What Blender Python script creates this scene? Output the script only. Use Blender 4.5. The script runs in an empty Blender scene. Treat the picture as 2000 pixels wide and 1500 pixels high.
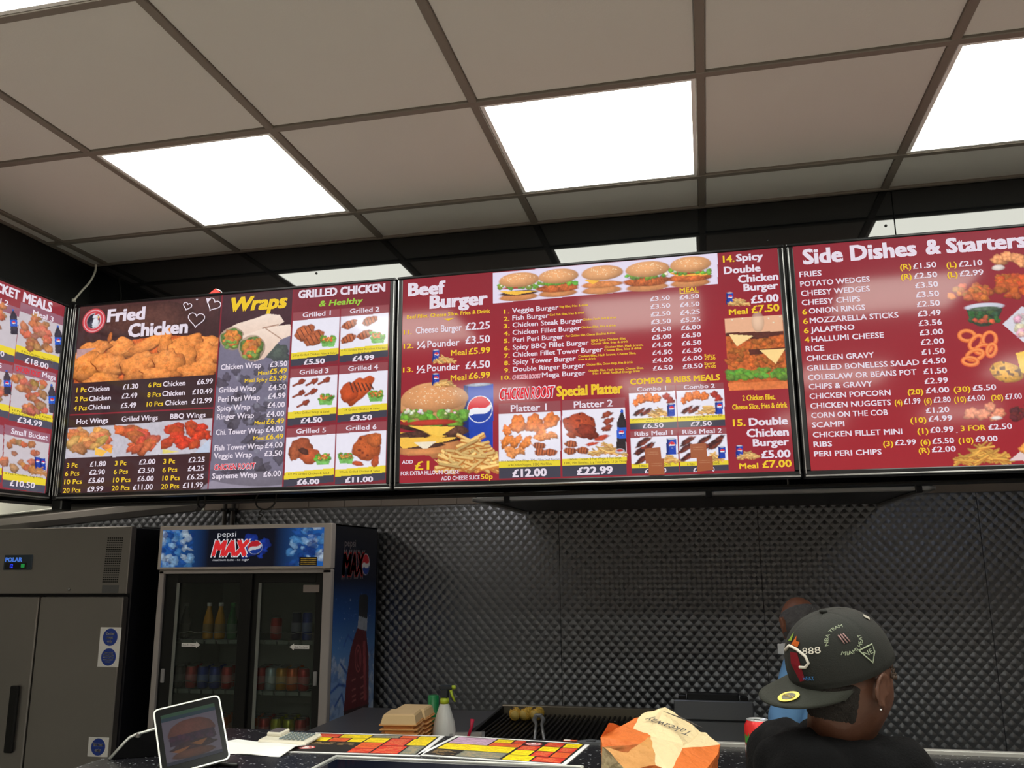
import bpy, bmesh, math, random
import numpy as np
from mathutils import Vector, Matrix, noise as mnoise
from math import sin, cos, pi, radians

scene = bpy.context.scene
COL = scene.collection

# ------------------------------------------------------------------ camera
FPX = 1650.485
CAM_R = np.array([0.97536154, 0.22044242, -0.00866073])
CAM_U = np.array([0.05403432, -0.20064794, 0.97817212])
CAM_F = np.array([-0.21389287, 0.95453944, 0.20761574])
CAM_C = np.array([2.35025885, -2.01156244, 1.70])
cd = bpy.data.cameras.new('camera')
cam = bpy.data.objects.new('camera', cd)
COL.objects.link(cam)
cam.matrix_world = Matrix([[CAM_R[i], CAM_U[i], -CAM_F[i], CAM_C[i]] for i in range(3)] + [[0, 0, 0, 1]])
cd.sensor_fit = 'HORIZONTAL'; cd.sensor_width = 36.0; cd.lens = FPX * 36.0 / 2000.0
cd.clip_start = 0.02
scene.camera = cam

# ------------------------------------------------------------------ world, exposure
w = bpy.data.worlds.new('world'); scene.world = w; w.use_nodes = True
w.node_tree.nodes['Background'].inputs[0].default_value = (0.5, 0.55, 0.65, 1)
w.node_tree.nodes['Background'].inputs[1].default_value = 0.02
vs = scene.view_settings
scene.display_settings.display_device = 'sRGB'
vs.view_transform = 'Standard'; vs.look = 'None'; vs.gamma = 1.0; vs.exposure = 0.0
try: vs.use_curve_mapping = False
except Exception: pass
LIGHT_E = 14.0        # ceiling panel radiance
random.seed(4)

# ------------------------------------------------------------------ pixel -> place (2000x1500 frame)
def ray(px, py): return CAM_F + CAM_R * (px - 1000) / FPX + CAM_U * (750 - py) / FPX
def onY(px, py, v):
    d = ray(px, py); return CAM_C + d * (v - CAM_C[1]) / d[1]
def onX(px, py, v):
    d = ray(px, py); return CAM_C + d * (v - CAM_C[0]) / d[0]
def onZ(px, py, v):
    d = ray(px, py); return CAM_C + d * (v - CAM_C[2]) / d[2]

def lin(c):
    return tuple(((v / 255.0) / 12.92 if v / 255.0 <= 0.04045 else ((v / 255.0 + 0.055) / 1.055) ** 2.4) for v in c[:3])

# ------------------------------------------------------------------ materials
MATS = {}
def mat(name, col, rough=0.5, metal=0.0, spec=0.5, emit=0.0, noise=0.0, nscale=8.0, bump=0.0, bscale=40.0, srgb=True, coat=0.0, ecol=None):
    if name in MATS: return MATS[name]
    m = bpy.data.materials.new(name); m.use_nodes = True
    nt = m.node_tree; b = nt.nodes['Principled BSDF']
    c = lin(col) if srgb else col
    b.inputs['Base Color'].default_value = (*c, 1)
    b.inputs['Roughness'].default_value = rough
    b.inputs['Metallic'].default_value = metal
    b.inputs['Specular IOR Level'].default_value = spec
    b.inputs['Coat Weight'].default_value = coat
    if emit:
        b.inputs['Emission Color'].default_value = (*(lin(ecol) if ecol else c), 1)
        b.inputs['Emission Strength'].default_value = emit
    tc = nt.nodes.new('ShaderNodeTexCoord')
    nz = nt.nodes.new('ShaderNodeTexNoise'); nz.inputs['Scale'].default_value = nscale; nz.inputs['Detail'].default_value = 4
    nt.links.new(tc.outputs['Object'], nz.inputs['Vector'])
    rp = nt.nodes.new('ShaderNodeMapRange')
    a = max(noise, 0.03)
    rp.inputs['To Min'].default_value = 1 - a; rp.inputs['To Max'].default_value = 1 + a
    nt.links.new(nz.outputs['Fac'], rp.inputs['Value'])
    mx = nt.nodes.new('ShaderNodeVectorMath'); mx.operation = 'SCALE'
    mx.inputs[0].default_value = c
    nt.links.new(rp.outputs[0], mx.inputs['Scale'])
    nt.links.new(mx.outputs[0], b.inputs['Base Color'])
    if bump:
        n2 = nt.nodes.new('ShaderNodeTexNoise'); n2.inputs['Scale'].default_value = bscale; n2.inputs['Detail'].default_value = 3
        nt.links.new(tc.outputs['Object'], n2.inputs['Vector'])
        bp = nt.nodes.new('ShaderNodeBump'); bp.inputs['Strength'].default_value = bump; bp.inputs['Distance'].default_value = 0.01
        nt.links.new(n2.outputs['Fac'], bp.inputs['Height']); nt.links.new(bp.outputs[0], b.inputs['Normal'])
    MATS[name] = m
    return m

def vc_mat(name, emission, rough=0.12, spec=0.5, tint=1.0):
    """colour from the 'Col' attribute: shown as backlit print (emission) or as ordinary print"""
    if name in MATS: return MATS[name]
    m = bpy.data.materials.new(name); m.use_nodes = True
    nt = m.node_tree; b = nt.nodes['Principled BSDF']
    at = nt.nodes.new('ShaderNodeAttribute'); at.attribute_name = 'Col'
    if emission > 0:
        b.inputs['Base Color'].default_value = (0.01, 0.01, 0.012, 1)
        nt.links.new(at.outputs['Color'], b.inputs['Emission Color'])
        b.inputs['Emission Strength'].default_value = emission
    else:
        nt.links.new(at.outputs['Color'], b.inputs['Base Color'])
    b.inputs['Roughness'].default_value = rough
    b.inputs['Specular IOR Level'].default_value = spec
    MATS[name] = m
    return m

def steel_turned():
    """engine-turned stainless: staggered round brush marks, each a shallow cone"""
    m = bpy.data.materials.new('engine_turned_steel'); m.use_nodes = True
    nt = m.node_tree; N = nt.nodes; L = nt.links; b = N['Principled BSDF']
    tc = N.new('ShaderNodeTexCoord'); sp = N.new('ShaderNodeSeparateXYZ'); L.new(tc.outputs['Object'], sp.inputs[0])
    def mth(op, a, bb=None, c=None):
        n = N.new('ShaderNodeMath'); n.operation = op
        for i, v in enumerate((a, bb, c)):
            if v is None: continue
            if isinstance(v, (int, float)): n.inputs[i].default_value = v
            else: L.new(v, n.inputs[i])
        return n.outputs[0]
    SX, SZ = 0.060, 0.066
    def lattice(off):
        x = mth('ADD', mth('DIVIDE', sp.outputs['X'], SX), off); z = mth('ADD', mth('DIVIDE', sp.outputs['Z'], SZ), off)
        fx = mth('SUBTRACT', mth('FRACT', x), 0.5); fz = mth('MULTIPLY', mth('SUBTRACT', mth('FRACT', z), 0.5), SZ / SX)
        return mth('SQRT', mth('ADD', mth('MULTIPLY', fx, fx), mth('MULTIPLY', fz, fz)))
    h = mth('MULTIPLY', mth('MINIMUM', lattice(100.0), lattice(100.5)), -1.0)
    bp = N.new('ShaderNodeBump'); bp.inputs['Strength'].default_value = 0.55; bp.inputs['Distance'].default_value = 0.018
    L.new(h, bp.inputs['Height']); L.new(bp.outputs[0], b.inputs['Normal'])
    nz = N.new('ShaderNodeTexNoise'); nz.inputs['Scale'].default_value = 2.0; L.new(tc.outputs['Object'], nz.inputs['Vector'])
    mr = N.new('ShaderNodeMapRange'); mr.inputs['To Min'].default_value = 0.30; mr.inputs['To Max'].default_value = 0.42
    L.new(nz.outputs['Fac'], mr.inputs['Value']); L.new(mr.outputs[0], b.inputs['Roughness'])
    b.inputs['Base Color'].default_value = (0.20, 0.21, 0.235, 1); b.inputs['Metallic'].default_value = 1.0
    MATS['engine_turned_steel'] = m
    return m

def glass_mat():
    m = bpy.data.materials.new('door_glass'); m.use_nodes = True
    nt = m.node_tree; N = nt.nodes; L = nt.links
    N.remove(N['Principled BSDF'])
    tr = N.new('ShaderNodeBsdfTransparent'); tr.inputs[0].default_value = (0.86, 0.9, 0.88, 1)
    gl = N.new('ShaderNodeBsdfGlossy'); gl.inputs['Roughness'].default_value = 0.03
    fr = N.new('ShaderNodeFresnel'); fr.inputs['IOR'].default_value = 1.5
    mx = N.new('ShaderNodeMixShader'); L.new(fr.outputs[0], mx.inputs[0]); L.new(tr.outputs[0], mx.inputs[1]); L.new(gl.outputs[0], mx.inputs[2])
    L.new(mx.outputs[0], N['Material Output'].inputs[0])
    MATS['door_glass'] = m
    return m

def speckle_mat():
    m = bpy.data.materials.new('speckled_worktop'); m.use_nodes = True
    nt = m.node_tree; N = nt.nodes; L = nt.links; b = N['Principled BSDF']
    tc = N.new('ShaderNodeTexCoord'); mp = N.new('ShaderNodeMapping'); mp.inputs['Scale'].default_value = (60, 130, 130)
    L.new(tc.outputs['Object'], mp.inputs[0])
    vo = N.new('ShaderNodeTexVoronoi'); vo.inputs['Scale'].default_value = 1.0; L.new(mp.outputs[0], vo.inputs['Vector'])
    cr = N.new('ShaderNodeValToRGB'); cr.color_ramp.elements[0].position = 0.15; cr.color_ramp.elements[0].color = (0.5, 0.52, 0.55, 1)
    cr.color_ramp.elements[1].position = 0.26; cr.color_ramp.elements[1].color = (0.012, 0.012, 0.015, 1)
    L.new(vo.outputs['Distance'], cr.inputs[0])
    nz = N.new('ShaderNodeTexNoise'); nz.inputs['Scale'].default_value = 45; L.new(tc.outputs['Object'], nz.inputs['Vector'])
    gt = N.new('ShaderNodeMath'); gt.operation = 'GREATER_THAN'; gt.inputs[1].default_value = 0.53; L.new(nz.outputs['Fac'], gt.inputs[0])
    mx = N.new('ShaderNodeMix'); mx.data_type = 'RGBA'; mx.inputs[6].default_value = (0.012, 0.012, 0.015, 1)
    L.new(gt.outputs[0], mx.inputs[0]); L.new(cr.outputs[0], mx.inputs[7]); L.new(mx.outputs[2], b.inputs['Base Color'])
    b.inputs['Roughness'].default_value = 0.25
    MATS['speckled_worktop'] = m
    return m

TURNED = steel_turned(); GLASS = glass_mat(); SPECKLE = speckle_mat()
M_TILE = mat('ceiling_tile_vinyl', (210, 208, 204), 0.6, noise=0.05, nscale=1.5, bump=0.05, bscale=200)
M_GRID = mat('shaded_grid_paint', (120, 112, 104), 0.55)  # grey-brown bars, toned darker for the shadow gap beside the tiles
M_BLACKGLOSS = mat('gloss_black_panel', (10, 11, 12), 0.035, spec=0.62, noise=0.1, nscale=2)
M_BLACK = mat('black_plastic', (14, 14, 15), 0.32, noise=0.1)
M_BLACKMATT = mat('black_matt', (12, 12, 13), 0.7, noise=0.1)
M_SILVER = mat('silver_trim', (150, 150, 150), 0.3, metal=0.9, noise=0.05)
M_STEEL = mat('brushed_steel', (158, 153, 150), 0.38, metal=0.85, noise=0.08, nscale=3, bump=0.03, bscale=300)
M_STEELD = mat('dull_steel', (120, 120, 124), 0.4, metal=0.8, noise=0.1, nscale=5)
M_WHITE = mat('white_plastic', (225, 225, 222), 0.4)
M_PAPER = mat('white_paper', (238, 238, 236), 0.7)

# ------------------------------------------------------------------ object helpers
def tag(o, label=None, cat=None, group=None, kind=None):
    if label: o['label'] = label
    if cat: o['category'] = cat
    if group: o['group'] = group
    if kind: o['kind'] = kind
    return o
def thing(name, loc, label, cat, group=None, rz=0.0, rot=None):
    o = bpy.data.objects.new(name, None); COL.objects.link(o); o.location = Vector([float(v) for v in loc])
    o.rotation_euler = rot if rot else (0, 0, rz); o.empty_display_size = 0.05
    return tag(o, label, cat, group)
def copy_tree(o, parent=None):
    c = o.copy(); COL.objects.link(c); c.parent = parent
    for ch in list(o.children): copy_tree(ch, c)
    return c
def wloc(o):
    v = Vector((0, 0, 0))
    while o is not None: v += o.location; o = o.parent
    return v

class MB:
    def __init__(s): s.v = []; s.f = []; s.mi = []; s.sm = []
    def add(s, vs, fs, mi=0, sm=False):
        n = len(s.v); s.v += [tuple(float(q) for q in p) for p in vs]
        for f in fs: s.f.append(tuple(i + n for i in f)); s.mi.append(mi); s.sm.append(sm)
        return s
    def box(s, a, b, mi=0, M=None):
        (x0, y0, z0), (x1, y1, z1) = a, b
        vs = [Vector(p) for p in ((x0,y0,z0),(x1,y0,z0),(x1,y1,z0),(x0,y1,z0),(x0,y0,z1),(x1,y0,z1),(x1,y1,z1),(x0,y1,z1))]
        if M: vs = [M @ p for p in vs]
        return s.add(vs, [(0,3,2,1),(4,5,6,7),(0,1,5,4),(1,2,6,5),(2,3,7,6),(3,0,4,7)], mi)
    def bbox(s, a, b, r=0.004, mi=0, M=None):
        """box with chamfered edges"""
        a = Vector(a); b = Vector(b); c = (a + b) / 2; h = (b - a) / 2
        r = min(r, h.x * .9, h.y * .9, h.z * .9)
        vs = []
        for sx in (-1, 1):
            for sy in (-1, 1):
                for sz in (-1, 1):
                    vs.append(c + Vector((sx * h.x, sy * (h.y - r), sz * (h.z - r))))
                    vs.append(c + Vector((sx * (h.x - r), sy * h.y, sz * (h.z - r))))
                    vs.append(c + Vector((sx * (h.x - r), sy * (h.y - r), sz * h.z)))
        if M: vs = [M @ p for p in vs]
        bm = bmesh.new()
        for p in vs: bm.verts.new(p)
        bmesh.ops.convex_hull(bm, input=bm.verts)
        bm.verts.ensure_lookup_table(); bm.verts.index_update()
        s.add([v.co[:] for v in bm.verts], [[v.index for v in f.verts] for f in bm.faces], mi)
        bm.free(); return s
    def lathe(s, prof, n=24, c=(0, 0, 0), mi=0, sm=True, M=None, cap=True):
        vs = []; fs = []
        for (r, z) in prof:
            for k in range(n):
                a = 2 * pi * k / n; p = Vector((c[0] + r * cos(a), c[1] + r * sin(a), c[2] + z)); vs.append(M @ p if M else p)
        for i in range(len(prof) - 1):
            for k in range(n):
                k2 = (k + 1) % n; fs.append((i*n+k, i*n+k2, (i+1)*n+k2, (i+1)*n+k))
        if cap:
            if prof[0][0] > 1e-5: fs.append(tuple(reversed(range(n))))
            if prof[-1][0] > 1e-5: fs.append(tuple((len(prof)-1)*n + k for k in range(n)))
        return s.add(vs, fs, mi, sm)
    def tube(s, pts, r, n=8, mi=0, sm=True, cap=True):
        pts = [Vector([float(q) for q in p]) for p in pts]
        rs = r if isinstance(r, (list, tuple)) else [r] * len(pts)
        vs = []; fs = []; up = None
        for i, p in enumerate(pts):
            t = (pts[min(i+1, len(pts)-1)] - pts[max(i-1, 0)])
            if t.length < 1e-9: t = Vector((0, 0, 1))
            t.normalize()
            if up is None:
                up = Vector((0, 0, 1)) if abs(t.z) < 0.9 else Vector((1, 0, 0))
            a = t.cross(up)
            if a.length < 1e-6: a = t.cross(Vector((0, 1, 0)))
            a.normalize(); bq = a.cross(t).normalized(); up = bq
            for k in range(n):
                q = 2 * pi * k / n; vs.append(p + (a * cos(q) + bq * sin(q)) * rs[i])
        for i in range(len(pts) - 1):
            for k in range(n):
                k2 = (k + 1) % n; fs.append((i*n+k, (i+1)*n+k, (i+1)*n+k2, i*n+k2))
        if cap: fs.append(tuple(range(n))); fs.append(tuple(reversed([(len(pts)-1)*n + k for k in range(n)])))
        return s.add(vs, fs, mi, sm)
    def ell(s, c, r, rot=None, n=16, m=10, mi=0):
        vs = []; fs = []; R = rot.to_matrix() if hasattr(rot, 'to_matrix') else (rot or Matrix.Identity(3))
        c = Vector(c)
        for i in range(m + 1):
            t = pi * i / m
            for k in range(n):
                a = 2 * pi * k / n
                vs.append(c + R @ Vector((r[0]*sin(t)*cos(a), r[1]*sin(t)*sin(a), r[2]*cos(t))))
        for i in range(m):
            for k in range(n):
                k2 = (k+1) % n; fs.append((i*n+k, (i+1)*n+k, (i+1)*n+k2, i*n+k2))
        return s.add(vs, fs, mi, True)
    def cap(s, a, ra, b, rb, n=14, mi=0):
        """tapered capsule"""
        a = Vector(a); b = Vector(b); d = (b - a); L = d.length; d.normalize()
        pts = []; rs = []
        for k in range(5):
            q = pi / 2 * (1 - k / 4.0); pts.append(a - d * ra * sin(q)); rs.append(max(ra * cos(q), 1e-4))
        for k in range(1, 5):
            q = pi / 2 * k / 4.0; pts.append(b + d * rb * sin(q)) if k else None; rs.append(max(rb * cos(q), 1e-4))
        pts.insert(5, b); rs.insert(5, rb)
        return s.tube(pts, rs, n, mi)
    def mesh(s, name, mats):
        me = bpy.data.meshes.new(name)
        me.from_pydata(s.v, [], s.f)
        for m in (mats if isinstance(mats, (list, tuple)) else [mats]): me.materials.append(m)
        me.polygons.foreach_set('material_index', s.mi); me.polygons.foreach_set('use_smooth', s.sm)
        me.update(); return me
    def obj(s, name, mats, parent=None, world=False, label=None, **k):
        """world=True: the shape is in world coordinates and is moved into the parent's frame"""
        if world and parent is not None:
            L = wloc(parent); s.v = [(x - L.x, y - L.y, z - L.z) for x, y, z in s.v]
        o = bpy.data.objects.new(name, s.mesh(name, mats)); COL.objects.link(o); o.parent = parent
        return tag(o, label, **k)

def remeshed(mb, name, m, parent, voxel=0.006, smooth=6, disp=None):
    """union of the pieces in mb as one continuous skin"""
    me = mb.mesh(name, m)
    o = bpy.data.objects.new(name, me); COL.objects.link(o)
    r = o.modifiers.new('r', 'REMESH'); r.mode = 'VOXEL'; r.voxel_size = voxel; r.use_smooth_shade = True
    sm = o.modifiers.new('s', 'SMOOTH'); sm.iterations = smooth; sm.factor = 0.5
    bpy.context.view_layer.update()
    dg = bpy.context.evaluated_depsgraph_get()
    me2 = bpy.data.meshes.new_from_object(o.evaluated_get(dg), depsgraph=dg)
    me2.name = name
    bpy.data.objects.remove(o); bpy.data.meshes.remove(me)
    if disp:
        n = len(me2.vertices); co = np.empty(n * 3); me2.vertices.foreach_get('co', co); no = np.empty(n * 3)
        me2.vertex_normals.foreach_get('vector', no); co = co.reshape(-1, 3); no = no.reshape(-1, 3)
        d = np.array([disp(Vector(p)) for p in co]); co += no * d[:, None]
        me2.vertices.foreach_set('co', co.ravel()); me2.update()
    me2.materials.clear(); me2.materials.append(m)
    me2.polygons.foreach_set('use_smooth', [True] * len(me2.polygons))
    o = bpy.data.objects.new(name, me2); COL.objects.link(o); o.parent = parent
    return o

# ------------------------------------------------------------------ painter: printed pictures as colours on a fine flat mesh
def vnoise(H, W, cell, rng):
    gh, gw = int(H / cell) + 3, int(W / cell) + 3
    g = rng.random((gh, gw)); y = np.arange(H) / cell; x = np.arange(W) / cell
    yi = y.astype(int); xi = x.astype(int); fy = (y - yi)[:, None]; fx = (x - xi)[None]
    fy = fy * fy * (3 - 2 * fy); fx = fx * fx * (3 - 2 * fx)
    a = g[yi][:, xi]; b = g[yi][:, xi + 1]; c = g[yi + 1][:, xi]; d = g[yi + 1][:, xi + 1]
    return (a * (1 - fx) + b * fx) * (1 - fy) + (c * (1 - fx) + d * fx) * fy

def homog(src, dst):
    A = []; B = []
    for (x, y), (u, v) in zip(src, dst):
        A.append([x, y, 1, 0, 0, 0, -u*x, -u*y]); B.append(u)
        A.append([0, 0, 0, x, y, 1, -v*x, -v*y]); B.append(v)
    h = np.append(np.linalg.solve(np.array(A, float), np.array(B, float)), 1).reshape(3, 3)
    def f(x, y):
        p = h @ np.array([x, y, 1.0]); return p[0] / p[2], p[1] / p[2]
    return f

class Canvas:
    """W x H picture; fm maps the caller's coordinates to canvas pixels (y down)"""
    def __init__(s, W, H, bg, fm=None, seed=1):
        s.W = W; s.H = H; s.a = np.empty((H, W, 3)); s.a[:] = lin(bg); s.fm = fm or (lambda x, y: (x, y))
        s.rng = np.random.default_rng(seed)
        s.n1 = vnoise(H, W, 2.0, s.rng); s.n2 = vnoise(H, W, 5.0, s.rng); s.n3 = vnoise(H, W, 14.0, s.rng)
        s.n = s.n1 * .35 + s.n2 * .4 + s.n3 * .25
        s.k = 1.0
    def win(s, x0, y0, x1, y1):
        x0 = max(0, int(x0)); y0 = max(0, int(y0)); x1 = min(s.W, int(x1) + 2); y1 = min(s.H, int(y1) + 2)
        if x1 <= x0 or y1 <= y0: return None
        Y, X = np.mgrid[y0:y1, x0:x1].astype(float); return (slice(y0, y1), slice(x0, x1)), X, Y
    def put(s, sl, m, col):
        m = np.clip(m, 0, 1)[..., None]; s.a[sl] = s.a[sl] * (1 - m) + col * m
    def poly(s, pts, col, nz=0.0, grad=None):
        P = [s.fm(*p) for p in pts]; xs = [p[0] for p in P]; ys = [p[1] for p in P]
        r = s.win(min(xs) - 1, min(ys) - 1, max(xs) + 1, max(ys) + 1)
        if r is None: return
        sl, X, Y = r; ins = np.zeros(X.shape, bool)
        for i in range(len(P)):
            (xa, ya), (xb, yb) = P[i], P[(i + 1) % len(P)]
            if ya == yb: continue
            c = ((ya > Y) != (yb > Y)) & (X < (xb - xa) * (Y - ya) / (yb - ya) + xa); ins ^= c
        c = np.ones(X.shape + (3,)) * lin(col)
        if grad is not None:
            t = ((Y - min(ys)) / max(1e-6, max(ys) - min(ys)))[..., None]; c = c * (1 - t) + np.array(lin(grad)) * t
        c = c * (1 + nz * (s.n[sl] - .5) * 2)[..., None]
        s.put(sl, ins.astype(float), c)
    def blob(s, cx, cy, rx, ry, col, rot=0.0, lump=.10, nz=.5, seed=0, shade=.5, edge=3.0, hl=0.25, a=1.0, dark=None):
        x, y = s.fm(cx, cy); x2, y2 = s.fm(cx + 1, cy); k = math.hypot(x2 - x, y2 - y); x3, y3 = s.fm(cx, cy + 1); ky = math.hypot(x3 - x, y3 - y)
        R = max(rx * k, ry * ky) * 1.5
        r = s.win(x - R, y - R, x + R, y + R)
        if r is None: return
        sl, X, Y = r; dx = (X - x) / k; dy = (Y - y) / ky
        cr, sr = cos(rot), sin(rot); u = (dx * cr + dy * sr) / rx; v = (-dx * sr + dy * cr) / ry
        q = np.sqrt(u * u + v * v); th = np.arctan2(v, u); ph = seed * 1.7
        b = 1 + lump * (np.sin(3 * th + ph) * .6 + np.sin(5 * th + ph * 2.1) * .5 + np.sin(9 * th + ph * .7) * .35)
        q = q / b
        m = np.clip((1 - q) * max(edge, min(rx * k, ry * ky)), 0, 1) * a
        sh = 1 - shade * np.clip(q, 0, 1) ** 2 + hl * np.clip(-(dx / rx) * .3 - (dy / ry) * .6, -1, 1)
        c = np.array(lin(col)) * (sh * (1 + nz * (s.n[sl] - .5) * 2))[..., None]
        if dark is not None:
            t = np.clip((s.n2[sl] - .62) * 6, 0, 1)[..., None]; c = c * (1 - t) + np.array(lin(dark)) * t
        s.put(sl, m, c)
    def line(s, x0, y0, x1, y1, wd, col, nz=0.1, sc=False):
        a = s.fm(x0, y0); b = s.fm(x1, y1)
        if sc:
            q = s.fm(x0 + 1, y0); wd = max(1.3, wd * math.hypot(q[0] - a[0], q[1] - a[1]))
        wd = wd * .5
        r = s.win(min(a[0], b[0]) - wd - 1, min(a[1], b[1]) - wd - 1, max(a[0], b[0]) + wd + 1, max(a[1], b[1]) + wd + 1)
        if r is None: return
        sl, X, Y = r; dx, dy = b[0] - a[0], b[1] - a[1]; L2 = dx*dx + dy*dy + 1e-9
        t = np.clip(((X - a[0]) * dx + (Y - a[1]) * dy) / L2, 0, 1)
        d = np.hypot(X - a[0] - t * dx, Y - a[1] - t * dy)
        s.put(sl, np.clip(wd + .5 - d, 0, 1), np.ones(X.shape + (3,)) * lin(col) * (1 + nz * (s.n[sl] - .5) * 2)[..., None])
    def ring(s, cx, cy, rx, ry, wd, col, rot=0.0):
        n = 28; p = []
        for k in range(n + 1):
            t = 2 * pi * k / n; u = rx * cos(t); v = ry * sin(t); p.append((cx + u * cos(rot) - v * sin(rot), cy + u * sin(rot) + v * cos(rot)))
        for i in range(n): s.line(*p[i], *p[i+1], wd, col, .1, True)
    # ---- foods
    def fried(s, cx, cy, rx, ry, rot=0.0, seed=0, col=(226, 130, 62)):
        col = tuple(min(255, q * 1.06) for q in col)
        s.blob(cx, cy, rx, ry, col, rot, .16, .45, seed, .60, hl=.35)
        for k in range(5):
            t = seed + k * 1.3; s.blob(cx + rx * .5 * cos(t), cy + ry * .5 * sin(t), rx * .35, ry * .35, tuple(min(255, c * 1.12) for c in col), t, .2, .7, seed + k, .45, hl=.35, a=.75)
    def pile(s, x0, y0, x1, y1, n, r, col, seed=0, el=1.3, **k):
        rg = random.Random(seed)
        P = [(rg.uniform(x0, x1), rg.uniform(y0, y1)) for _ in range(n)]; P.sort(key=lambda p: p[1])
        for i, (x, y) in enumerate(P):
            q = rg.uniform(.75, 1.25)
            s.blob(x, y, r * q * el, r * q, tuple(min(255, c * rg.uniform(.85, 1.1)) for c in col), rg.uniform(-.9, .9), .12, .6, seed + i, .55, hl=.35, **k)
    def fries(s, x0, y0, x1, y1, n, L, wd, seed=0, col=(255, 212, 132)):
        rg = random.Random(seed)
        s.poly([(x0, y1), ((x0 + x1) / 2 - (x1 - x0) * .1, y0 + (y1 - y0) * .3), ((x0 + x1) / 2 + (x1 - x0) * .1, y0 + (y1 - y0) * .3), (x1, y1)], (226, 156, 72), .4)
        for i in range(n):
            t = rg.random(); x = rg.uniform(x0, x1); mid = (x0 + x1) / 2; top = y1 - (y1 - y0) * (1 - abs(x - mid) / ((x1 - x0) / 2 + .1)) ; y = rg.uniform(top, y1)
            a = rg.uniform(-.75, .75); dx = L * cos(a) * .5; dy = L * sin(a) * .5; q = rg.uniform(.72, 1.05)
            s.line(x - dx, y - dy + wd * .3, x + dx, y + dy + wd * .3, wd * 1.25, (206 * q, 128 * q, 56 * q), .1, True); s.line(x - dx, y - dy, x + dx, y + dy, wd * .8, tuple(min(255, c * q) for c in col), .1, True)
    def can(s, cx, cy, wd, h):
        s.poly([(cx-wd/2, cy-h/2), (cx+wd/2, cy-h/2), (cx+wd/2, cy+h/2), (cx-wd/2, cy+h/2)], (24, 62, 170), .15)
        s.poly([(cx-wd/2, cy-h/2), (cx-wd*.25, cy-h/2), (cx-wd*.25, cy+h/2), (cx-wd/2, cy+h/2)], (16, 40, 120), .1)
        s.blob(cx, cy - h/2, wd*.47, wd*.13, (190, 195, 205), lump=0, nz=.1, shade=.2)
        s.globe(cx + wd*.08, cy - h*.12, wd*.36)
    def globe(s, cx, cy, r, sy=1.0, rot=-.35):
        s.blob(cx, cy, r, r*sy, (235, 235, 240), lump=0, nz=0, shade=0, hl=0, edge=2)
        def seg(f0, f1, col):
            up = []; n = 14
            for k in range(n + 1):
                x = -1 + 2*k/n; lim = math.sqrt(max(0, 1 - x*x)); up.append((x, max(-lim, min(lim, f0(x)))))
            for k in range(n, -1, -1):
                x = -1 + 2*k/n; lim = math.sqrt(max(0, 1 - x*x)); up.append((x, max(-lim, min(lim, f1(x)))))
            s.poly([(cx + (x*cos(rot) - y*sin(rot)) * r*.93, cy + (x*sin(rot) + y*cos(rot)) * r*.93*sy) for x, y in up], col)
        seg(lambda x: -1.0, lambda x: -.12 + .25 * sin(x * 2.6), (214, 38, 52))
        seg(lambda x: .30 + .22 * sin(x * 2.6 + .5), lambda x: 1.0, (22, 62, 160))
    def salad(s, cx, cy, wd, seed=0):
        s.poly([(cx-wd*.42, cy), (cx+wd*.42, cy), (cx+wd*.33, cy+wd*.36), (cx-wd*.33, cy+wd*.36)], (120, 185, 95), .5)
        s.blob(cx, cy + wd*.02, wd*.46, wd*.17, (135, 190, 90), lump=.05, nz=.3, shade=.2)
        s.pile(cx-wd*.38, cy-wd*.22, cx+wd*.38, cy+wd*.08, 16, wd*.10, (110, 170, 60), seed)
        s.pile(cx-wd*.3, cy-wd*.2, cx+wd*.3, cy+wd*.05, 10, wd*.06, (226, 100, 55), seed + 5)
        s.pile(cx-wd*.3, cy-wd*.15, cx+wd*.3, cy+wd*.06, 8, wd*.05, (235, 170, 80), seed + 6)
    def burger(s, cx, cy, wd, h, kind=0, seed=0):
        bun = (236, 170, 114); h = h * 1.08
        s.blob(cx, cy + h*.36, wd*.47, h*.15, (214, 140, 84), lump=.02, nz=.25, shade=.35)
        if kind in (0, 5):
            for j in range(2 if kind == 5 else 1):
                yy = cy + h*(.22 - j*.17)
                s.blob(cx, yy, wd*.48, h*.10, (86, 52, 40), lump=.04, nz=.8)
                s.poly([(cx-wd*.46, yy-h*.06), (cx+wd*.44, yy-h*.07), (cx+wd*.1, yy+h*.02), (cx-wd*.05, yy+h*.08), (cx-wd*.3, yy+h*.02)], (246, 190, 70), .15)
        if kind in (1, 3, 4):
            s.blob(cx, cy + h*.17, wd*.52, h*.17, (206, 104, 48), lump=.06, nz=.9, seed=seed)
        if kind == 2:
            s.blob(cx, cy + h*.16, wd*.50, h*.13, (226, 140, 78), lump=.04, nz=.5, seed=seed)
            s.poly([(cx-wd*.4, cy), (cx, cy-h*.02), (cx-wd*.2, cy+h*.16)], (246, 186, 64))
        if kind == 4: s.poly([(cx-wd*.48, cy+h*.02), (cx+wd*.48, cy), (cx+wd*.4, cy+h*.1), (cx-wd*.3, cy+h*.14)], (244, 180, 66), .2)
        if kind != 2:
            s.blob(cx, cy + h*.02, wd*.46, h*.06, (190, 60, 44), lump=.03, nz=.3)
            s.pile(cx-wd*.44, cy-h*.06, cx+wd*.44, cy+h*.05, 18, h*.075, (120, 170, 62), seed + 3)
            s.pile(cx-wd*.4, cy-h*.08, cx+wd*.4, cy-h*.02, 7, h*.05, (238, 232, 214), seed + 4)
        s.blob(cx, cy - h*.24, wd*.48, h*.27, bun, lump=.01, nz=.12, shade=.4, hl=.35)
        rg = random.Random(seed)
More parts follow.
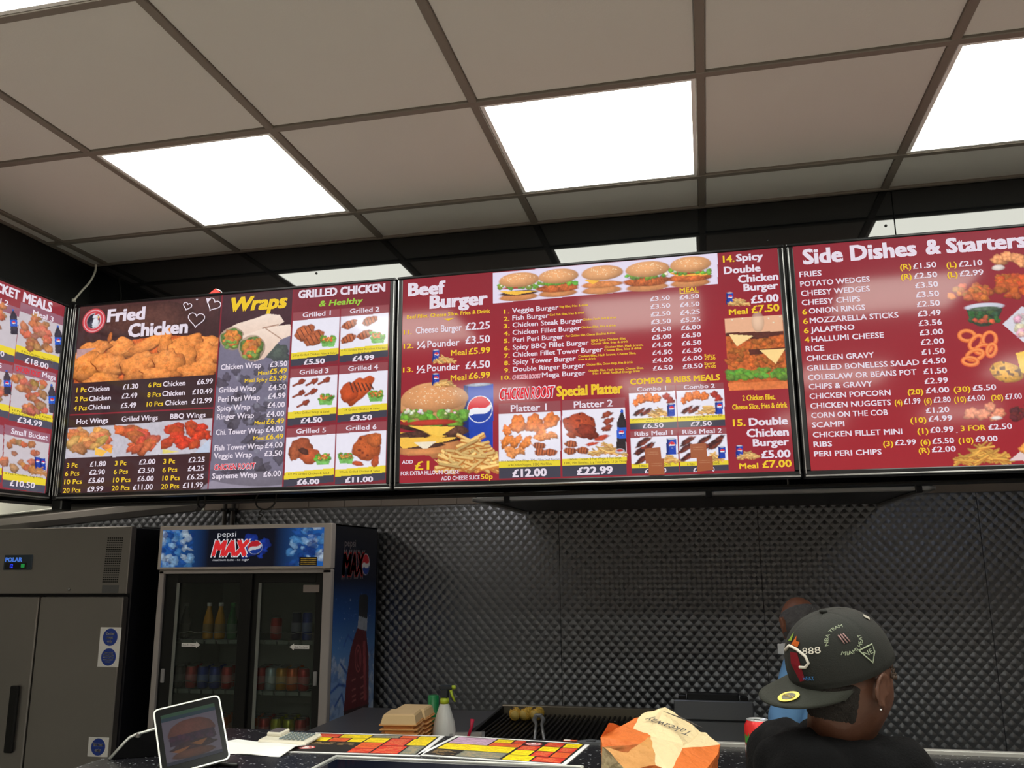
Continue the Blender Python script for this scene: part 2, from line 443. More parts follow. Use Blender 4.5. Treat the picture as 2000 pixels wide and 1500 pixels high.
        for _ in range(26):
            a = rg.uniform(0, 2*pi); q = math.sqrt(rg.random()) * .8
            s.blob(cx + wd*.46*q*cos(a), cy - h*.30 + h*.18*q*sin(a), wd*.012 + .6, wd*.009 + .45, (252, 226, 184), nz=0, lump=0, shade=0, hl=0)
    def bottle(s, cx, y0, y1, wd, body=(40, 30, 34), capc=(40, 90, 200)):
        h = y1 - y0
        s.poly([(cx-wd*.15, y0), (cx+wd*.15, y0), (cx+wd*.15, y0+h*.07), (cx-wd*.15, y0+h*.07)], capc)
        s.poly([(cx-wd*.13, y0+h*.07), (cx+wd*.13, y0+h*.07), (cx+wd*.5, y0+h*.3), (cx+wd*.5, y1), (cx-wd*.5, y1), (cx-wd*.5, y0+h*.3)], body, .5)
        s.poly([(cx-wd*.5, y0+h*.42), (cx+wd*.5, y0+h*.42), (cx+wd*.5, y0+h*.68), (cx-wd*.5, y0+h*.68)], (36, 90, 200), .1)
        s.globe(cx, y0+h*.55, wd*.3)
    def build(s, name, m, parent, place, step=1):
        """place(u, v) -> point, u and v in 0..1 from the top left"""
        W, H = s.W, s.H
        uu, vv = np.meshgrid(np.linspace(0, 1, W), np.linspace(0, 1, H))
        p00 = np.array(place(0, 0), float); p10 = np.array(place(1, 0), float); p01 = np.array(place(0, 1), float)
        co = p00 + uu[..., None] * (p10 - p00) + vv[..., None] * (p01 - p00)
        me = bpy.data.meshes.new(name); nv = W * H; nf = (W - 1) * (H - 1)
        me.vertices.add(nv); me.vertices.foreach_set('co', co.reshape(-1).astype(np.float32))
        i = (np.arange(H - 1)[:, None] * W + np.arange(W - 1)[None]).ravel()
        q = np.stack([i, i + W, i + W + 1, i + 1], 1)
        me.loops.add(nf * 4); me.loops.foreach_set('vertex_index', q.ravel().astype(np.int32))
        me.polygons.add(nf); me.polygons.foreach_set('loop_start', (np.arange(nf) * 4).astype(np.int32))
        me.update(calc_edges=True)
        at = me.color_attributes.new('Col', 'FLOAT_COLOR', 'POINT')
        c = np.ones((nv, 4), np.float32); c[:, :3] = np.clip(s.a, 0, 1).reshape(-1, 3); at.data.foreach_set('color', c.ravel())
        me.materials.append(m)
        o = bpy.data.objects.new(name, me); COL.objects.link(o); o.parent = parent
        return o

# ------------------------------------------------------------------ lettering
_tc = {}
def glyphs(txt, bold=0.03, res=2):
    k = (txt, bold, res)
    if k in _tc: return _tc[k]
    c = bpy.data.curves.new('t', 'FONT'); c.body = txt; c.size = 1; c.offset = bold; c.resolution_u = res; c.fill_mode = 'FRONT'
    o = bpy.data.objects.new('t', c); me = bpy.data.meshes.new_from_object(o)
    n = len(me.vertices); co = np.empty(n * 3); me.vertices.foreach_get('co', co); co = co.reshape(-1, 3)
    fs = [tuple(p.vertices) for p in me.polygons]
    bpy.data.objects.remove(o); bpy.data.curves.remove(c); bpy.data.meshes.remove(me)
    _tc[k] = (co, fs); return _tc[k]
CAPH = 0.70
def put_text(mb, txt, P0, ux, uy, width, caph, mi=0, bold=0.03, shear=0.0, res=2):
    """P0 baseline left; ux, uy unit vectors along and up"""
    co, fs = glyphs(txt, 0.0, res)
    if not len(co): return
    b_ = bold * .95; sh = ((0, 0),) if bold < .016 else ((-b_, -b_*.6), (b_, -b_*.6), (-b_, b_*.6), (b_, b_*.6))
    if bold > .055: sh = sh + ((-b_*.3, 0), (b_*.3, 0))
    x0, x1 = co[:, 0].min(), co[:, 0].max()
    sx = width / max(1e-6, x1 - x0) if width else caph / CAPH; sy = caph / CAPH
    P0 = np.array(P0, float); ux = np.array(ux, float); uy = np.array(uy, float)
    if width: sx = width / max(1e-6, x1 - x0 + 2 * abs(sh[0][0])); x0 += sh[0][0]
    for qx, qy in sh: mb.add([P0 + ux * ((c[0] + qx - x0) * sx + shear * (c[1] + qy) * sy) + uy * (c[1] + qy) * sy for c in co], fs, mi)

# ================================================================== the setting
CZ = 2.919            # ceiling height
BY = 0.852            # bulkhead face
XL, XR = -0.07, 5.4
YN, YF = -5.4, 3.5
def struct(name, mb, m, parent=None, **k):
    return tag(mb.obj(name, m, parent), kind='structure' if parent is None else None, **k)
mat('floor_tile', (176, 174, 168), 0.45, noise=0.1, nscale=6)
struct('floor', MB().box((-2.6, YN, -0.1), (XR, YF + .1, 0)), MATS['floor_tile'])
M_WALLP = mat('cream_wall_paint', (170, 158, 148), 0.7, noise=0.05)
M_WALLW = mat('kitchen_white_wall', (205, 208, 200), 0.6, noise=0.04)
struct('wall_front', MB().box((XL, YN - .1, 0), (XR, YN, CZ)), M_WALLP)
struct('wall_right', MB().box((XR, YN, 0), (XR + .1, YF, CZ)), M_WALLP)
struct('wall_left', MB().box((XL - .1, YN, 0), (XL, -.45, CZ)), M_WALLP)
# ceiling: grid bars and single tiles
ceil = struct('ceiling', MB().box((XL - .1, YN, CZ + .03), (XR, BY + .02, CZ + .06)), M_GRID)
xs = [XL] + [c * .6 for c in range(0, 10)]
ys = [BY] + [r * .6 for r in range(1, -10, -1)]
lights_at = [(c, r) for c in (1, 3, 5, 7) for r in (0, -2, -5, -8)]
tb = .012
tile_me = {}
for i in range(len(xs) - 1):
    for j in range(len(ys) - 1):
        x0, x1, y1, y0 = xs[i], xs[i+1], ys[j], ys[j+1]
        if (i - 1 + 0, ) and (round(x0 / .6), round(y0 / .6)) in lights_at and i > 0 and j > 0: continue
        key = (round(x1 - x0, 3), round(y1 - y0, 3))
        if key not in tile_me:
            g = tb
            tile_me[key] = MB().bbox((g, g, .004), (key[0] - g, key[1] - g, .018), .003).mesh('ceiling_tile', M_TILE)
        o = bpy.data.objects.new('ceiling_tile', tile_me[key]); COL.objects.link(o); o.parent = ceil; o.location = (x0, y0, CZ)
for i, x in enumerate(xs):
    MB().bbox((x - tb, YN, CZ - .002), (x + tb, BY, CZ + .03), .002).obj('grid_bar', M_GRID, ceil)
for j, y in enumerate(ys):
    MB().bbox((XL, y - tb, CZ - .003), (XR, y + tb, CZ + .03), .002).obj('grid_bar', M_GRID, ceil)
# ceiling lights
M_DIFF = mat('light_diffuser', (255, 255, 255), 0.5, emit=LIGHT_E, ecol=(252, 253, 240))
M_LFRAME = mat('light_frame', (235, 235, 235), 0.4)
fr = MB(); df = MB()
a0, a1, b0 = tb + .001, .6 - tb - .001, .024
for a, b in (((a0, a0, .0), (a1, b0, .02)), ((a0, .6 - b0, .0), (a1, a1, .02)), ((a0, b0, .0), (b0, .6 - b0, .02)), ((.6 - b0, b0, .0), (a1, .6 - b0, .02))):
    fr.box(a, b)
df.box((b0, b0, .004), (.6 - b0, .6 - b0, .018))
L0 = None
wherel = {(1, 0): 'left of the three ceiling light panels in view, above the fried chicken menu', (3, 0): 'middle ceiling light panel, above the beef burger menu',
          (5, 0): 'rightmost ceiling light panel in view, above the side dishes menu'}
for (c, r) in lights_at:
    lab = wherel.get((c, r), 'square white ceiling light panel behind the camera')
    if L0 is None:
        L0 = thing('ceiling_light', (c * .6, r * .6, CZ), lab, 'light', 'square ceiling light panels')
        fr.obj('light_frame', M_LFRAME, L0); df.obj('diffuser', M_DIFF, L0)
    else:
        o = copy_tree(L0); o.location = (c * .6, r * .6, CZ); o['label'] = lab
# bulkhead over the counter: gloss black panels on the back run, dark board on the left run
M_PANELB = M_BLACKGLOSS
bk = struct('wall_back', MB().box((XL - .1, BY + .012, 1.935), (XR, BY + .10, CZ + .03)), M_BLACKMATT)
for k, (a, b) in enumerate(((XL, 3.02), (3.022, 4.3), (4.302, XR))):
    MB().bbox((a, BY, 1.94), (b, BY + .011, CZ), .001).obj('gloss_panel', M_PANELB, bk)
for (px, py) in ((618, 534), (1730, 441), (1500, 470)):
    p = onY(px, py, BY)
    MB().lathe([(.0045, 0), (.0045, .002), (.002, .004), (0, .004)], 10, M=Matrix.Translation(p) @ Matrix.Rotation(pi/2, 4, 'X')).obj('screw', M_BLACK, bk)
struct('wall_side', MB().box((XL - .1, -.45, 1.935), (XL, BY, CZ)), mat('dark_side_board', (15, 16, 16), 0.35, noise=0.1))
# kitchen shell
KB = struct('wall_kitchen', MB().box((-2.7, YF, 0), (XR, YF + .1, 2.6)), M_WALLP)
struct('wall_kitchen_left', MB().box((-2.7, BY, 0), (-2.6, YF, 2.6)), M_WALLW)
struct('wall_kitchen_near', MB().box((-2.7, -.45, 0), (XL - .1, -.40, 2.6)), M_WALLW)
struct('wall_kitchen_side', MB().box((-2.7, -.45, 0), (-2.6, BY, 2.6)), M_WALLW)
struct('ceiling_kitchen', MB().box((-2.7, BY + .1, 2.56), (XR, YF, 2.6)).box((-2.7, -.45, 2.56), (XL - .1, BY + .1, 2.6)), M_WALLW)
# steel cladding sheets on the kitchen wall
seams = [-2.6, -1.07, 0.178, 1.422, 2.67, 3.92, XR]
for a, b in zip(seams[:-1], seams[1:]):
    MB().bbox((a + .001, YF - .012, 0.02), (b - .001, YF, 2.085), .001).obj('steel_sheet', TURNED, KB)
# wall tiles above the steel
M_WTILE = mat('glazed_wall_tile', (150, 138, 130), 0.25, noise=0.05, nscale=3)
tm = MB().bbox((.002, 0, .002), (.268, .01, .198), .002).mesh('wall_tile', M_WTILE)
for r in range(2):
    for k in range(4, 12):
        o = bpy.data.objects.new('wall_tile', tm); COL.objects.link(o); o.parent = KB; o.location = (-2.24 + k * .27, YF - .01, 2.09 + r * .2)
MB().box((-2.6, YF - .008, 2.092), (-1.165, YF, 2.55)).obj('white_board', M_WALLW, KB)
MB().bbox((-2.6, YF - .006, 2.085), (XR, YF, 2.09), .001).obj('tile_trim', M_STEELD, KB)

# ================================================================== menu screens
M_BEZEL = mat('screen_bezel', (34, 34, 36), 0.28, metal=0.6, noise=0.05)
M_SCR = vc_mat('lit_menu_print', 1.0, rough=0.09, spec=0.26)
def emat(name, c, e=1.0):
    return mat(name, (6, 6, 6), 0.2, emit=e, ecol=c)
TXM = [emat('menu_white', (226, 214, 226)), emat('menu_yellow', (236, 196, 52)), emat('menu_black', (70, 58, 30), .8), emat('menu_red', (226, 42, 52)), emat('menu_green', (150, 196, 70))]
WC, YC, KC, RC, GC = 0, 1, 2, 3, 4
SZ0, SZ1 = 1.9386, 2.6643

class Screen:
    def __init__(s, loc, rz, width, src, dst, bg, label, seed, res=(640, 366), flipx=False):
        """local frame: x along the screen, z up, front face towards -y"""
        s.W = width; s.H = SZ1 - SZ0
        s.root = thing('menu_screen', loc, label, 'menu screen', 'lit menu screens', rz)
        s.i0, s.i1, s.b0, s.b1 = .02, width - .02, .020, s.H - .010
        s.aw = s.i1 - s.i0; s.ah = s.b1 - s.b0
        f = MB(); t = .045
        f.bbox((0, -.004, 0), (width, t, s.b0), .003); f.bbox((0, -.004, s.b1), (width, t, s.H), .003)
        f.bbox((0, -.004, s.b0), (s.i0, t, s.b1), .003); f.bbox((s.i1, -.004, s.b0), (width, t, s.b1), .003)
        f.obj('bezel', M_BEZEL, s.root)
        MB().bbox((s.i0, .006, s.b0), (s.i1, t, s.b1), .002).obj('back_casing', M_BLACK, s.root)
        MB().bbox((.004, -.006, .002), (width - .004, -.001, .007), .001).obj('silver_trim', M_SILVER, s.root)
        for xx in (.004, width - .007):
            MB().bbox((xx, -.006, .01), (xx + .003, -.001, s.H - .012), .001).obj('edge_strip', M_SILVER, s.root)
        s.hm = homog(src, dst)          # photo -> 0..1
        W, H = res
        s.cv = Canvas(W, H, bg, lambda x, y: (s.hm(x, y)[0] * (W - 1), s.hm(x, y)[1] * (H - 1)), seed)
        s.z = (0, 0, 1.0); s.t = {}
        s.cv0 = s.cv.fm; s.cv.fm = lambda x, y: s.cv0(s.z[0] + x / s.z[2], s.z[1] + y / s.z[2])
    def P(s, x, y):
        u, v = s.hm(s.z[0] + x / s.z[2], s.z[1] + y / s.z[2]); return s.i0 + u * s.aw, s.b1 - v * s.ah
    def text(s, txt, x0, y0, x1, h, col=0, part='lettering', bold=.022, shear=0.0, dy=-.0012, slope=None):
        if slope is None: slope = s.slope
        a = s.P(x0, y0); b = s.P(x1, y0 + slope * (x1 - x0)); c = s.P(x0, y0 - h)
        mb = s.t.setdefault(part, MB())
        put_text(mb, txt, (a[0], dy, a[1]), (1, 0, 0), (0, 0, 1), b[0] - a[0], c[1] - a[1], col, bold, shear)
    def done(s):
        s.cv.build('menu_display', M_SCR, s.root, lambda u, v: (s.i0 + u * s.aw, 0.0, s.b1 - v * s.ah))
        for k, mb in s.t.items(): mb.obj(k, TXM, s.root)['kind'] = 'stuff'
    slope = -.065

Z1 = (0, 520, 3.124); Z2 = (400, 540, 3.408); Z3 = (770, 480, 3.1255); Z4 = (1180, 480, 3.125); Z5 = (1540, 440, 2.885); Z6 = (1700, 480, 3.127)
UNIT = [(0, 0), (1, 0), (1, 1), (0, 1)]

# ---------------- screen B: fried chicken, wraps, grilled
B = Screen((.088, .60, SZ0), 0, 1.272, [(159, 597), (756, 553), (751, 951), (132, 963)], UNIT, (62, 34, 36),
           'wide lit menu screen headed Fried Chicken, Wraps and Grilled Chicken', 3)
c = B.cv; B.z = Z1
# left column: brown backdrop, heaped fried chicken
c.poly([(497, 240), (1330, 185), (1330, 480), (497, 560)], (84, 50, 48), .25, grad=(50, 28, 30))
c.blob(900, 330, 330, 110, (120, 78, 66), lump=.1, nz=.4, shade=.9, edge=.05, a=.5)
rg = random.Random(8)
c.poly([(482, 560), (640, 470), (800, 450), (1010, 420), (1312, 440), (1310, 668), (470, 712)], (205, 96, 40), .8)
def crag(x, y, a, b, r, seed):
    c.blob(x, y + 4, a * 1.05, b * 1.06, (140, 62, 24), r, .16, .3, seed, .3)
    c.blob(x, y, a, b, (250, 152, 74), r, .18, .45, seed, .55, hl=.5)
    q = random.Random(seed)
    for _ in range(16):
        u, v = q.uniform(-.75, .75), q.uniform(-.75, .75); dx, dy = a*u*cos(r) - b*v*sin(r), a*u*sin(r) + b*v*cos(r)
        c.blob(x + dx, y + dy, a*.20, b*.17, q.choice(((252, 166, 92), (214, 108, 44), (246, 150, 76))), q.uniform(-1, 1), .3, .3, seed + _, .5, hl=.4, edge=1.0, a=.4)
for k, q in enumerate(((1280, 470, 100, 44, .2), (1130, 480, 130, 56, -.1), (760, 500, 110, 60, .2), (590, 500, 90, 52, -.2), (900, 480, 170, 40, -.45), (1015, 470, 40, 80, .1), (1265, 545, 110, 72, .1), (545, 600, 110, 96, .1), (680, 600, 100, 76, .4),
        (1120, 560, 120, 70, .9), (860, 610, 120, 86, -.5), (1030, 600, 90, 96, .3), (1210, 640, 140, 56, -.1), (640, 690, 110, 40, .0), (980, 660, 120, 40, .1))): crag(*q, k + 50)
c.poly([(462, 716), (1312, 668), (1308, 700), (460, 760)], (56, 34, 36))
c.blob(680, 430, 14, 34, (200, 110, 52), .15); c.poly([(485, 500), (600, 492), (480, 560)], (190, 150, 150), .2)
c.poly([(440, 712), (1318, 666), (1300, 980), (430, 980)], (56, 34, 36), .15)
c.line(452, 905, 1308, 872, 2.2, (150, 34, 50))
for (x0, x1, y0, y1, cc, seed) in ((440, 722, 985, 1165, (206, 138, 82), 1), (724, 1002, 968, 1160, (196, 92, 58), 2), (1004, 1306, 950, 1150, (196, 66, 34), 3)):
    c.poly([(x0, y0), (x1, y0 - 14), (x1 - 8, y1 - 6), (x0 - 12, y1 + 6)], (196, 190, 200), .15)
    c.pile(x0 + 25, y0 + 30, x1 - 40, y1 - 45, 22, 27, tuple(min(255, q * 1.12) for q in cc), seed, 1.7)
c.poly([(606, 1105), (680, 1130), (650, 1160), (606, 1150)], (246, 190, 80), .1); c.poly([(665, 1120), (710, 1105), (705, 1145)], (240, 170, 60), .1)
c.poly([(930, 1150), (1000, 1060), (1000, 1155)], (206, 200, 210), .1); c.poly([(1205, 1145), (1290, 1060), (1290, 1145)], (190, 200, 220), .1); c.poly([(1010, 1120), (1110, 1138), (1010, 1150)], (226, 210, 120), .2)
# emblem: ring with a rooster head
c.blob(581, 326, 70, 76, (206, 70, 78), lump=0, nz=0, shade=0, hl=0); c.blob(581, 326, 62, 68, (236, 190, 196), lump=0, nz=0, shade=0, hl=0)
c.blob(581, 326, 58, 64, (206, 70, 78), lump=0, nz=0, shade=0, hl=0); c.blob(581, 326, 44, 50, (226, 200, 208), lump=0, nz=0, shade=0, hl=0)
c.blob(578, 328, 40, 46, (40, 40, 52), lump=0, nz=0, shade=0, hl=0); c.blob(588, 340, 24, 32, (222, 222, 230), .3, .1, 0, shade=.1)
c.blob(590, 300, 18, 15, (222, 222, 230), lump=.1, nz=0, shade=.1); c.blob(596, 284, 15, 7, (210, 44, 50), -.4, .3, 0); c.blob(608, 316, 5, 10, (210, 44, 50)); c.blob(560, 346, 14, 24, (70, 70, 84), .4, .3)
c.poly([(604, 298), (620, 304), (604, 310)], (236, 190, 90))
# wraps column
B.z = Z2
c.poly([(112, 100), (578, 98), (522, 1425), (40, 1425)], (66, 34, 42), .2)
c.poly([(103, 430), (578, 400), (530, 1410), (45, 1420)], (118, 112, 132), .12)
for k in range(34):
    x = rg.uniform(110, 520); y = rg.uniform(620, 1330); c.blob(x, y, rg.uniform(25, 70), rg.uniform(18, 45), (74, 66, 76), rg.uniform(-1, 1), .2, .5, k, .6, edge=.25, a=.7)
for k in range(12):
    c.blob(rg.uniform(120, 500), rg.uniform(640, 1280), 22, 18, (140, 138, 154), rg.random(), .2, .4, k, .4, edge=.3, a=.6)
c.blob(300, 1440, 330, 130, (150, 142, 158), -.05, 0, .1, shade=.1, edge=1, a=.8)
c.blob(290, 1345, 300, 60, (70, 62, 72), .1, 0, .3, shade=.3, edge=.5, a=.5)
c.blob(480, 520, 90, 60, (70, 84, 66), .3, .2, .8, shade=.6, edge=.5, a=.8)
# two rolled wraps
def wrap(pts, mouth, seed):
    c.poly(pts, (244, 222, 206), .08, grad=(222, 190, 170))
    x, y, a, b, r = mouth
    c.blob(x, y, a * 1.08, b * 1.08, (214, 184, 160), r, .03, .1); c.blob(x, y, a * .95, b * .95, (110, 140, 70), r, .1, .8)
    c.pile(x - a * .5, y - b * .5, x + a * .5, y + b * .5, 18, a * .28, (232, 140, 68), seed)
    c.pile(x - a * .7, y + b * .2, x + a * .5, y + b * .85, 12, a * .14, (140, 170, 80), seed + 1)
wrap([(120, 370), (210, 320), (330, 285), (410, 255), (490, 265), (520, 310), (460, 350), (380, 355), (230, 480)], (180, 420, 78, 72, .6), 3)
wrap([(250, 400), (400, 350), (560, 328), (575, 400), (500, 430), (390, 560), (330, 575), (240, 520)], (310, 485, 86, 80, .8), 9)
c.line(380, 352, 480, 330, 2.5, (170, 130, 110)); c.line(400, 355, 500, 425, 2, (176, 140, 120))
# grilled column
c.poly([(580, 95), (1212, 45), (1200, 1400), (528, 1420)], (122, 34, 46), .06)
cells = [((577, 250), (884, 228), (882, 575), (567, 612)), ((890, 228), (1203, 205), (1200, 552), (886, 590)), ((565, 632), (878, 612), (872, 975), (552, 1010)),
         ((884, 610), (1200, 590), (1195, 955), (876, 990)), ((548, 1028), (866, 1006), (860, 1385), (532, 1415)), ((872, 1004), (1195, 985), (1190, 1375), (864, 1402))]
def lerp(a, b, t): return (a[0] + (b[0]-a[0])*t, a[1] + (b[1]-a[1])*t)
def cell(cv, q, hf, pf, capf=.12, head=(146, 70, 76), bg=(232, 228, 240), foot=(62, 60, 74)):
    TL, TR, BR, BL = q
    def band(t0, t1, col, g=None): cv.poly([lerp(TL, BL, t0), lerp(TR, BR, t0), lerp(TR, BR, t1), lerp(TL, BL, t1)], col, .03, g)
    band(0, hf, head); band(hf, 1 - pf - capf, bg); band(1 - pf - capf, 1 - pf, (232, 208, 50)); band(1 - pf, 1, foot)
for q in cells: cell(c, q, .155, .125)
def grilled(x, y, a, b, r, seed, col=(196, 104, 62)):
    c.blob(x, y, a, b, col, r, .1, .5, seed, .5)
    for k in (-.6, -.2, .2, .6):
        dx, dy = a * k * cos(r), a * k * sin(r); c.line(x + dx + b*.6*sin(r), y + dy - b*.6*cos(r), x + dx - b*.6*sin(r), y + dy + b*.6*cos(r), 1.4, (86, 44, 36))
grilled(655, 385, 72, 50, -.5, 1); grilled(718, 425, 74, 48, -.5, 2)
for (x, y) in ((948, 335), (1080, 312), (942, 430), (1048, 405)): grilled(x, y, 55, 30, -.35, x)
for i, (x, y) in enumerate(((625, 715), (710, 712), (790, 705), (625, 790), (705, 780), (655, 855))):
    c.blob(x + 14, y, 28, 20, (150, 62, 40), -.5, .15, .6, i); c.line(x - 40, y + 28, x, y + 8, 4, (140, 66, 46))
c.blob(1010, 775, 120, 66, (212, 88, 36), -.75, .12, .3, 4); c.blob(950, 790, 62, 66, (206, 82, 36), .3, .1, .3, 5)
for k in range(6): c.line(955 + k*26, 725 + k * 2, 978 + k*26, 790 - k * 4, 2.6, (84, 46, 36))
c.blob(640, 1160, 82, 70, (170, 84, 52), -.2, .1, .5, 7); c.blob(600, 1190, 34, 56, (184, 96, 60), .1, .1, .5, 8); c.blob(700, 1210, 75, 56, (196, 92, 52), .3, .1, .4, 9); c.blob(660, 1180, 40, 22, (90, 50, 40), .5, .1, .5)
c.blob(1070, 1160, 95, 90, (206, 98, 46), -.3, .08, .4, 10, dark=(120, 50, 30)); c.blob(1120, 1110, 50, 50, (214, 110, 54), .5, .1, .4, 11); c.blob(1010, 1265, 44, 18, (196, 84, 44), .2); c.blob(1125, 1250, 26, 46, (190, 84, 46), .2, .1)
for (x, y, k) in ((810, 440, 1), (1133, 420, 2), (798, 830, 3), (1125, 812, 4), (785, 1228, 5), (935, 1222, 6)): c.salad(x, y, 118, k)
for a, b in (((112, 100), (40, 1425)), ((578, 98), (525, 1420)), ((888, 225), (860, 1400))): c.line(*a, *b, 2.2, (140, 28, 44))
for y in (615, 1010): c.line(562, y + 8, 1200, y - 32, 2.0, (140, 28, 44))
# lettering
B.z = Z1
T = B.text
for a in (('Fried', 660, 335, 888, 76), ('Chicken', 787, 430, 1148, 80)): T(*a, 0, 'heading_lettering', .045)
for (x, yo, k) in ((487, 0, 0), (918, -28, 1)):
    pass
for n, x0, y0, x1 in (('1 Pc', 487, 768, 548), ('2 Pcs', 480, 823, 557), ('4 Pcs', 473, 880, 553), ('6 Pcs', 918, 742, 997), ('8 Pcs', 913, 802, 995), ('10 Pcs', 910, 860, 1010),
                      ('3 Pc', 440, 1228, 505), ('3 Pc', 728, 1218, 797), ('3 Pc', 1018, 1210, 1088), ('6 Pcs', 431, 1278, 517), ('6 Pcs', 722, 1270, 808), ('6 Pcs', 1014, 1262, 1102),
                      ('10 Pcs', 428, 1328, 535), ('10 Pcs', 720, 1320, 825), ('10 Pcs', 1014, 1312, 1120), ('20 Pcs', 422, 1380, 527), ('20 Pcs', 713, 1370, 820), ('20 Pcs', 1007, 1363, 1115)):
    T(n, x0, y0, x1, 29, YC, 'price_lettering')
for n, x0, y0, x1 in (('Chicken', 556, 765, 685), ('£1.30', 765, 752, 858), ('Chicken', 563, 822, 695), ('£2.49', 760, 808, 853), ('Chicken', 560, 876, 690), ('£5.49', 755, 867, 848),
                      ('Chicken', 1005, 738, 1140), ('£6.99', 1210, 727, 1304), ('Chicken', 1002, 797, 1138), ('£10.49', 1183, 788, 1303), ('Chicken', 1020, 854, 1154), ('£12.99', 1180, 845, 1300),
                      ('Hot Wings', 492, 962, 682), ('Grilled Wings', 762, 950, 980), ('BBQ Wings', 1053, 937, 1265),
                      ('£1.80', 580, 1222, 675), ('£2.00', 873, 1213, 970), ('£2.25', 1168, 1204, 1265), ('£2.90', 577, 1272, 670), ('£3.50', 868, 1265, 965), ('£4.25', 1165, 1256, 1263),
                      ('£5.60', 572, 1322, 667), ('£6.00', 865, 1315, 962), ('£6.25', 1160, 1308, 1260), ('£9.99', 567, 1374, 662), ('£11.00', 840, 1366, 958), ('£11.99', 1137, 1358, 1257)):
    T(n, x0, y0, x1, 31, WC, 'price_lettering')
def heart(x, y, s, r):
    mb = B.t.setdefault('heart_drawings', MB()); pts = []
    for k in range(27):
        t = 2*pi*k/26; hx = 16*sin(t)**3; hy = 13*cos(t) - 5*cos(2*t) - 2*cos(3*t) - cos(4*t)
        X, Y = hx*s*cos(r) - hy*s*sin(r), hx*s*sin(r) + hy*s*cos(r); q = B.P(x + X, y - Y); pts.append((q[0], -.001, q[1]))
    mb.tube(pts, .0016, 5, 0)
heart(1143, 243, 1.6, -.3); heart(1198, 325, 3.1, -.1); heart(1300, 235, 2.6, -.5)
mb = B.t['heart_drawings']
for tri in (((1255, 195), (1285, 200), (1262, 228)), ((1192, 200), (1208, 200), (1200, 210))):
    q = [B.P(*p) for p in tri]; mb.add([(p[0], -.001, p[1]) for p in q], [(0, 1, 2), (0, 2, 1)], 0)
B.z = Z2
T('Wraps', 150, 240, 530, 92, YC, 'heading_lettering', .05, .22)
T('GRILLED CHICKEN', 610, 155, 1180, 52, WC, 'heading_lettering', .05); T('& Healthy', 745, 212, 1030, 38, GC, 'heading_lettering', .03, .2)
for k, (x0, y0, x1) in enumerate(((640, 283, 825), (950, 262, 1143), (625, 668, 815), (943, 648, 1138), (608, 1062, 803), (932, 1045, 1132))): T('Grilled %d' % (k + 1), x0, y0, x1, 31, WC, 'heading_lettering')
for n, x0, y0, x1 in (('2 Pcs Grilled Chicken Fillet & Salad', 582, 546, 865), ('4 Pcs Grilled Mini Boneless Chicken', 895, 517, 1190), ('& Salad', 1005, 534, 1075), ('6 Pcs Grilled Wings & Salad', 597, 932, 823),
                      ('1/4 Grilled Chicken & Salad', 918, 915, 1150), ('1/2 Pcs Grilled Chicken & Salad', 563, 1338, 827), ('Whole Grilled Chicken & Salad', 893, 1327, 1155)): T(n, x0, y0, x1, 13, KC, 'caption_lettering', .01)
for n, x0, y0, x1 in (('£5.50', 652, 602, 790), ('£4.99', 970, 583, 1112), ('£4.50', 637, 993, 778), ('£3.50', 960, 980, 1103), ('£6.00', 620, 1400, 765), ('£11.00', 932, 1390, 1113)): T(n, x0, y0, x1, 34, WC, 'price_lettering', .04)
for n, x0, y0, x1 in (('Chicken Wrap', 110, 630, 375), ('£3.50', 432, 615, 545), ('Grilled Wrap', 100, 783, 343), ('£4.50', 425, 770, 540), ('Peri Peri Wrap', 97, 845, 370), ('£4.99', 422, 828, 537), ('Spicy Wrap', 92, 905, 308),
                      ('£4.00', 420, 888, 533), ('Ringer Wrap', 90, 962, 333), ('£4.00', 415, 948, 530), ('Chi. Tower Wrap', 85, 1065, 398), ('£4.00', 412, 1048, 527), ('Fish Tower Wrap', 78, 1168, 398), ('£4.00', 408, 1155, 523),
                      ('Veggie Wrap', 75, 1222, 325), ('£3.50', 405, 1210, 520), ('Supreme Wrap', 67, 1355, 360), ('£6.00', 400, 1345, 515)): T(n, x0, y0, x1, 36, WC, 'wrap_lettering')
for n, x0, y0, x1, h in (('Meal', 355, 667, 425, 24), ('£5.49', 430, 660, 543, 33), ('Meal Spicy', 268, 716, 418, 24), ('£5.99', 428, 708, 540, 33), ('Meal', 337, 999, 405, 24), ('£6.49', 415, 995, 530, 33), ('Meal', 332, 1101, 403, 24), ('£6.49', 411, 1098, 525, 33)):
    T(n, x0, y0, x1, h, YC, 'wrap_lettering')
T('CHICKEN ROOST', 76, 1299, 347, 40, WC, 'heading_lettering', .06, .1); T('CHICKEN ROOST', 78, 1297, 345, 38, RC, 'heading_lettering', .02, .1, dy=-.0016)
B.done()

# ---------------- screen C: burgers, platters, combos
C = Screen((1.366, .60, SZ0), 0, 1.270, [(783, 547), (1506, 485), (1543, 931), (789, 950)], UNIT, (150, 32, 46),
           'wide lit menu screen headed Beef Burger, with burger pictures and platters', 5)
c = C.cv; C.z = Z3
c.poly([(40, 210), (2300, 0), (2450, 700), (50, 800)], (138, 34, 46), .03, grad=(156, 30, 44))
# strip of five burgers
c.poly([(578, 168), (1937, 45), (1942, 240), (585, 360)], (226, 216, 236), .03)
for k, (x, y, wd, h) in enumerate(((738, 255, 262, 165), (975, 232, 262, 165), (1240, 213, 272, 168))): c.burger(x, y, wd, h, (0, 1, 2)[k], k + 2)
C.z = Z4
c.burger(232, 192, 290, 175, 3, 6); c.burger(492, 165, 270, 180, 4, 7)
C.z = Z3
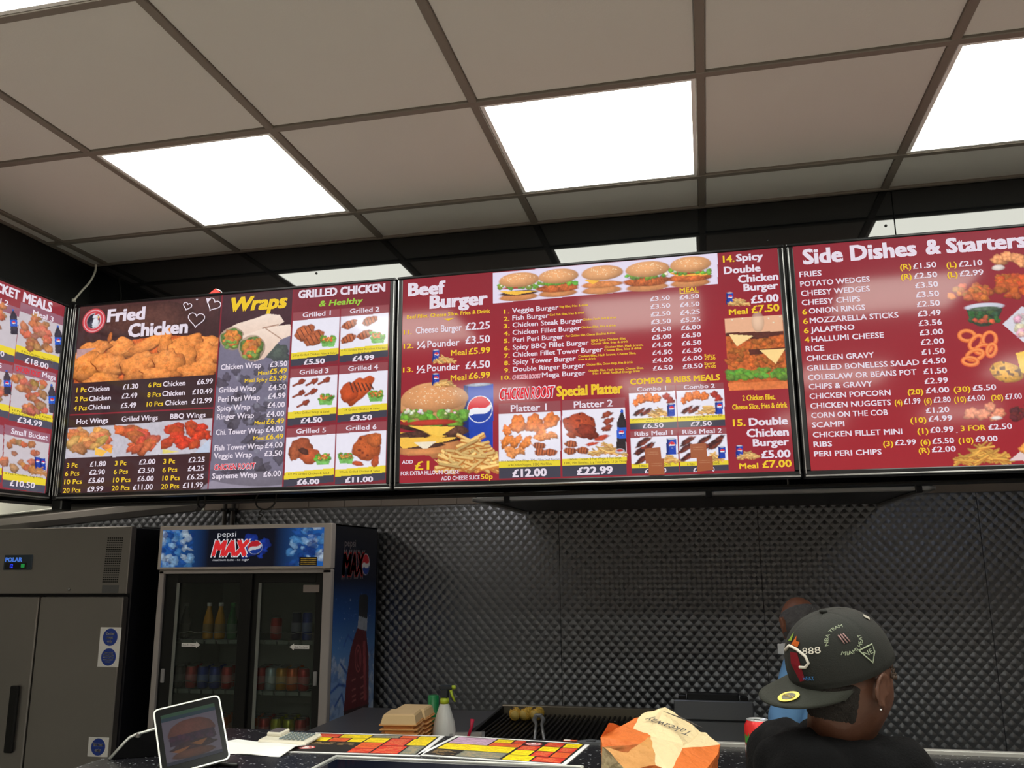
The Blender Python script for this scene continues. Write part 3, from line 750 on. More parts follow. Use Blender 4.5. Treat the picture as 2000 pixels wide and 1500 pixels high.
# big burger, can, fries
c.poly([(425, 870), (600, 862), (612, 1320), (430, 1320)], (24, 62, 170), .15); c.poly([(425, 870), (450, 870), (470, 1300), (430, 1300)], (14, 36, 110), .1)
c.blob(515, 866, 88, 12, (170, 176, 190), lump=0); c.globe(524, 1018, 78, 1.1, -.5)
c.burger(240, 1085, 420, 430, 5, 12)
c.blob(250, 950, 205, 88, (226, 158, 104), lump=.01, nz=.12, shade=.35, hl=.35)
for k in range(70):
    a = rg.uniform(0, 2*pi); q = math.sqrt(rg.random()) * .85; c.blob(250 + 190*q*cos(a), 935 + 68*q*sin(a), 3.6, 2.6, (252, 232, 196), lump=0, nz=0, shade=0, hl=0)
c.pile(60, 1035, 440, 1075, 34, 20, (120, 172, 60), 44); c.pile(70, 1020, 430, 1045, 12, 11, (238, 236, 216), 45)
c.blob(240, 1098, 165, 20, (196, 62, 46), lump=.02, nz=.2)
c.blob(130, 1178, 110, 26, (90, 56, 44), lump=.05, nz=.9); c.blob(370, 1150, 95, 34, (96, 60, 46), lump=.05, nz=.9)
c.poly([(100, 1118), (380, 1125), (290, 1185)], (250, 200, 80), .1)
c.blob(180, 1235, 150, 26, (90, 56, 44), lump=.05, nz=.9); c.poly([(55, 1190), (400, 1190), (330, 1215), (75, 1258), (55, 1240)], (246, 192, 76), .1); c.poly([(135, 1218), (275, 1212), (205, 1268)], (240, 226, 200), .1)
c.blob(200, 1280, 160, 24, (222, 146, 88), lump=.02, nz=.2)
c.fries(320, 1165, 612, 1360, 100, 130, 17, 3)
c.poly([(52, 1300), (230, 1300), (330, 1390), (260, 1470), (52, 1470)], (156, 30, 44), .02)
c.fries(325, 1280, 612, 1370, 50, 120, 16, 5)
for (x, y, s_) in ((0, 0, 0),): pass
def mini(cx, cy):       # little can with fries
    c.can(cx, cy + 6, 42, 72); c.fries(cx + 6, cy + 4, cx + 104, cy + 42, 44, 40, 5.5, int(cx))
mini(252, 680); mini(255, 828)
# platters
cell(c, ((636, 985), (1005, 968), (1016, 1438), (650, 1445)), .135, .145, .085); cell(c, ((1015, 965), (1392, 948), (1413, 1425), (1027, 1437)), .135, .145, .085)
for k, (x, y, a, b) in enumerate(((755, 1110, 52, 58), (850, 1105, 50, 60), (950, 1090, 46, 56), (690, 1150, 38, 26), (890, 1150, 50, 30))): c.fried(x, y, a, b, .4 * k, k, (232, 120, 52))
for k, (x, y) in enumerate(((690, 1215), (745, 1218), (805, 1225))): c.fried(x, y, 52, 27, -.9, k + 7, (226, 124, 50))
for k, (x, y) in enumerate(((925, 1185), (885, 1195), (960, 1180))): c.fried(x, y, 40, 22, .3, k + 17, (228, 134, 74))
for k, (x, y) in enumerate(((705, 1265), (745, 1280), (720, 1300), (775, 1275))): c.fried(x, y, 34, 22, .2 * k, k + 27, (226, 140, 80))
for (x, y) in ((885, 1245), (895, 1285), (955, 1285)): grilled(x, y, 42, 24, .1, x)
c.blob(1125, 1120, 100, 78, (196, 80, 44), .3, .1, .5, 3, dark=(100, 36, 26)); c.blob(1175, 1160, 70, 44, (150, 56, 36), .5, .12, .6, 4); c.blob(1075, 1180, 34, 20, (180, 80, 46), .4)
for k, (x, y) in enumerate(((1285, 1055), (1295, 1095), (1288, 1138))): c.blob(x, y, 38, 20, (150, 66, 46), -.4, .2, .6, k)
for k, (x, y) in enumerate(((1265, 1190), (1200, 1235), (1250, 1205))): c.blob(x, y, 46, 12, (200, 74, 50), -.15, .15, .4, k)
for (x, y) in ((1075, 1235), (1070, 1278), (1145, 1275)): grilled(x, y, 42, 24, .1, x)
c.fries(1205, 1225, 1385, 1295, 44, 60, 7, 8); c.bottle(1375, 1025, 1285, 56); c.blob(1368, 1280, 32, 18, (220, 210, 220), lump=0); c.blob(1368, 1276, 24, 10, (190, 60, 40), lump=0)
# combos
C.z = Z4
def ribs(x, y, k, s=1.0):
    c.blob(x, y, 52 * s, 17 * s, (84, 38, 36), -.55, .15, .7, k, dark=(140, 60, 44)); c.blob(x + 6, y + 4, 40 * s, 8 * s, (130, 56, 40), -.55, .2, .6, k + 1)
for (q, hf) in ((((130, 888), (410, 872), (428, 1138), (145, 1148)), 0), (((416, 872), (700, 858), (717, 1125), (432, 1137)), 0)): cell(c, q, .14, .14, .12)
for (q, hf) in ((((147, 1160), (428, 1148), (442, 1412), (162, 1422)), 0), (((434, 1147), (720, 1137), (738, 1402), (448, 1412)), 0)): cell(c, q, .15, .14, .10)
for dx, dy in ((0, 0), (288, -12)):
    for k, (x, y, a, b) in enumerate(((205, 960, 34, 32), (255, 950, 36, 30), (300, 955, 28, 30), (175, 985, 26, 16))): c.fried(x + dx, y + dy, a, b, .4 * k, k, (230, 116, 50))
    for k, (x, y) in enumerate(((360, 945), (385, 970))): c.blob(x + dx, y + dy, 26, 24, (176, 54, 42), .5, .2, .6, k)
    ribs(195 + dx, 1040 + dy, 1, .9); ribs(238 + dx, 1040 + dy, 2, .9); c.fries(265 + dx, 1012 + dy, 385 + dx, 1062 + dy, 36, 44, 6, 4 + dx); c.can(388 + dx, 1028 + dy, 46, 76)
for k, (x, y) in enumerate(((225, 1225), (215, 1275), (250, 1260), (225, 1330))): ribs(x, y, k, 1.15)
for k, (x, y) in enumerate(((490, 1220), (590, 1215), (670, 1215), (480, 1265), (590, 1262), (655, 1245), (490, 1318))): ribs(x, y, k, 1.1)
c.fries(330, 1295, 430, 1345, 34, 42, 6, 5); c.can(393, 1255, 58, 98); c.fries(600, 1295, 690, 1335, 30, 42, 6, 6); c.can(697, 1293, 42, 72)
mini(733, 328); mini(802, 1282)
# tall double burger picture
c.poly([(703, 462), (1055, 437), (1090, 897), (737, 912)], (196, 96, 44), .6)
c.poly([(703, 462), (1055, 437), (1060, 545), (708, 552)], (232, 176, 140), .05); c.blob(905, 480, 40, 70, (240, 214, 186), lump=0, nz=.05, shade=.6, edge=.6, a=.5)
for (x, y) in ((750, 468), (812, 460), (970, 460), (1000, 485), (1040, 450)): c.blob(x, y, 8, 6, (250, 232, 200), lump=0, nz=0)
for k in range(60):
    x = rg.uniform(725, 1075); y = rg.uniform(560, 770); c.blob(x, y, 26, 17, (214 - rg.uniform(0, 40), 104, 44), rg.uniform(-1, 1), .2, .8, k, .6, hl=.4)
c.poly([(712, 548), (1060, 540), (1062, 560), (900, 590), (712, 570)], (92, 44, 34), .5); c.poly([(850, 655), (1075, 640), (1076, 665), (860, 690)], (88, 40, 30), .5)
c.poly([(730, 558), (880, 568), (780, 635)], (250, 214, 150), .05); c.poly([(918, 658), (1072, 650), (1015, 745)], (250, 212, 140), .05)
c.pile(740, 780, 1080, 835, 44, 19, (110, 160, 60), 60, 1.5); c.poly([(728, 862), (1088, 850), (1090, 897), (737, 912)], (222, 120, 64), .3)
# lettering
C.z = Z3; T = C.text; C.slope = -.075
T('Beef', 73, 312, 298, 78, 0, 'heading_lettering', .05); T('Burger', 205, 390, 555, 78, 0, 'heading_lettering', .05)
T('Beef Fillet, Cheese Slice, Fries & Drink', 72, 455, 570, 23, YC, 'caption_lettering')
T('Cheese Burger', 127, 548, 403, 42); T('£2.25', 425, 527, 572, 46); T('¼', 137, 642, 190, 46); T('Pounder', 200, 634, 392, 42); T('£3.50', 427, 612, 575, 46)
T('½', 139, 793, 193, 46); T('Pounder', 203, 783, 397, 42); T('£4.50', 432, 768, 580, 46)
for n, x0, y0, x1, h in (('11.', 56, 553, 104, 28), ('12.', 58, 640, 117, 30), ('13.', 59, 788, 120, 30), ('Meal', 342, 685, 437, 34), ('£5.99', 448, 677, 578, 38), ('Meal', 345, 840, 440, 34), ('£6.99', 453, 830, 582, 38), ('£1', 148, 1388, 235, 52), ('50p', 543, 1447, 614, 30)): T(n, x0, y0, x1, h, YC)
T('ADD', 72, 1352, 137, 23); T('FOR EXTRA HLLOUMI CHEESE', 67, 1422, 413, 24); T('ADD CHEESE SLICE', 308, 1453, 537, 24)
q = [C.P(*p) for p in ((288, 455), (355, 450), (322, 467))]; C.t['lettering'].add([(p[0], -.001, p[1]) for p in q], [(0, 1, 2), (0, 2, 1)], YC)
for k, (n, y, x0, x1) in enumerate((('Veggie Burger', 420, 702, 982), ('Fish Burger', 466, 705, 925), ('Chicken Steak Burger', 511, 707, 1128), ('Chicken Fillet Burger', 557, 708, 1117), ('Peri Peri Burger', 603, 710, 1015),
        ('Spicy BBQ Fillet Burger', 649, 712, 1168), ('Chicken Fillet Tower Burger', 696, 713, 1253), ('Spicy Tower Burger', 741, 714, 1092), ('Double Ringer Burger', 787, 717, 1148), ('Mega Burger', 823, 892, 1152))):
    T(n, x0, y, x1, 30, WC, 'burger_list'); T('%d.' % (k + 1), (653, 653, 654, 655, 657, 659, 661, 662, 664, 647)[k], y + (14 if k == 9 else 5), (687, 688, 690, 692, 692, 694, 696, 697, 699, 705)[k], 26, YC, 'burger_list')
T('CHICKEN ROOST', 713, 835, 885, 26, WC, 'burger_list', .06, .1); T('CHICKEN ROOST', 714, 834, 884, 25, RC, 'burger_list', .015, .1, dy=-.0016)
for n, x0, y0, x1 in (('Veg fillet, fries & drink', 985, 390, 1160), ('Cod Fish fillet, fries & drink', 928, 440, 1138), ('Chicken Steak, fries & drink', 1130, 470, 1330), ('Chicken fillet, fries & drink', 1120, 520, 1330), ('Peri Chicken fillet, Cheese Slice,fries & drink', 1028, 573, 1328),
        ('BBQ Spicy Chicken fillet', 1183, 601, 1390), ('Cheese Slice, fries & drink', 1183, 621, 1405), ('Chicken fillet, Hash brown,', 1263, 643, 1496), ('Cheese Slice, fries & drink', 1263, 662, 1488), ('Chicken fillet, Hash brown, Cheese Slice,', 1107, 700, 1453), ('fries & drink', 1107, 719, 1212),
        ('Chicken fillet, Onion Rings, fries & drink', 1158, 752, 1435), ('Double fillet, Hash brown, Cheese Slice,', 1172, 790, 1500), ('fries & Small RedBull Energy drink', 1195, 807, 1480)): T(n, x0, y0, x1, 14, YC, 'caption_lettering', .02)
T('CHICKEN ROOST', 635, 962, 968, 72, WC, 'heading_lettering', .07, .12); T('CHICKEN ROOST', 640, 959, 963, 66, RC, 'heading_lettering', .03, .12, dy=-.0016)
T('Special Platter', 982, 940, 1378, 62, YC, 'heading_lettering', .05); T('Platter 1', 710, 1035, 925, 42, 0, 'heading_lettering'); T('Platter 2', 1087, 1014, 1320, 42, 0, 'heading_lettering')
for n, x0, y0, x1 in (('3 Pcs Chicken, 3 Hot Wings, 3 Mini Fillets,Small Popcorn', 650, 1346, 1010), ('or 4 Chicken Nuggets, 3 BBQ Mini Fillets', 703, 1370, 962), ('1 Whole Chicken, 3 Peri Wings, 3 Peri Strips,', 1058, 1337, 1380), ('3 BBQ Mini Boneless, Lrg. Fries,Gravy, 1.5 Ltr Drink', 1035, 1360, 1407)): T(n, x0, y0, x1, 15, KC, 'caption_lettering', .01)
T('£12.00', 730, 1435, 935, 46, 0, 'price_lettering', .045); T('£22.99', 1115, 1424, 1328, 46, 0, 'price_lettering', .045)
C.z = Z4
T('MEAL', 430, 297, 545, 29, YC, 'price_lettering')
a, b = C.P(430, 303), C.P(545, 294); C.t['price_lettering'].box((a[0], -.0014, a[1] - .0008), (b[0], -.0004, a[1] + .0008), YC)
P1 = '3.50 3.50 2.50 3.50 4.50 5.00 4.50 4.50 4.00 6.50'.split(); P2 = '4.50 4.50 4.25 5.25 6.00 6.50 6.50 6.50 6.00 8.50'.split()
for k in range(10):
    x = 253 + k * 2.6; y = 350 + k * 48.1; T('£' + P1[k], x, y, x + 119, 28, WC, 'price_lettering')
    x = 430 + k * 2.9; y = 340 + k * 48.1; T('£' + P2[k], x, y, x + 119, 28, WC, 'price_lettering')
for n, x0, y0, x1 in (('Spicy', 583, 700, 650), ('£7.00', 587, 721, 652), ('Spicy', 585, 750, 652), ('£9.00', 590, 771, 657)): T(n, x0, y0, x1, 17, YC, 'price_lettering', .02)
T('COMBO & RIBS MEALS', 140, 870, 680, 35, YC, 'heading_lettering', .04)
for n, x0, y0, x1, h in (('Combo 1', 182, 912, 357, 25), ('Combo 2', 463, 900, 650, 25), ('Ribs Meal 1', 173, 1188, 400, 27), ('Ribs Meal 2', 460, 1178, 695, 27), ('£6.50', 220, 1141, 345, 28), ('£7.50', 507, 1130, 635, 28),
        ('£', 237, 1417, 260, 26), ('0', 350, 1412, 367, 26), ('£', 527, 1411, 550, 26), ('0', 640, 1408, 655, 26)): T(n, x0, y0, x1, h, WC, 'price_lettering')
for n, x0, y0, x1 in (('2 Pcs Chicken, 2 BBQ Wings, 2 BBQ Ribs', 153, 1091, 405), ('Fries & Drink', 240, 1103, 322), ('4 Mini fillets, 2 BBQ Wings, 2 BBQ Ribs', 442, 1080, 697), ('Fries & Drink', 525, 1092, 610)): T(n, x0, y0, x1, 9, KC, 'caption_lettering', .01)
for n, x0, y0, x1 in (('3 Ribs', 203, 1380, 246), ('Drink', 352, 1372, 393), ('6 Ribs', 490, 1370, 534), ('Drink', 645, 1364, 685)): T(n, x0, y0, x1, 15, KC, 'caption_lettering', .01)
for n, x0, y0, x1, h in (('Spicy', 770, 100, 935, 44), ('Double', 697, 180, 920, 44), ('Chicken', 783, 235, 1028, 46), ('Burger', 817, 288, 1028, 44), ('£5.00', 863, 365, 1032, 48), ('Double', 858, 1128, 1092, 46), ('Chicken', 845, 1198, 1098, 48), ('Burger', 883, 1255, 1100, 44), ('£5.00', 935, 1328, 1110, 46)): T(n, x0, y0, x1, h, WC, 'double_burger_lettering', .04)
for n, x0, y0, x1, h in (('14.', 690, 107, 760, 42), ('Meal', 730, 437, 845, 34), ('£7.50', 867, 425, 1037, 45), ('15.', 762, 1131, 838, 42), ('Meal', 803, 1393, 917, 33), ('£7.00', 942, 1387, 1117, 44), ('2 Chicken fillet,', 818, 973, 1015, 33), ('Cheese Slice, fries & drink', 757, 1029, 1087, 33)): T(n, x0, y0, x1, h, YC, 'double_burger_lettering', .03)
C.done()
# brown paper notes taped over the rib prices
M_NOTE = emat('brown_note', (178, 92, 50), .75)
noted = (((233, 1266), (328, 1258), (338, 1350), (243, 1358), 'upper brown note on the left ribs picture'), ((258, 1335), (350, 1328), (356, 1425), (262, 1428), 'lower brown note hiding the price under the left ribs picture'),
         ((505, 1240), (600, 1234), (610, 1320), (512, 1328), 'upper brown note on the right ribs picture, nearest the double burgers'), ((545, 1322), (640, 1314), (647, 1400), (552, 1410), 'lower brown note hiding the price under the right ribs picture'))
for k, (p0, p1, p2, p3, lab) in enumerate(noted):
    q = [C.P(*p) for p in (p0, p1, p2, p3)]; cx = sum(p[0] for p in q) / 4; cz = sum(p[1] for p in q) / 4; dd = -.003 - .0012 * (k % 2)
    o = thing('paper_note', (1.366 + cx, .60 + dd, SZ0 + cz), lab, 'note', 'brown paper notes on the beef burger screen')
    v = [(p[0] - cx, 0, p[1] - cz) for p in q] + [(p[0] - cx, .0012, p[1] - cz) for p in q]
    MB().add(v, [(0, 3, 2, 1), (4, 5, 6, 7), (0, 1, 5, 4), (1, 2, 6, 5), (2, 3, 7, 6), (3, 0, 4, 7)]).obj('note_paper', M_NOTE, o)
    w_ = q[1][0] - q[0][0]; tm_ = MB()
    for j, n in enumerate(('CURRENTLY', 'UNAVAILABLE')): put_text(tm_, n, (-w_*.34, -.0006, .008 - j * .006), (1, 0, 0), (0, 0, 1), w_*.68, .0035, 0, .01, res=1)
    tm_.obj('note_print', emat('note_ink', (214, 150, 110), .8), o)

# ---------------- screen D: side dishes
uT = (onY(2000, 442, .60)[0] - 2.662) / 1.23; uB = (onY(2000, 923.5, .60)[0] - 2.662) / 1.23
D = Screen((2.642, .60, SZ0), 0, 1.270, [(1550, 482), (2000, 442), (2000, 923.5), (1586, 930)], [(0, 0), (uT, 0), (uB, 1), (0, 1)], (156, 32, 44),
           'rightmost lit menu screen headed Side Dishes & Starters', 7)
c = D.cv; D.z = Z5
c.poly([(30, 120), (2600, -100), (2600, 1400), (133, 1415)], (140, 38, 50), .03, grad=(160, 32, 42))
D.z = Z6
for k, (x, y, a, b) in enumerate(((785, 90, 52, 36), (840, 70, 50, 34), (900, 80, 50, 36), (930, 110, 44, 30))): c.fried(x, y, a, b, .3, k, (224, 146, 96))
c.blob(780, 138, 44, 20, (240, 222, 214), lump=.03, nz=.1)
c.pile(490, 260, 730, 330, 34, 24, (226, 122, 66), 3); c.pile(780, 190, 1050, 320, 60, 20, (212, 96, 44), 4, 1.9)
c.poly([(582, 395), (810, 395), (770, 485), (720, 508), (660, 508), (610, 480)], (52, 64, 50), .5); c.pile(615, 410, 780, 480, 26, 16, (70, 108, 62), 5); c.pile(640, 440, 770, 485, 6, 14, (226, 110, 70), 6)
c.blob(695, 385, 132, 26, (206, 206, 220), lump=0, nz=.05, shade=.1); c.blob(695, 398, 110, 16, (90, 108, 86), lump=.03, nz=.6)
c.poly([(808, 495), (925, 385), (1080, 400), (1080, 640), (938, 610)], (216, 212, 222), .06); c.pile(900, 430, 1000, 560, 12, 26, (236, 214, 204), 8)
for k, (x, y, a, b, r) in enumerate(((590, 568, 48, 32, .1), (645, 610, 50, 30, -.9), (728, 592, 40, 46, .2), (690, 655, 50, 28, -.2), (640, 690, 52, 30, -.3), (610, 730, 46, 24, .1), (740, 660, 26, 40, .3))): c.ring(x, y, a, b, 24, (226, 112 - 6*k % 20, 52), r); c.ring(x, y - 3, a*.98, b*.98, 13, (244, 146, 80), r)
c.blob(835, 800, 108, 66, (236, 168, 52), .25, .04, .5, 5, .45, dark=(110, 64, 30)); c.poly([(890, 680), (1050, 640), (1050, 860), (925, 800)], (242, 192, 60), .2)
for k, (x, y, a, b) in enumerate(((620, 1060, 56, 36), (690, 1065, 58, 34), (735, 1020, 36, 34), (790, 1060, 46, 32), (770, 1085, 50, 22))): c.fried(x, y, a, b, -.3, k, (220, 130, 96))
c.blob(775, 1090, 40, 14, (240, 226, 216), lump=.05, nz=.1); c.pile(870, 1010, 1050, 1100, 22, 20, (110, 44, 44), 12)
c.fries(550, 1255, 840, 1365, 90, 90, 11, 13, (246, 186, 84)); c.poly([(850, 1365), (930, 1300), (1080, 1300), (1080, 1365)], (226, 200, 196), .05); c.fried(960, 1290, 46, 40, 0, 3, (236, 150, 70))
# the part of the display beyond the frame carries more of the same
D.z = (0, 0, 1.0)
c.pile(2040, 520, 2300, 600, 40, 11, (224, 128, 66), 31); c.fries(2060, 700, 2280, 800, 70, 34, 5, 32); c.pile(2050, 850, 2280, 900, 24, 12, (210, 90, 50), 33)
D.z = Z5; T = D.text; D.slope = -.075
T('Side Dishes', 87, 222, 722, 84, 0, 'heading_lettering', .045); T('&', 772, 165, 858, 84, 0, 'heading_lettering', .045); T('Starters', 888, 158, 1345, 84, 0, 'heading_lettering', .045)
for n, x0, y0, x1 in (('FRIES', 67, 297, 190), ('POTATO WEDGES', 72, 352, 458), ('CHEESY WEDGES', 76, 406, 458), ('CHEESY CHIPS', 80, 459, 405), ('ONION RINGS', 120, 507, 432), ('MOZZARELLA STICKS', 125, 562, 618), ('JALAPENO', 130, 615, 373),
        ('HALLUMI CHEESE', 135, 670, 537), ('RICE', 102, 725, 205), ('CHICKEN GRAVY', 107, 781, 482), ('GRILLED BONELESS SALAD', 110, 837, 735), ('COLESLAW OR BEANS POT', 115, 891, 720), ('CHIPS & GRAVY', 120, 944, 473), ('CHICKEN POPCORN', 124, 999, 575),
        ('CHICKEN NUGGETS', 129, 1055, 577), ('CORN ON THE COB', 134, 1110, 560), ('SCAMPI', 138, 1165, 318), ('CHICKEN FILLET MINI', 143, 1222, 640), ('RIBS', 147, 1277, 250), ('PERI PERI CHIPS', 150, 1333, 525)): T(n, x0, y0, x1, 31, WC, 'dish_list')
for n, x0, y0, x1 in (('6', 83, 512, 110), ('6', 88, 566, 115), ('6', 92, 620, 120), ('4', 97, 673, 124)): T(n, x0, y0, x1, 31, YC, 'dish_list')
for n, x0, y0, x1 in (('£1.50', 700, 250, 832), ('£2.10', 958, 238, 1092), ('£2.50', 706, 307, 837), ('£2.99', 963, 294, 1098), ('£3.50', 712, 362, 842), ('£3.50', 717, 416, 848), ('£2.50', 722, 471, 853), ('£3.49', 727, 526, 858), ('£3.56', 733, 581, 864),
        ('£3.00', 738, 636, 870), ('£2.00', 745, 691, 876), ('£1.50', 750, 748, 882), ('£4.50', 755, 803, 888), ('£1.50', 761, 861, 894), ('£2.99', 767, 918, 900), ('£4.00', 775, 973, 906), ('£5.50', 1040, 961, 1173), ('£1.99', 652, 1035, 745), ('£2.80', 818, 1028, 915),
        ('£4.00', 1010, 1021, 1110), ('£7.00', 1225, 1013, 1320), ('£1.20', 775, 1088, 907), ('£4.99', 790, 1138, 925), ('£0.99', 800, 1203, 933), (',', 945, 1205, 956), ('£2.50', 1130, 1190, 1265), ('£2.99', 602, 1274, 720), ('£5.50', 812, 1268, 935), ('£9.00', 1057, 1260, 1182), ('£2.00', 810, 1317, 945)):
    T(n, x0, y0, x1, 8 if n == ',' else 32, WC, 'price_lettering')
for n, x0, y0, x1 in (('(R)', 627, 255, 690), ('(L)', 888, 243, 947), ('(R)', 632, 312, 693), ('(L)', 893, 300, 952), ('(20)', 672, 980, 760), ('(30)', 932, 968, 1027), ('(4)', 600, 1040, 642), ('(6)', 765, 1033, 808), ('(10)', 935, 1027, 1002), ('(20)', 1145, 1018, 1213),
        ('(10)', 688, 1145, 778), ('(1)', 727, 1208, 790), ('3 FOR', 973, 1196, 1115), ('(3)', 535, 1279, 592), ('(6)', 745, 1273, 802), ('(10)', 960, 1267, 1045), ('(R)', 735, 1322, 798)): T(n, x0, y0, x1, 31, YC, 'price_lettering')
D.done()

# ---------------- screen A: bucket meals, on the left run, seen at a slant
AW = 1.23
A = Screen((.062, -.675, SZ0), pi / 2, 1.270, [(0, 538), (142, 595), (86, 960), (0, 958.5)], [(1 - .344 / AW, 0), (1, 0), (1, 1), (1 - .195 / AW, 1)], (140, 60, 68),
           'slanting lit menu screen on the left wall headed Bucket Meals', 9, res=(560, 320))
c = A.cv; c0fm = A.cv0; c.fm = lambda x, y: (x, y)
for ci in range(6):
    for ri in range(3):
        x0 = 6 + ci * 67; y0 = 42 + ri * 92; cell(c, ((x0, y0), (x0 + 62, y0), (x0 + 62, y0 + 86), (x0, y0 + 86)), .16, .13, .12, (150, 96, 112), (200, 190, 196), (78, 76, 92))
        c.pile(x0 + 8, y0 + 20, x0 + 46, y0 + 54, 14, 5, (200, 128, 86), ci * 3 + ri, 1.3); c.bottle(x0 + 54, y0 + 17, y0 + 56, 9, (60, 54, 66), (60, 100, 190))
c.fm = lambda x, y: c0fm(A.z[0] + x / A.z[2], A.z[1] + y / A.z[2])
A.z = Z1; A.slope = .38
c.poly([(-118, 20), (445, 235), (270, 1375), (-170, 1370)], (146, 46, 56), .05)
for q, hf in ((((-110, 150), (172, 250), (118, 585), (-180, 500)), 0), (((180, 212), (435, 300), (385, 618), (125, 560)), 0), (((-120, 560), (112, 600), (65, 930), (-160, 880)), 0), (((118, 590), (372, 640), (328, 980), (68, 940)), 0), (((-160, 930), (35, 975), (0, 1330), (-200, 1300)), 0), (((40, 965), (318, 1010), (265, 1375), (5, 1360)), 0)):
    cell(c, q, .16, .13, .12, (150, 96, 112), (200, 190, 196), (78, 76, 92))
for k, (x0, y0, x1, y1, n, cc) in enumerate(((180, 295, 350, 500, 30, (200, 130, 88)), (-70, 230, 80, 400, 18, (200, 124, 84)), (110, 670, 300, 880, 34, (196, 124, 88)), (-80, 700, 50, 830, 14, (204, 136, 92)), (50, 1060, 245, 1150, 10, (198, 124, 86)), (20, 1180, 250, 1240, 12, (200, 130, 88)))):
    c.pile(x0, y0, x1, y1, n, 22, cc, k, 1.3)
for (x, y0, y1) in ((130, 255, 410), (395, 350, 520), (70, 630, 780), (340, 705, 880)): c.bottle(x, y0, y1, 44, (60, 54, 66), (60, 100, 190))
c.can(232, 1190, 32, 74); c.can(264, 1196, 32, 74); c.fries(210, 1215, 270, 1255, 20, 40, 5, 3, (214, 160, 110))
T = A.text
A.slope = .36
T('BUCKET', -62, 112, 170, 62, 0, 'heading_lettering', .05); T('MEALS', 190, 208, 363, 62, 0, 'heading_lettering', .05); T('Meal 2', -45, 186, 100, 34, 0, 'heading_lettering'); T('Meal 3', 247, 288, 368, 34, 0, 'heading_lettering')
A.slope = .2
T('£18.00', 183, 580, 325, 36, 0, 'price_lettering'); T('£13.00', -80, 515, 58, 36, 0, 'price_lettering'); T('Meal 5', -90, 590, 38, 32, 0, 'heading_lettering'); T('CHICKEN ROOST', 125, 632, 275, 34, RC, 'heading_lettering'); T('Mega', 285, 662, 365, 32, 0, 'heading_lettering')
T('£34.99', 118, 948, 267, 36, 0, 'price_lettering'); A.slope = .12; T('Small Bucket', 75, 1022, 298, 36, 0, 'heading_lettering'); A.slope = .06; T('£10.50', 50, 1346, 203, 38, 0, 'price_lettering')
A.slope = .25
for n, x0, y0, x1 in (('8 Pcs Chicken, Family Fries', 165, 515, 375), ('4 Hot Wings, 1.5 Ltr Drink', 175, 535, 350), ('12 Pcs Chicken, 4 Fillets', 90, 880, 320), ('Family Fries, 1.5 Ltr Drink', 90, 900, 300), ('6 Pcs Chicken, Lrg Fries', 25, 1275, 250)): T(n, x0, y0, x1, 12, KC, 'caption_lettering', .01)
A.done()

# kitchen ceiling lights (outside the frame, above the screens' line of sight); the middle three are added to brighten the kitchen
for k, (x, y, lab) in enumerate(((-1.2, 1.0, 'square kitchen ceiling light panel near the steel fridge'), (1.5, 1.25, 'added fill light panel over the worktop'), (3.7, 1.2, 'added fill light panel at the right of the kitchen'), (-2.3, 2.7, 'added fill light panel above the steel fridge'), (.50, 2.15, 'square kitchen ceiling light panel beside the drinks fridge'))):
    o = thing('kitchen_light', (x, y, 2.548), lab, 'light', 'kitchen ceiling lights')
    MB().bbox((0, 0, 0), (.6, .6, .012), .002).obj('light_frame', M_LFRAME, o)
    MB().box((.02, .02, -.002), (.58, .58, .001)).obj('diffuser', mat('kitchen_diffuser_%d' % k, (255, 240, 225), .5, emit=(8.0, 3.0, 2.2, 7.0, 4.0)[k], ecol=((255, 240, 225), (235, 240, 255), (235, 240, 255), (255, 244, 230), (255, 248, 240))[k]), o)

# ================================================================== kitchen: duct, hood, cables
M_CABLE = mat('black_cable', (10, 10, 10), 0.5); M_CABLEW = mat('white_cable', (190, 188, 176), 0.5)
t = thing('ventilation_duct', onY(180, 1012, 3.15), 'grey metal duct sloping up above the steel fridge', 'duct')
a, b = Vector(onY(-60, 1030, 3.15)), Vector(onY(395, 981, 3.15)); d = (b - a).normalized(); up = Vector((0, 1, 0)).cross(d) * -1; M4 = Matrix((( d.x, 0, up.x, a.x), (d.y, 1, up.y, a.y), (d.z, 0, up.z, a.z), (0, 0, 0, 1)))
MB().bbox((0, -.07, -.055), ((b - a).length, .07, .055), .035, M=M4).obj('duct_body', mat('duct_grey', (150, 146, 142), .5, metal=.2, noise=.1), t, world=True)
MB().bbox((0, -.075, .05), ((b - a).length, .06, .062), .004, M=M4).obj('duct_ledge', M_WALLW, t, world=True)
t = thing('extraction_hood', (2.3, 2.2, 2.0), 'dark extraction hood with a pale steel lower edge over the grill', 'hood')
MB().box((1.2, 2.22, 2.03), (3.38, 3.46, 2.5)).obj('hood_body', mat('dark_hood_steel', (44, 44, 48), .4, metal=.7, noise=.1), t, world=True)
MB().bbox((1.19, 2.2, 2.012), (3.39, 2.24, 2.032), .004).bbox((1.19, 2.2, 2.012), (1.22, 3.46, 2.032), .004).bbox((3.36, 2.2, 2.012), (3.39, 3.46, 2.032), .004).obj('hood_rim', mat('pale_steel_rim', (190, 188, 184), .35, metal=.6), t, world=True)
for x in (1.36, 2.36, 3.3): MB().bbox((x, 2.19, 2.0), (x + .03, 2.21, 2.035), .003).obj('rim_clip', M_BLACK, t, world=True)
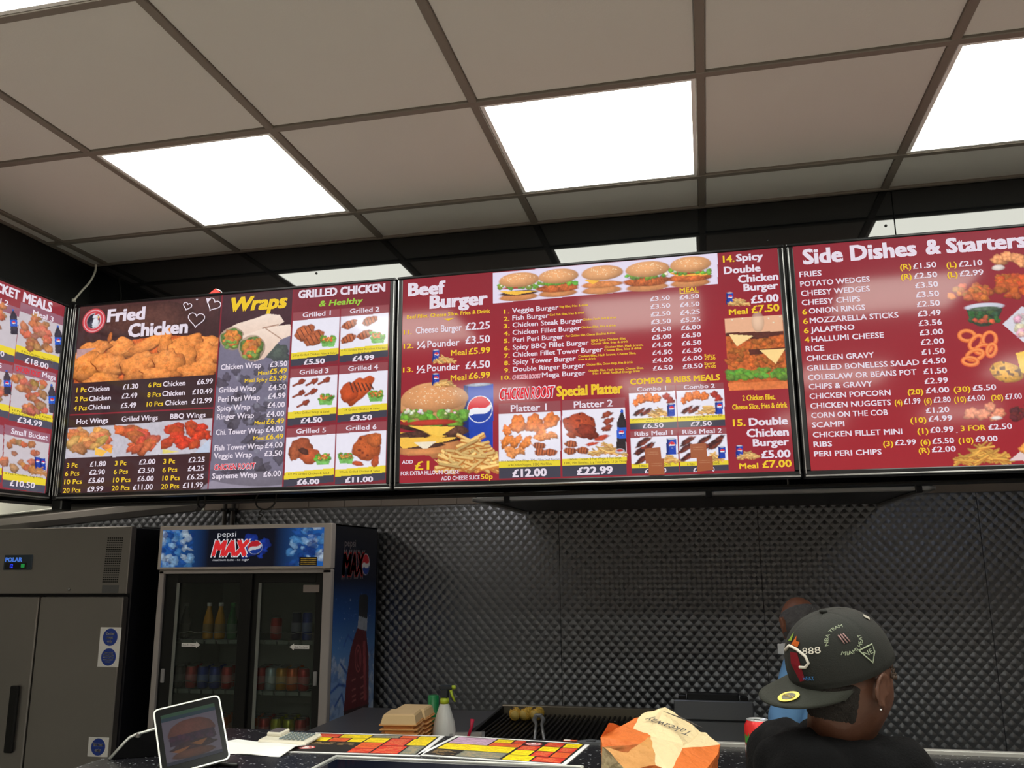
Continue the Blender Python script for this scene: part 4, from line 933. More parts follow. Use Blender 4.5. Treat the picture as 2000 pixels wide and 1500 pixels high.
for k, px in enumerate((439, 455)):
    p = onY(px, 1000, 3.46)
    o = thing('wall_conduit', (p[0], 3.46, 1.5), ('left', 'right')[k] + ' one of two dark vertical pipes on the kitchen wall above the drinks fridge', 'pipe', 'pipes on the kitchen wall')
    MB().tube([(0, 0, -1.45), (0, 0, .9)], .016, 10).obj('pipe', mat('dark_pipe', (60, 54, 52), .5), o)
    for z in (.58, .2): MB().bbox((-.024, -.018, z), (.024, .03, z + .02), .003).obj('pipe_clip', M_BLACK, o)
def cable(pts, r, m, label, Y):
    P = [Vector(onY(x, y, Y + dz)) for x, y, dz in pts]
    Q = []
    for i in range(len(P) - 1):
        p0 = P[max(i-1, 0)]; p1 = P[i]; p2 = P[i+1]; p3 = P[min(i+2, len(P)-1)]
        for k in range(6):
            s = k / 6.0; Q.append(0.5 * ((2*p1) + (-p0+p2)*s + (2*p0-5*p1+4*p2-p3)*s*s + (-p0+3*p1-3*p2+p3)*s**3))
    Q.append(P[-1]); o = thing('cable', Q[0], label, 'cable')
    MB().tube(Q, r, 7).obj('cord', m, o, world=True)
    MB().lathe([(r*1.8, -.006), (r*1.8, .006)], 10, c=Q[-1]).obj('cable_end', m, o, world=True)
cable([(187, 517, -.02), (186, 530, -.02), (176, 550, -.04), (160, 568, -.06), (144, 587, -.09)], .0042, M_CABLEW, 'white cable hanging from the ceiling corner to the screens', .80)
cable([(540, 962, 0), (536, 984, 0), (520, 995, 0), (503, 990, 0), (500, 974, 0), (508, 960, 0)], .003, M_CABLE, 'black cable loop hanging below the wraps menu', .75)
cable([(511, 995, 0), (506, 1003, 0), (512, 1007, 0), (506, 1014, 0)], .0026, M_CABLE, 'knotted end of black cable hanging under the cable loop', .752)
cable([(388, 962, 0), (387, 985, 0), (393, 992, 0), (400, 985, 0), (400, 962, 0)], .0035, M_CABLE, 'short black cable loop hanging below the BBQ wings prices', .75)
# bracket in the corner below the screens
t = thing('corner_bracket', (.075, .62, 1.93), 'black bracket block under the corner of the menu screens', 'bracket')
MB().bbox((.068, .602, 1.90), (.11, .655, 1.937), .004).bbox((.068, .60, 1.936), (.087, .64, 2.67), .003).obj('block', M_BLACK, t, world=True)
MB().bbox((.070, .597, 1.95), (.073, .60, 2.65), .001).bbox((.081, .597, 1.95), (.084, .60, 2.65), .001).obj('edge_strip', M_SILVER, t, world=True)
# mounting rail carrying the screens
t = thing('mounting_rail', (2, .70, 1.95), 'black mounting rail behind the lower edge of the menu screens', 'rail')
MB().bbox((.12, .66, 1.975), (3.9, .70, 2.03), .004).obj('rail', M_BLACK, t, world=True)
for x in (.5, 1.1, 1.8, 2.4, 3.0, 3.6): MB().bbox((x, .70, 1.97), (x + .05, .853, 2.04), .004).obj('rail_arm', M_BLACK, t, world=True)
p = onY(421, 572, .63)
t = thing('folded_paper', p, 'small folded red paper on top of the fried chicken menu screen', 'paper')
MB().add([(-.045, 0, -.012), (.03, 0, -.008), (-.002, .002, .018), (.0, .03, -.008)], [(0, 1, 2), (1, 3, 2), (3, 0, 2), (0, 3, 1)]).obj('red_sheet', mat('red_paper', (190, 50, 44), .6), t)
MB().tube([(.002, 0, .014), (.02, 0, .006), (.032, 0, -.01)], .0016, 5).obj('white_edge', M_PAPER, t)
# posters on the tiles
M_PRINT = vc_mat('printed_board', 0, .3, .4)
def iceart(cv, n, seed, y0, y1):
    rg = random.Random(seed)
    for k in range(n):
        x = rg.uniform(0, cv.W); y = rg.uniform(y0, y1); cc = rg.choice(((150, 190, 235), (60, 110, 190), (210, 228, 245), (36, 80, 160)))
        cv.blob(x, y, rg.uniform(3, 11), rg.uniform(4, 13), cc, rg.uniform(-1, 1), .3, .5, k, .3, edge=.8, a=.7)
for k, (x0, x1, y1, lab) in enumerate(((428, 500, 973, 'left blue printed poster on the tiles, only its lower edge in view'), (566, 656, 974, 'right blue printed poster on the tiles, only its lower edge in view'))):
    a, b = onY(x0, y1, 3.42), onY(x1, y1 - 1, 3.42)
    t = thing('poster', (a[0], 3.484, a[2]), lab, 'poster')
    wd = b[0] - a[0]; cv = Canvas(60, 60, (30, 80, 160), seed=k); iceart(cv, 40, k + 3, 0, 60)
    cv.build('poster_print', M_PRINT, t, lambda u, v: (u * wd, -.004, .3 - v * .3)); MB().box((0, -.003, 0), (wd, .004, .3)).obj('poster_board', M_PAPER, t)

# ================================================================== steel upright fridge
X0, X1, FY, FB, FT = -2.33, -1.082, 2.6, 3.33, 1.943
t = thing('upright_fridge', ((X0 + X1) / 2, (FY + FB) / 2, 0), 'tall two-door stainless steel fridge beside the drinks fridge', 'fridge')
MB().bbox((X0, FY + .045, .10), (X1, FB, FT - .01), .004).obj('cabinet', mat('dark_cabinet', (34, 34, 40), .35, metal=.4), t, world=True)
hd = MB().bbox((X0, FY, 1.54), (X1, FY + .05, FT), .004).obj('header_panel', M_STEEL, t, world=True)
xs_ = onY(80, 1165, FY)[0]
dL = MB().bbox((X0, FY - .01, .15), (xs_ - .006, FY + .045, 1.522), .006).obj('door', M_STEEL, t, world=True)
dR = MB().bbox((xs_ + .006, FY - .01, .15), (X1 - .012, FY + .045, 1.522), .006).obj('door', M_STEEL, t, world=True)
xh = onY(34, 1352, FY)[0]
MB().bbox((xh - .03, FY - .032, .62), (xh + .028, FY - .008, 1.0), .006).obj('handle', M_BLACKMATT, dR, world=True)
MB().bbox((X0, FY + .02, .02), (X1, FB, .10), .003).obj('plinth', M_BLACK, t, world=True)
for dx in (.04, -.04):
    x = X0 + dx if dx > 0 else X1 + dx; MB().lathe([(.02, 0), (.02, .03)], 12, c=(x, FY + .1, 0)).obj('foot', M_BLACK, t, world=True)
MB().bbox((X1 - .02, FY + .1, 1.935), (X1, FB, 1.945), .002).obj('cabinet_edge', M_STEELD, t, world=True)
def fp(px, py, y=FY): return onY(px, py, y)
# louvre slots
slots = MB()
for r in range(20):
    for k in range(8):
        q = fp(212 + k * 3.9 - r * .55, 1051 + r * 4.5); slots.box((q[0] - .0050, FY - .0015, q[2] - .0035), (q[0] + .0050, FY + .001, q[2] + .0035))
o = slots.obj('vent_slots', M_BLACKMATT, t, world=True); o['kind'] = 'stuff'
a, b = fp(10, 1084), fp(62, 1113)
dp = MB().bbox((a[0], FY - .006, b[2]), (b[0], FY + .002, a[2]), .004).obj('control_panel', mat('control_blue', (52, 66, 80), .4), t, world=True)
tm = MB(); put_text(tm, 'POLAR', (a[0] + .012, FY - .0072, a[2] - .042), (1, 0, 0), (0, 0, 1), .125, .026, 0, .05)
tm.obj('control_lettering', mat('pale_blue_print', (110, 160, 220), .4, emit=.3), dp, world=True)
MB().bbox((a[0] + .015, FY - .009, b[2] + .006), (b[0] - .035, FY - .004, b[2] + .045), .002).obj('control_window', M_BLACK, dp, world=True)
tm = MB(); put_text(tm, '12', (a[0] + .055, FY - .0105, b[2] + .014), (1, 0, 0), (0, 0, 1), .022, .022, 0, .04); tm.obj('digits', emat('blue_digits', (40, 60, 255), 1.5), dp, world=True)
MB().bbox((b[0] - .075, FY - .012, b[2] + .014), (b[0] - .048, FY - .006, b[2] + .038), .003).obj('green_button', emat('green_lamp', (40, 170, 80), .5), dp, world=True)
q = fp(135, 1151); MB().lathe([(.008, 0), (.008, .006), (.005, .01), (0, .01)], 12, M=Matrix.Translation(q) @ Matrix.Rotation(pi/2, 4, 'X')).obj('lock', M_SILVER, t, world=True)
a, b = fp(200, 1143), fp(231, 1158); MB().box((a[0], FY - .001, b[2]), (b[0], FY + .001, a[2])).obj('rating_plate', M_STEELD, t, world=True)
M_BLUE = mat('sticker_blue', (36, 66, 160), .4)
def sticker(x0, y0, x1, y1, circles):
    Y = FY - .0105; a, b = fp(x0, y0, Y), fp(x1, y1, Y); cx = (a[0] + b[0]) / 2
    st = MB().box((a[0], Y - .001, b[2]), (b[0], Y, a[2])).obj('sticker', M_PAPER, t, world=True, label='white sticker with blue round signs' if len(circles) > 1 else 'white sticker with one blue round sign')
    n = len(circles); hgt = (a[2] - b[2]) / n; r = min((b[0] - a[0]) * .43, hgt * .44)
    for i, lines in enumerate(circles):
        cz = a[2] - hgt * (i + .5); dsk = MB().lathe([(r, 0), (r, .001)], 28, M=Matrix.Translation((cx, Y - .001, cz)) @ Matrix.Rotation(pi/2, 4, 'X'), sm=False)
        o_ = dsk.obj('round_sign', M_BLUE, st, world=True); tm = MB(); nl = len(lines); lh = r * 1.3 / nl
        for j, s_ in enumerate(lines):
            wd = r * (1.45 if 0 < j < nl - 1 or nl < 3 else 1.2) * (1 if len(s_) > 4 else .6); put_text(tm, s_, (cx - wd/2, Y - .0040, cz + r*.62 - lh * (j + .78)), (1, 0, 0), (0, 0, 1), wd, lh * .66, 0, .045, res=1)
        tm.obj('sign_lettering', M_PAPER, st, world=True)
sticker(197, 1225, 231, 1303, (('Cooked', 'meat', 'only'), ('Raw meat', 'must be', 'stored below', 'cooked', 'meat')))
sticker(174, 1439, 210, 1479, (('Raw meat', 'only'),))

# ================================================================== drinks fridge
PX0, PX1, PY, PB, PT = -.93, .205, 2.70, 3.39, 1.94
t = thing('drinks_fridge', ((PX0 + PX1) / 2, (PY + PB) / 2, 0), 'glass-door drinks fridge with blue lit-style header and bottle picture on its side', 'fridge')
sh = MB(); M_SIDE = mat('fridge_shell', (22, 24, 34), .4); wl = .035
sh.bbox((PX0, PY + .01, .05), (PX0 + wl, PB, PT), .003).bbox((PX1 - wl, PY + .01, .05), (PX1, PB, PT), .003).box((PX0 + wl, PB - .03, .05), (PX1 - wl, PB, PT)).bbox((PX0, PY + .01, PT - .03), (PX1, PB, PT), .003).box((PX0 + wl, PY + .02, .05), (PX1 - wl, PB, .28)).box((PX0 + wl, PY + .06, 1.66), (PX1 - wl, PB, 1.70))
sh.obj('cabinet', M_SIDE, t, world=True)
MB().box((PX0 + wl, PB - .035, .28), (PX1 - wl, PB - .03, 1.66)).box((PX0 + wl, PY + .06, .28), (PX0 + wl + .004, PB - .03, 1.66)).box((PX1 - wl - .004, PY + .06, .28), (PX1 - wl, PB - .03, 1.66)).obj('liner', mat('fridge_liner', (120, 124, 122), .5), t, world=True)
fr = MB(); 
fr.bbox((PX0 - .002, PY - .012, .05), (PX0 + .033, PY + .03, 1.675), .004).bbox((PX1 - .052, PY - .012, .05), (PX1 + .002, PY + .03, 1.675), .004).bbox((PX0, PY - .012, 1.655), (PX1, PY + .03, 1.68), .003)
fr.obj('front_frame', mat('satin_aluminium', (176, 170, 168), .4, metal=.2), t, world=True)
hb = MB().bbox((PX0 - .005, PY - .03, 1.68), (PX1 + .003, PY + .03, 1.942), .004).obj('header', mat('pale_aluminium', (196, 188, 182), .4, metal=.2), t, world=True)
# header artwork
hx0, hx1, hz0, hz1 = PX0 + .02, PX1 - .045, 1.695, 1.918
cv = Canvas(330, 84, (10, 14, 32), seed=11); 
X, = (np.linspace(0, 1, 330),)
for side in (0, 1):
    g = np.clip(1 - (X if side == 0 else 1 - X) / .30, 0, 1)[None, :, None]
    cv.a = cv.a * (1 - g) + np.array(lin((36, 110, 200))) * g
rg = random.Random(2)
for k in range(150):
    q = rg.random() ** 1.3 * 66; x = q if k % 2 else 330 - q
    cv.blob(x, rg.uniform(0, 84), rg.uniform(3, 12), rg.uniform(3, 10), rg.choice(((160, 205, 245), (40, 100, 190), (215, 235, 250), (20, 60, 140), (90, 160, 225))), rg.random(), .12, .6, k, .4, edge=.9, a=.6)
cv.blob(190, 38, 30, 24, (26, 60, 170), 0, .3, .3, 1, .5, edge=.4); cv.globe(193, 41, 15.5, 1.02, -.6)
for (x, y) in ((188, 22), (210, 28), (205, 60), (214, 46)): cv.blob(x, y, 5, 7, (30, 70, 190), .4, .4, .2)
cv.poly([(283, 64), (318, 64), (318, 83), (283, 83)], (18, 16, 14))
for y in (67, 71, 75, 79): cv.line(286, y, 315, y, 1.2, (200, 160, 60), .8)
M_HDR = vc_mat('header_print', .52, .15, .4)
cv.build('header_print', M_HDR, hb, lambda u, v: (hx0 + u * (hx1 - hx0) - t.location.x, PY - .0315 - t.location.y, hz1 - v * (hz1 - hz0)))
def HP(x, y): return (hx0 + x / 330 * (hx1 - hx0), PY - .033, hz1 - y / 84 * (hz1 - hz0))
HW = emat('header_white', (200, 200, 206), .9); HR = emat('header_red', (206, 44, 48), .9)
def maxlogo(parent, place, ux, s, par='logo_lettering'):
    """'pepsi MAX' block; place(x, y) with x right and y down in logo units"""
    uz = (0, 0, 1); tm = MB()
    put_text(tm, 'pepsi', place(0, 0), ux, uz, 38 * s, 10 * s, 0, .01)
    put_text(tm, 'MAX', place(-12, 43), ux, uz, 76 * s, 29 * s, 0, .11, .22); tm.obj(par, HW, parent, world=True)
    tm = MB(); off = np.array([0, -1, 0]) * .0012 if abs(ux[0]) > .5 else np.array([1, 0, 0]) * .0012
    put_text(tm, 'MAX', np.array(place(-10, 42)) + off, ux, uz, 72 * s, 27 * s, 0, .07, .22); tm.obj(par, HR, parent, world=True)
sc = (hx1 - hx0) / 330
maxlogo(hb, lambda x, y: HP(116 + x, 17 + y), (1, 0, 0), sc)
tm = MB(); put_text(tm, 'maximum taste - no sugar', HP(109, 71), (1, 0, 0), (0, 0, 1), 74 * sc, 4 * sc, 0, .01); tm.obj('small_lettering', HW, hb, world=True)
# side artwork on the right flank
zb = .30; Hs = 1.93 - zb; vb = (1.93 - .74) / Hs
SH = homog([(657, 1027), (755, 1036), (741, 1420), (631, 1427)], [(0, 0), (1, 0), (1, vb), (0, vb)])
cs = Canvas(120, 290, (12, 14, 26), seed=12)
cs.fm = lambda x, y: (SH(280 + x / 3, 1000 + y / 3)[0] * 119, SH(280 + x / 3, 1000 + y / 3)[1] * 289)
V = np.linspace(0, 1, 290)[:, None, None]; st = [(0, (10, 12, 24)), (.2, (14, 22, 48)), (.33, (30, 84, 160)), (.45, (84, 138, 205)), (.62, (150, 182, 226)), (.85, (176, 196, 230)), (1, (120, 150, 205))]
for (v0, c0), (v1, c1) in zip(st[:-1], st[1:]):
    k = np.clip((V - v0) / (v1 - v0), 0, 1); msk = (V >= v0); cs.a = np.where(msk, np.array(lin(c0)) * (1 - k) + np.array(lin(c1)) * k, cs.a)
rg = random.Random(5)
for k in range(260):
    y = rg.uniform(470, 1500); x = rg.uniform(1040, 1430); cc = (90, 130, 205) if rg.random() < .4 else (224, 234, 248)
    if y < 800: cs.blob(x, y, rg.uniform(3, 7), rg.uniform(3, 8), cc, 0, .3, .2, k, .2, edge=.8, a=.6)
    else: cs.blob(x, y, rg.uniform(8, 26), rg.uniform(12, 44), cc, rg.uniform(-.6, .6), .35, .3, k, .3, edge=.35, a=.45)
for pts in (((1170, 760), (1200, 700), (1250, 760), (1230, 860)), ((1145, 860), (1190, 930), (1180, 1010)), ((1060, 1020), (1130, 980), (1180, 1000)), ((1100, 1100), (1150, 1040), (1170, 1150))):
    for i in range(len(pts) - 1): cs.line(*pts[i], *pts[i + 1], 3.0, (50, 92, 176), .6)
cs.poly([(1290, 480), (1340, 480), (1352, 500), (1345, 628), (1278, 610), (1285, 500)], (40, 42, 46), .2)
cs.poly([(1280, 600), (1345, 628), (1340, 700), (1270, 672)], (168, 176, 190), .25)
cs.poly([(1270, 672), (1335, 700), (1352, 860), (1350, 1160), (1340, 1300), (1330, 1500), (1150, 1500), (1160, 1160), (1185, 960), (1215, 800), (1245, 720)], (104, 32, 40), .25)
cs.poly([(1160, 1150), (1348, 1160), (1335, 1500), (1150, 1500)], (52, 28, 30), .3)
cs.poly([(1310, 760), (1330, 760), (1334, 1130), (1312, 1130)], (170, 70, 76), .5); cs.ring(1272, 855, 22, 80, 2.0, (190, 90, 96)); cs.ring(1272, 855, 10, 50, 1.6, (180, 84, 92))
for y in (980, 1040, 1080, 1110): cs.line(1225, y, 1250, y - 6, 1.5, (190, 110, 110)); cs.line(1290, y, 1310, y - 6, 1.5, (190, 110, 110))
cs.globe(1336, 305, 30, 2.1, -.3)
cs.build('side_print', vc_mat('side_print', 0, .35, .4), t, lambda u, v: (PX1 + .0015 - t.location.x, PY + .03 + u * (PB - PY - .03) - t.location.y, 1.93 - v * Hs))
def SP(x, y):
    u, v = SH(280 + x / 3, 1000 + y / 3); return np.array([PX1 + .003, PY + .03 + u * (PB - PY - .03), 1.93 - v * Hs])
tm = MB(); a, b = SP(1185, 195), SP(1262, 200); SW = mat('side_grey_print', (120, 112, 116), .4); put_text(tm, 'pepsi', a, (0, 1, 0), (0, 0, 1), b[1] - a[1], .045, 0, .01)
a, b = SP(1160, 365), SP(1315, 372); put_text(tm, 'MAX', a, (0, 1, 0), (0, 0, 1), b[1] - a[1], .155, 0, .10, .15); tm.obj('side_lettering', SW, t, world=True)
tm = MB(); put_text(tm, 'MAX', a + np.array([.0006, .010, .007]), (0, 1, 0), (0, 0, 1), (b[1] - a[1]) * .95, .14, 0, .06, .15); tm.obj('side_lettering', mat('side_red_print', (178, 44, 48), .4), t, world=True)
# sliding glass doors
def PXY(px, py): return onY(px, py, PY)[0]
gx = [PX0 + .035, PXY(343, 1150), PXY(466, 1150), PXY(489, 1150), PXY(500, 1150), PXY(612, 1150), PX1 - .052]
zt, zbm = 1.60, .34
for k, (a, b, c0, c1, yy) in enumerate(((gx[0], gx[3], gx[1], gx[2], PY + .012), (gx[3] - .03, gx[6], gx[4], gx[5], PY + .032))):
    dr = MB().bbox((a, yy, .26), (c0, yy + .022, 1.655), .003).bbox((c1, yy, .26), (b, yy + .022, 1.655), .003).bbox((c0, yy, zt), (c1, yy + .022, 1.655), .003).bbox((c0, yy, .26), (c1, yy + .022, zbm), .003).obj('sliding_door', M_BLACK, t, world=True, label=('left sliding glass door', 'right sliding glass door')[k])
    MB().box((c0, yy + .008, zbm), (c1, yy + .013, zt)).obj('glass_pane', GLASS, dr, world=True)
    MB().bbox((c0 - .002, yy - .002, zbm), (c0 + .018, yy + .007, zt), .002).obj('pane_gasket', mat('pale_gasket', (120, 124, 120), .5), dr, world=True)
    hx = PXY(311, 1312) + .02 if k == 0 else PXY(615, 1318) - .01
    MB().bbox((hx - .012, yy - .012, 1.02), (hx + .012, yy + .002, 1.10), .004).obj('door_handle', mat('pale_handle', (150, 150, 152), .4), dr, world=True)
    sgn = 1 if k == 0 else -1; xa = PXY(351, 1259) if k == 0 else PXY(598, 1265); za = onY(0 + (370 if k == 0 else 580), 1260 if k == 0 else 1265, PY)[2]
    L = .125; ah = .017
    pl = [(0, -ah*.62), (L*.78, -ah*.62), (L*.78, -ah*1.1), (L, 0), (L*.78, ah*1.1), (L*.78, ah*.62), (0, ah*.62)]
    v = [(xa + sgn*p[0], yy - .001, za + p[1]) for p in pl] + [(xa + sgn*p[0], yy - .0001, za + p[1]) for p in pl]
    n = 7; fs = [tuple(range(n)), tuple(reversed(range(n, 2*n)))] + [(i, (i+1) % n, n + (i+1) % n, n + i) for i in range(n)]
    ar = MB().add([(x, y + .008, z) for x, y, z in v], fs).obj('arrow_sticker', M_PAPER, dr, world=True)
    tm = MB(); x_ = xa + (.008 if k == 0 else -L*.74); put_text(tm, 'Slide To Open', (x_, yy + .0055, za - .005), (1, 0, 0), (0, 0, 1), L*.66, .010, 0, .01, res=1); tm.obj('arrow_lettering', M_BLACK, dr, world=True)
a, b = onY(588, 1143, PY), onY(619, 1157, PY); MB().box((a[0], PY + .030, b[2]), (b[0], PY + .0315, a[2])).obj('white_label', mat('grey_label', (150, 140, 136), .6), t, world=True)
# shelves
SHZ = (1.262, .975, .69, .41)
M_WIRE = mat('shelf_wire', (150, 152, 150), .4, metal=.3)
for z in SHZ:
    m_ = MB(); x = PX0 + .05
    while x < PX1 - .05: m_.tube([(x, PY + .09, z), (x, PB - .05, z)], .0022, 5, sm=False); x += .03
    s_ = m_.tube([(PX0 + .04, PY + .09, z - .004), (PX1 - .04, PY + .09, z - .004)], .004, 6).tube([(PX0 + .04, PB - .05, z - .004), (PX1 - .04, PB - .05, z - .004)], .004, 6).obj('shelf', M_WIRE, t, world=True)
    pts = [(PX0 + .045 + (PX1 - PX0 - .09) * k / 60, PY + .085, z + .045 + .005 * sin(k * 1.05)) for k in range(61)]
    MB().tube(pts, .002, 5).obj('shelf_guard', M_WIRE, s_, world=True)
    strip = MB()
    for k in range(13):
        xx = PX0 + .05 + k * (PX1 - PX0 - .1) / 13; strip.bbox((xx, PY + .075, z - .022), (xx + .07, PY + .083, z + .004), .003)
    o = strip.obj('shelf_strip', mat('clear_strip', (120, 126, 122), .2), s_, world=True); o['kind'] = 'stuff'
# drinks
def can_proto(col, r=.0335, h=.128):
    o = thing('drink_can', (0, 0, 0), 'x', 'can')
    MB().lathe([(.026, 0), (r, .008), (r, h - .014), (r - .006, h - .003)], 18, cap=False).obj('can_body', mat('can_%d_%d_%d' % col, col, .3, metal=.35), o)
    MB().lathe([(r - .006, h - .003), (r - .005, h), (r - .008, h - .001), (r - .009, h - .004), (0, h - .004)], 18, cap=False).obj('can_lid', M_SILVER, o)
    MB().bbox((-.007, -.014, h - .004), (.007, .006, h - .002), .001).obj('ring_pull', M_SILVER, o)
    MB().lathe([(r + .0003, h*.30), (r + .0003, h*.62)], 18, cap=False).obj('can_band', mat('canband_%d_%d_%d' % col, tuple(min(255, int(v * .6 + 90)) for v in col), .35), o)
    return o
def bottle_proto(col, capcol):
    o = thing('drink_bottle', (0, 0, 0), 'x', 'bottle')
    MB().lathe([(.028, 0), (.031, .01), (.031, .10), (.029, .115), (.016, .165), (.0125, .18), (.0125, .195)], 16).obj('bottle_body', mat('bottle_%d_%d_%d' % col, col, .15, spec=.6), o)
    MB().lathe([(.0145, .193), (.0145, .212), (.012, .214), (0, .214)], 14).obj('bottle_cap', mat('cap_%d_%d_%d' % capcol, capcol, .4), o)
    MB().lathe([(.0315, .035), (.0315, .09)], 16, cap=False).obj('bottle_label', mat('blabel_%d_%d_%d' % col, tuple(min(255, int(v * .5 + 50)) for v in col), .5), o)
    return o
protos = {}
rowname = {0: 'top', 1: 'middle', 2: 'third', 3: 'lowest'}
def drink(kind, col, px, row, depth, label, capcol=(190, 190, 190)):
    key = (kind, col)
    z = SHZ[row] + .003; Y = PY + .135 + depth * .074
    if kind == 'short': args = (.0335, .115)
    p = onY(px, 1300, Y); 
    if key not in protos:
        o = protos[key] = can_proto(col) if kind == 'can' else bottle_proto(col, capcol) if kind == 'bottle' else can_proto(col, .030, .16)
    else: o = copy_tree(protos[key])
    o.location = (p[0], Y, z); o.rotation_euler = (0, 0, random.uniform(-.6, .6)); o['label'] = label; o['group'] = 'drinks on the %s shelf of the fridge' % rowname[row]
BK, RD, BL, OR, YL, WT, GR, AM, NV = (30, 26, 28), (176, 34, 42), (26, 52, 150), (214, 96, 34), (176, 176, 44), (170, 186, 196), (30, 90, 50), (196, 140, 52), (24, 30, 70)
nm = {BK: 'black', RD: 'red', BL: 'blue', OR: 'orange', YL: 'yellow-green', WT: 'silvery white', GR: 'green', AM: 'amber', NV: 'dark blue'}
for px, col, cc in ((357, BK, (120, 120, 120)), (402, AM, (200, 200, 200)), (425, AM, (190, 196, 200)), (449, GR, (60, 130, 70))):
    side = {357: 'nearest the left edge of', 402: 'left of the two amber ones in', 425: 'right of the two amber ones in', 449: 'beside the middle post in'}[px]
    drink('bottle', col, px, 0, 0, '%s drink bottle, top fridge shelf, %s the left door' % (nm[col], side), cc)
for px, col, kd, w_ in ((536, RD, 'can', 'alone in the middle behind'), (576, NV, 'tall', 'left of two tall cans behind'), (597, BL, 'tall', 'by the right edge behind')):
    drink(kd, col, px, 0, 0, '%s %scan, top fridge shelf, %s the right door' % (nm[col], 'tall ' if kd == 'tall' else '', w_))
order = ['first', 'second', 'third', 'fourth', 'fifth', 'sixth']
for row, left, right in ((1, ((351, BK), (375, RD), (398, BL), (421, BL), (445, RD)), ((511, RD), (530, WT), (551, AM), (572, OR), (594, RD))),
                         (2, ((355, BK), (378, GR), (401, WT), (424, BL), (442, OR)), ((499, OR), (521, RD), (545, YL), (569, YL), (592, RD))),
                         (3, ((360, BK), (384, RD), (408, RD), (430, OR)), ((505, OR), (530, OR), (556, WT), (582, RD)))):
    for sd, items in (('left', left), ('right', right)):
        for k, (px, col) in enumerate(items):
            for dpt in range(3 if row < 3 else 1):
                px_ = px + (6 if dpt == 1 else 12 if dpt == 2 else 0)
                if sd == 'left' and px_ > 458: continue
                if px_ > 598: continue
                behind = ('front row', 'row behind', 'third row back')[dpt]
                drink('can', col, px_, row, dpt, '%s can, %s from left, %s, %s shelf, %s fridge door' % (nm[col], order[k], behind, rowname[row], sd))

# ================================================================== serving counter
CT = 1.15
t = thing('serving_counter', (2.2, .46, 0), 'black speckled serving counter top in front of the kitchen', 'counter')
MB().bbox((.58, .10, CT - .035), (5.0, .815, CT), .008).obj('worktop', SPECKLE, t, world=True)
MB().box((.62, .20, .1), (4.95, .24, CT - .035)).obj('front_panel', mat('counter_front', (60, 52, 50), .4), t, world=True)
for k in range(5): MB().box((.62 + k * 1.05, .24, 0), (.66 + k * 1.05, .77, CT - .035)).obj('side_panel', MATS['counter_front'], t, world=True)
MB().box((.62, .24, .0), (4.95, .27, .1)).obj('kick_board', M_BLACK, t, world=True)
MB().bbox((2.30, .800, CT - .01), (5.0, .822, CT + .012), .003).obj('back_edge_trim', mat('pale_edge_trim', (170, 168, 164), .4, metal=.3), t, world=True)
# recessed dark tray with a pale rim at the front edge
a = onZ(656, 1481, CT + .004); b = onZ(1010, 1499, CT + .004)
t = thing('counter_tray', (a[0] + .35, a[1] - .12, CT), 'dark glass-topped tray with a thin silver rim at the front of the counter', 'tray')
ux = Vector((1, 0, 0))
x0, y1 = a[0], a[1]; x1 = x0 + .72; y0 = y1 - .30
MB().bbox((x0, y0, CT + .001), (x1, y1, CT + .008), .002).obj('tray_base', mat('tray_glass', (16, 20, 34), .06, spec=.6), t, world=True)
rm = MB(); 
for q in (((x0, y1 - .006, CT + .001), (x1, y1 + .002, CT + .013)), ((x0, y0, CT + .001), (x1, y0 + .008, CT + .013)), ((x0 - .002, y0, CT + .001), (x0 + .006, y1, CT + .013)), ((x1 - .006, y0, CT + .001), (x1 + .002, y1, CT + .013))): rm.bbox(*q, .002)
rm.obj('tray_rim', mat('pale_rim', (200, 200, 196), .35, metal=.3), t, world=True)
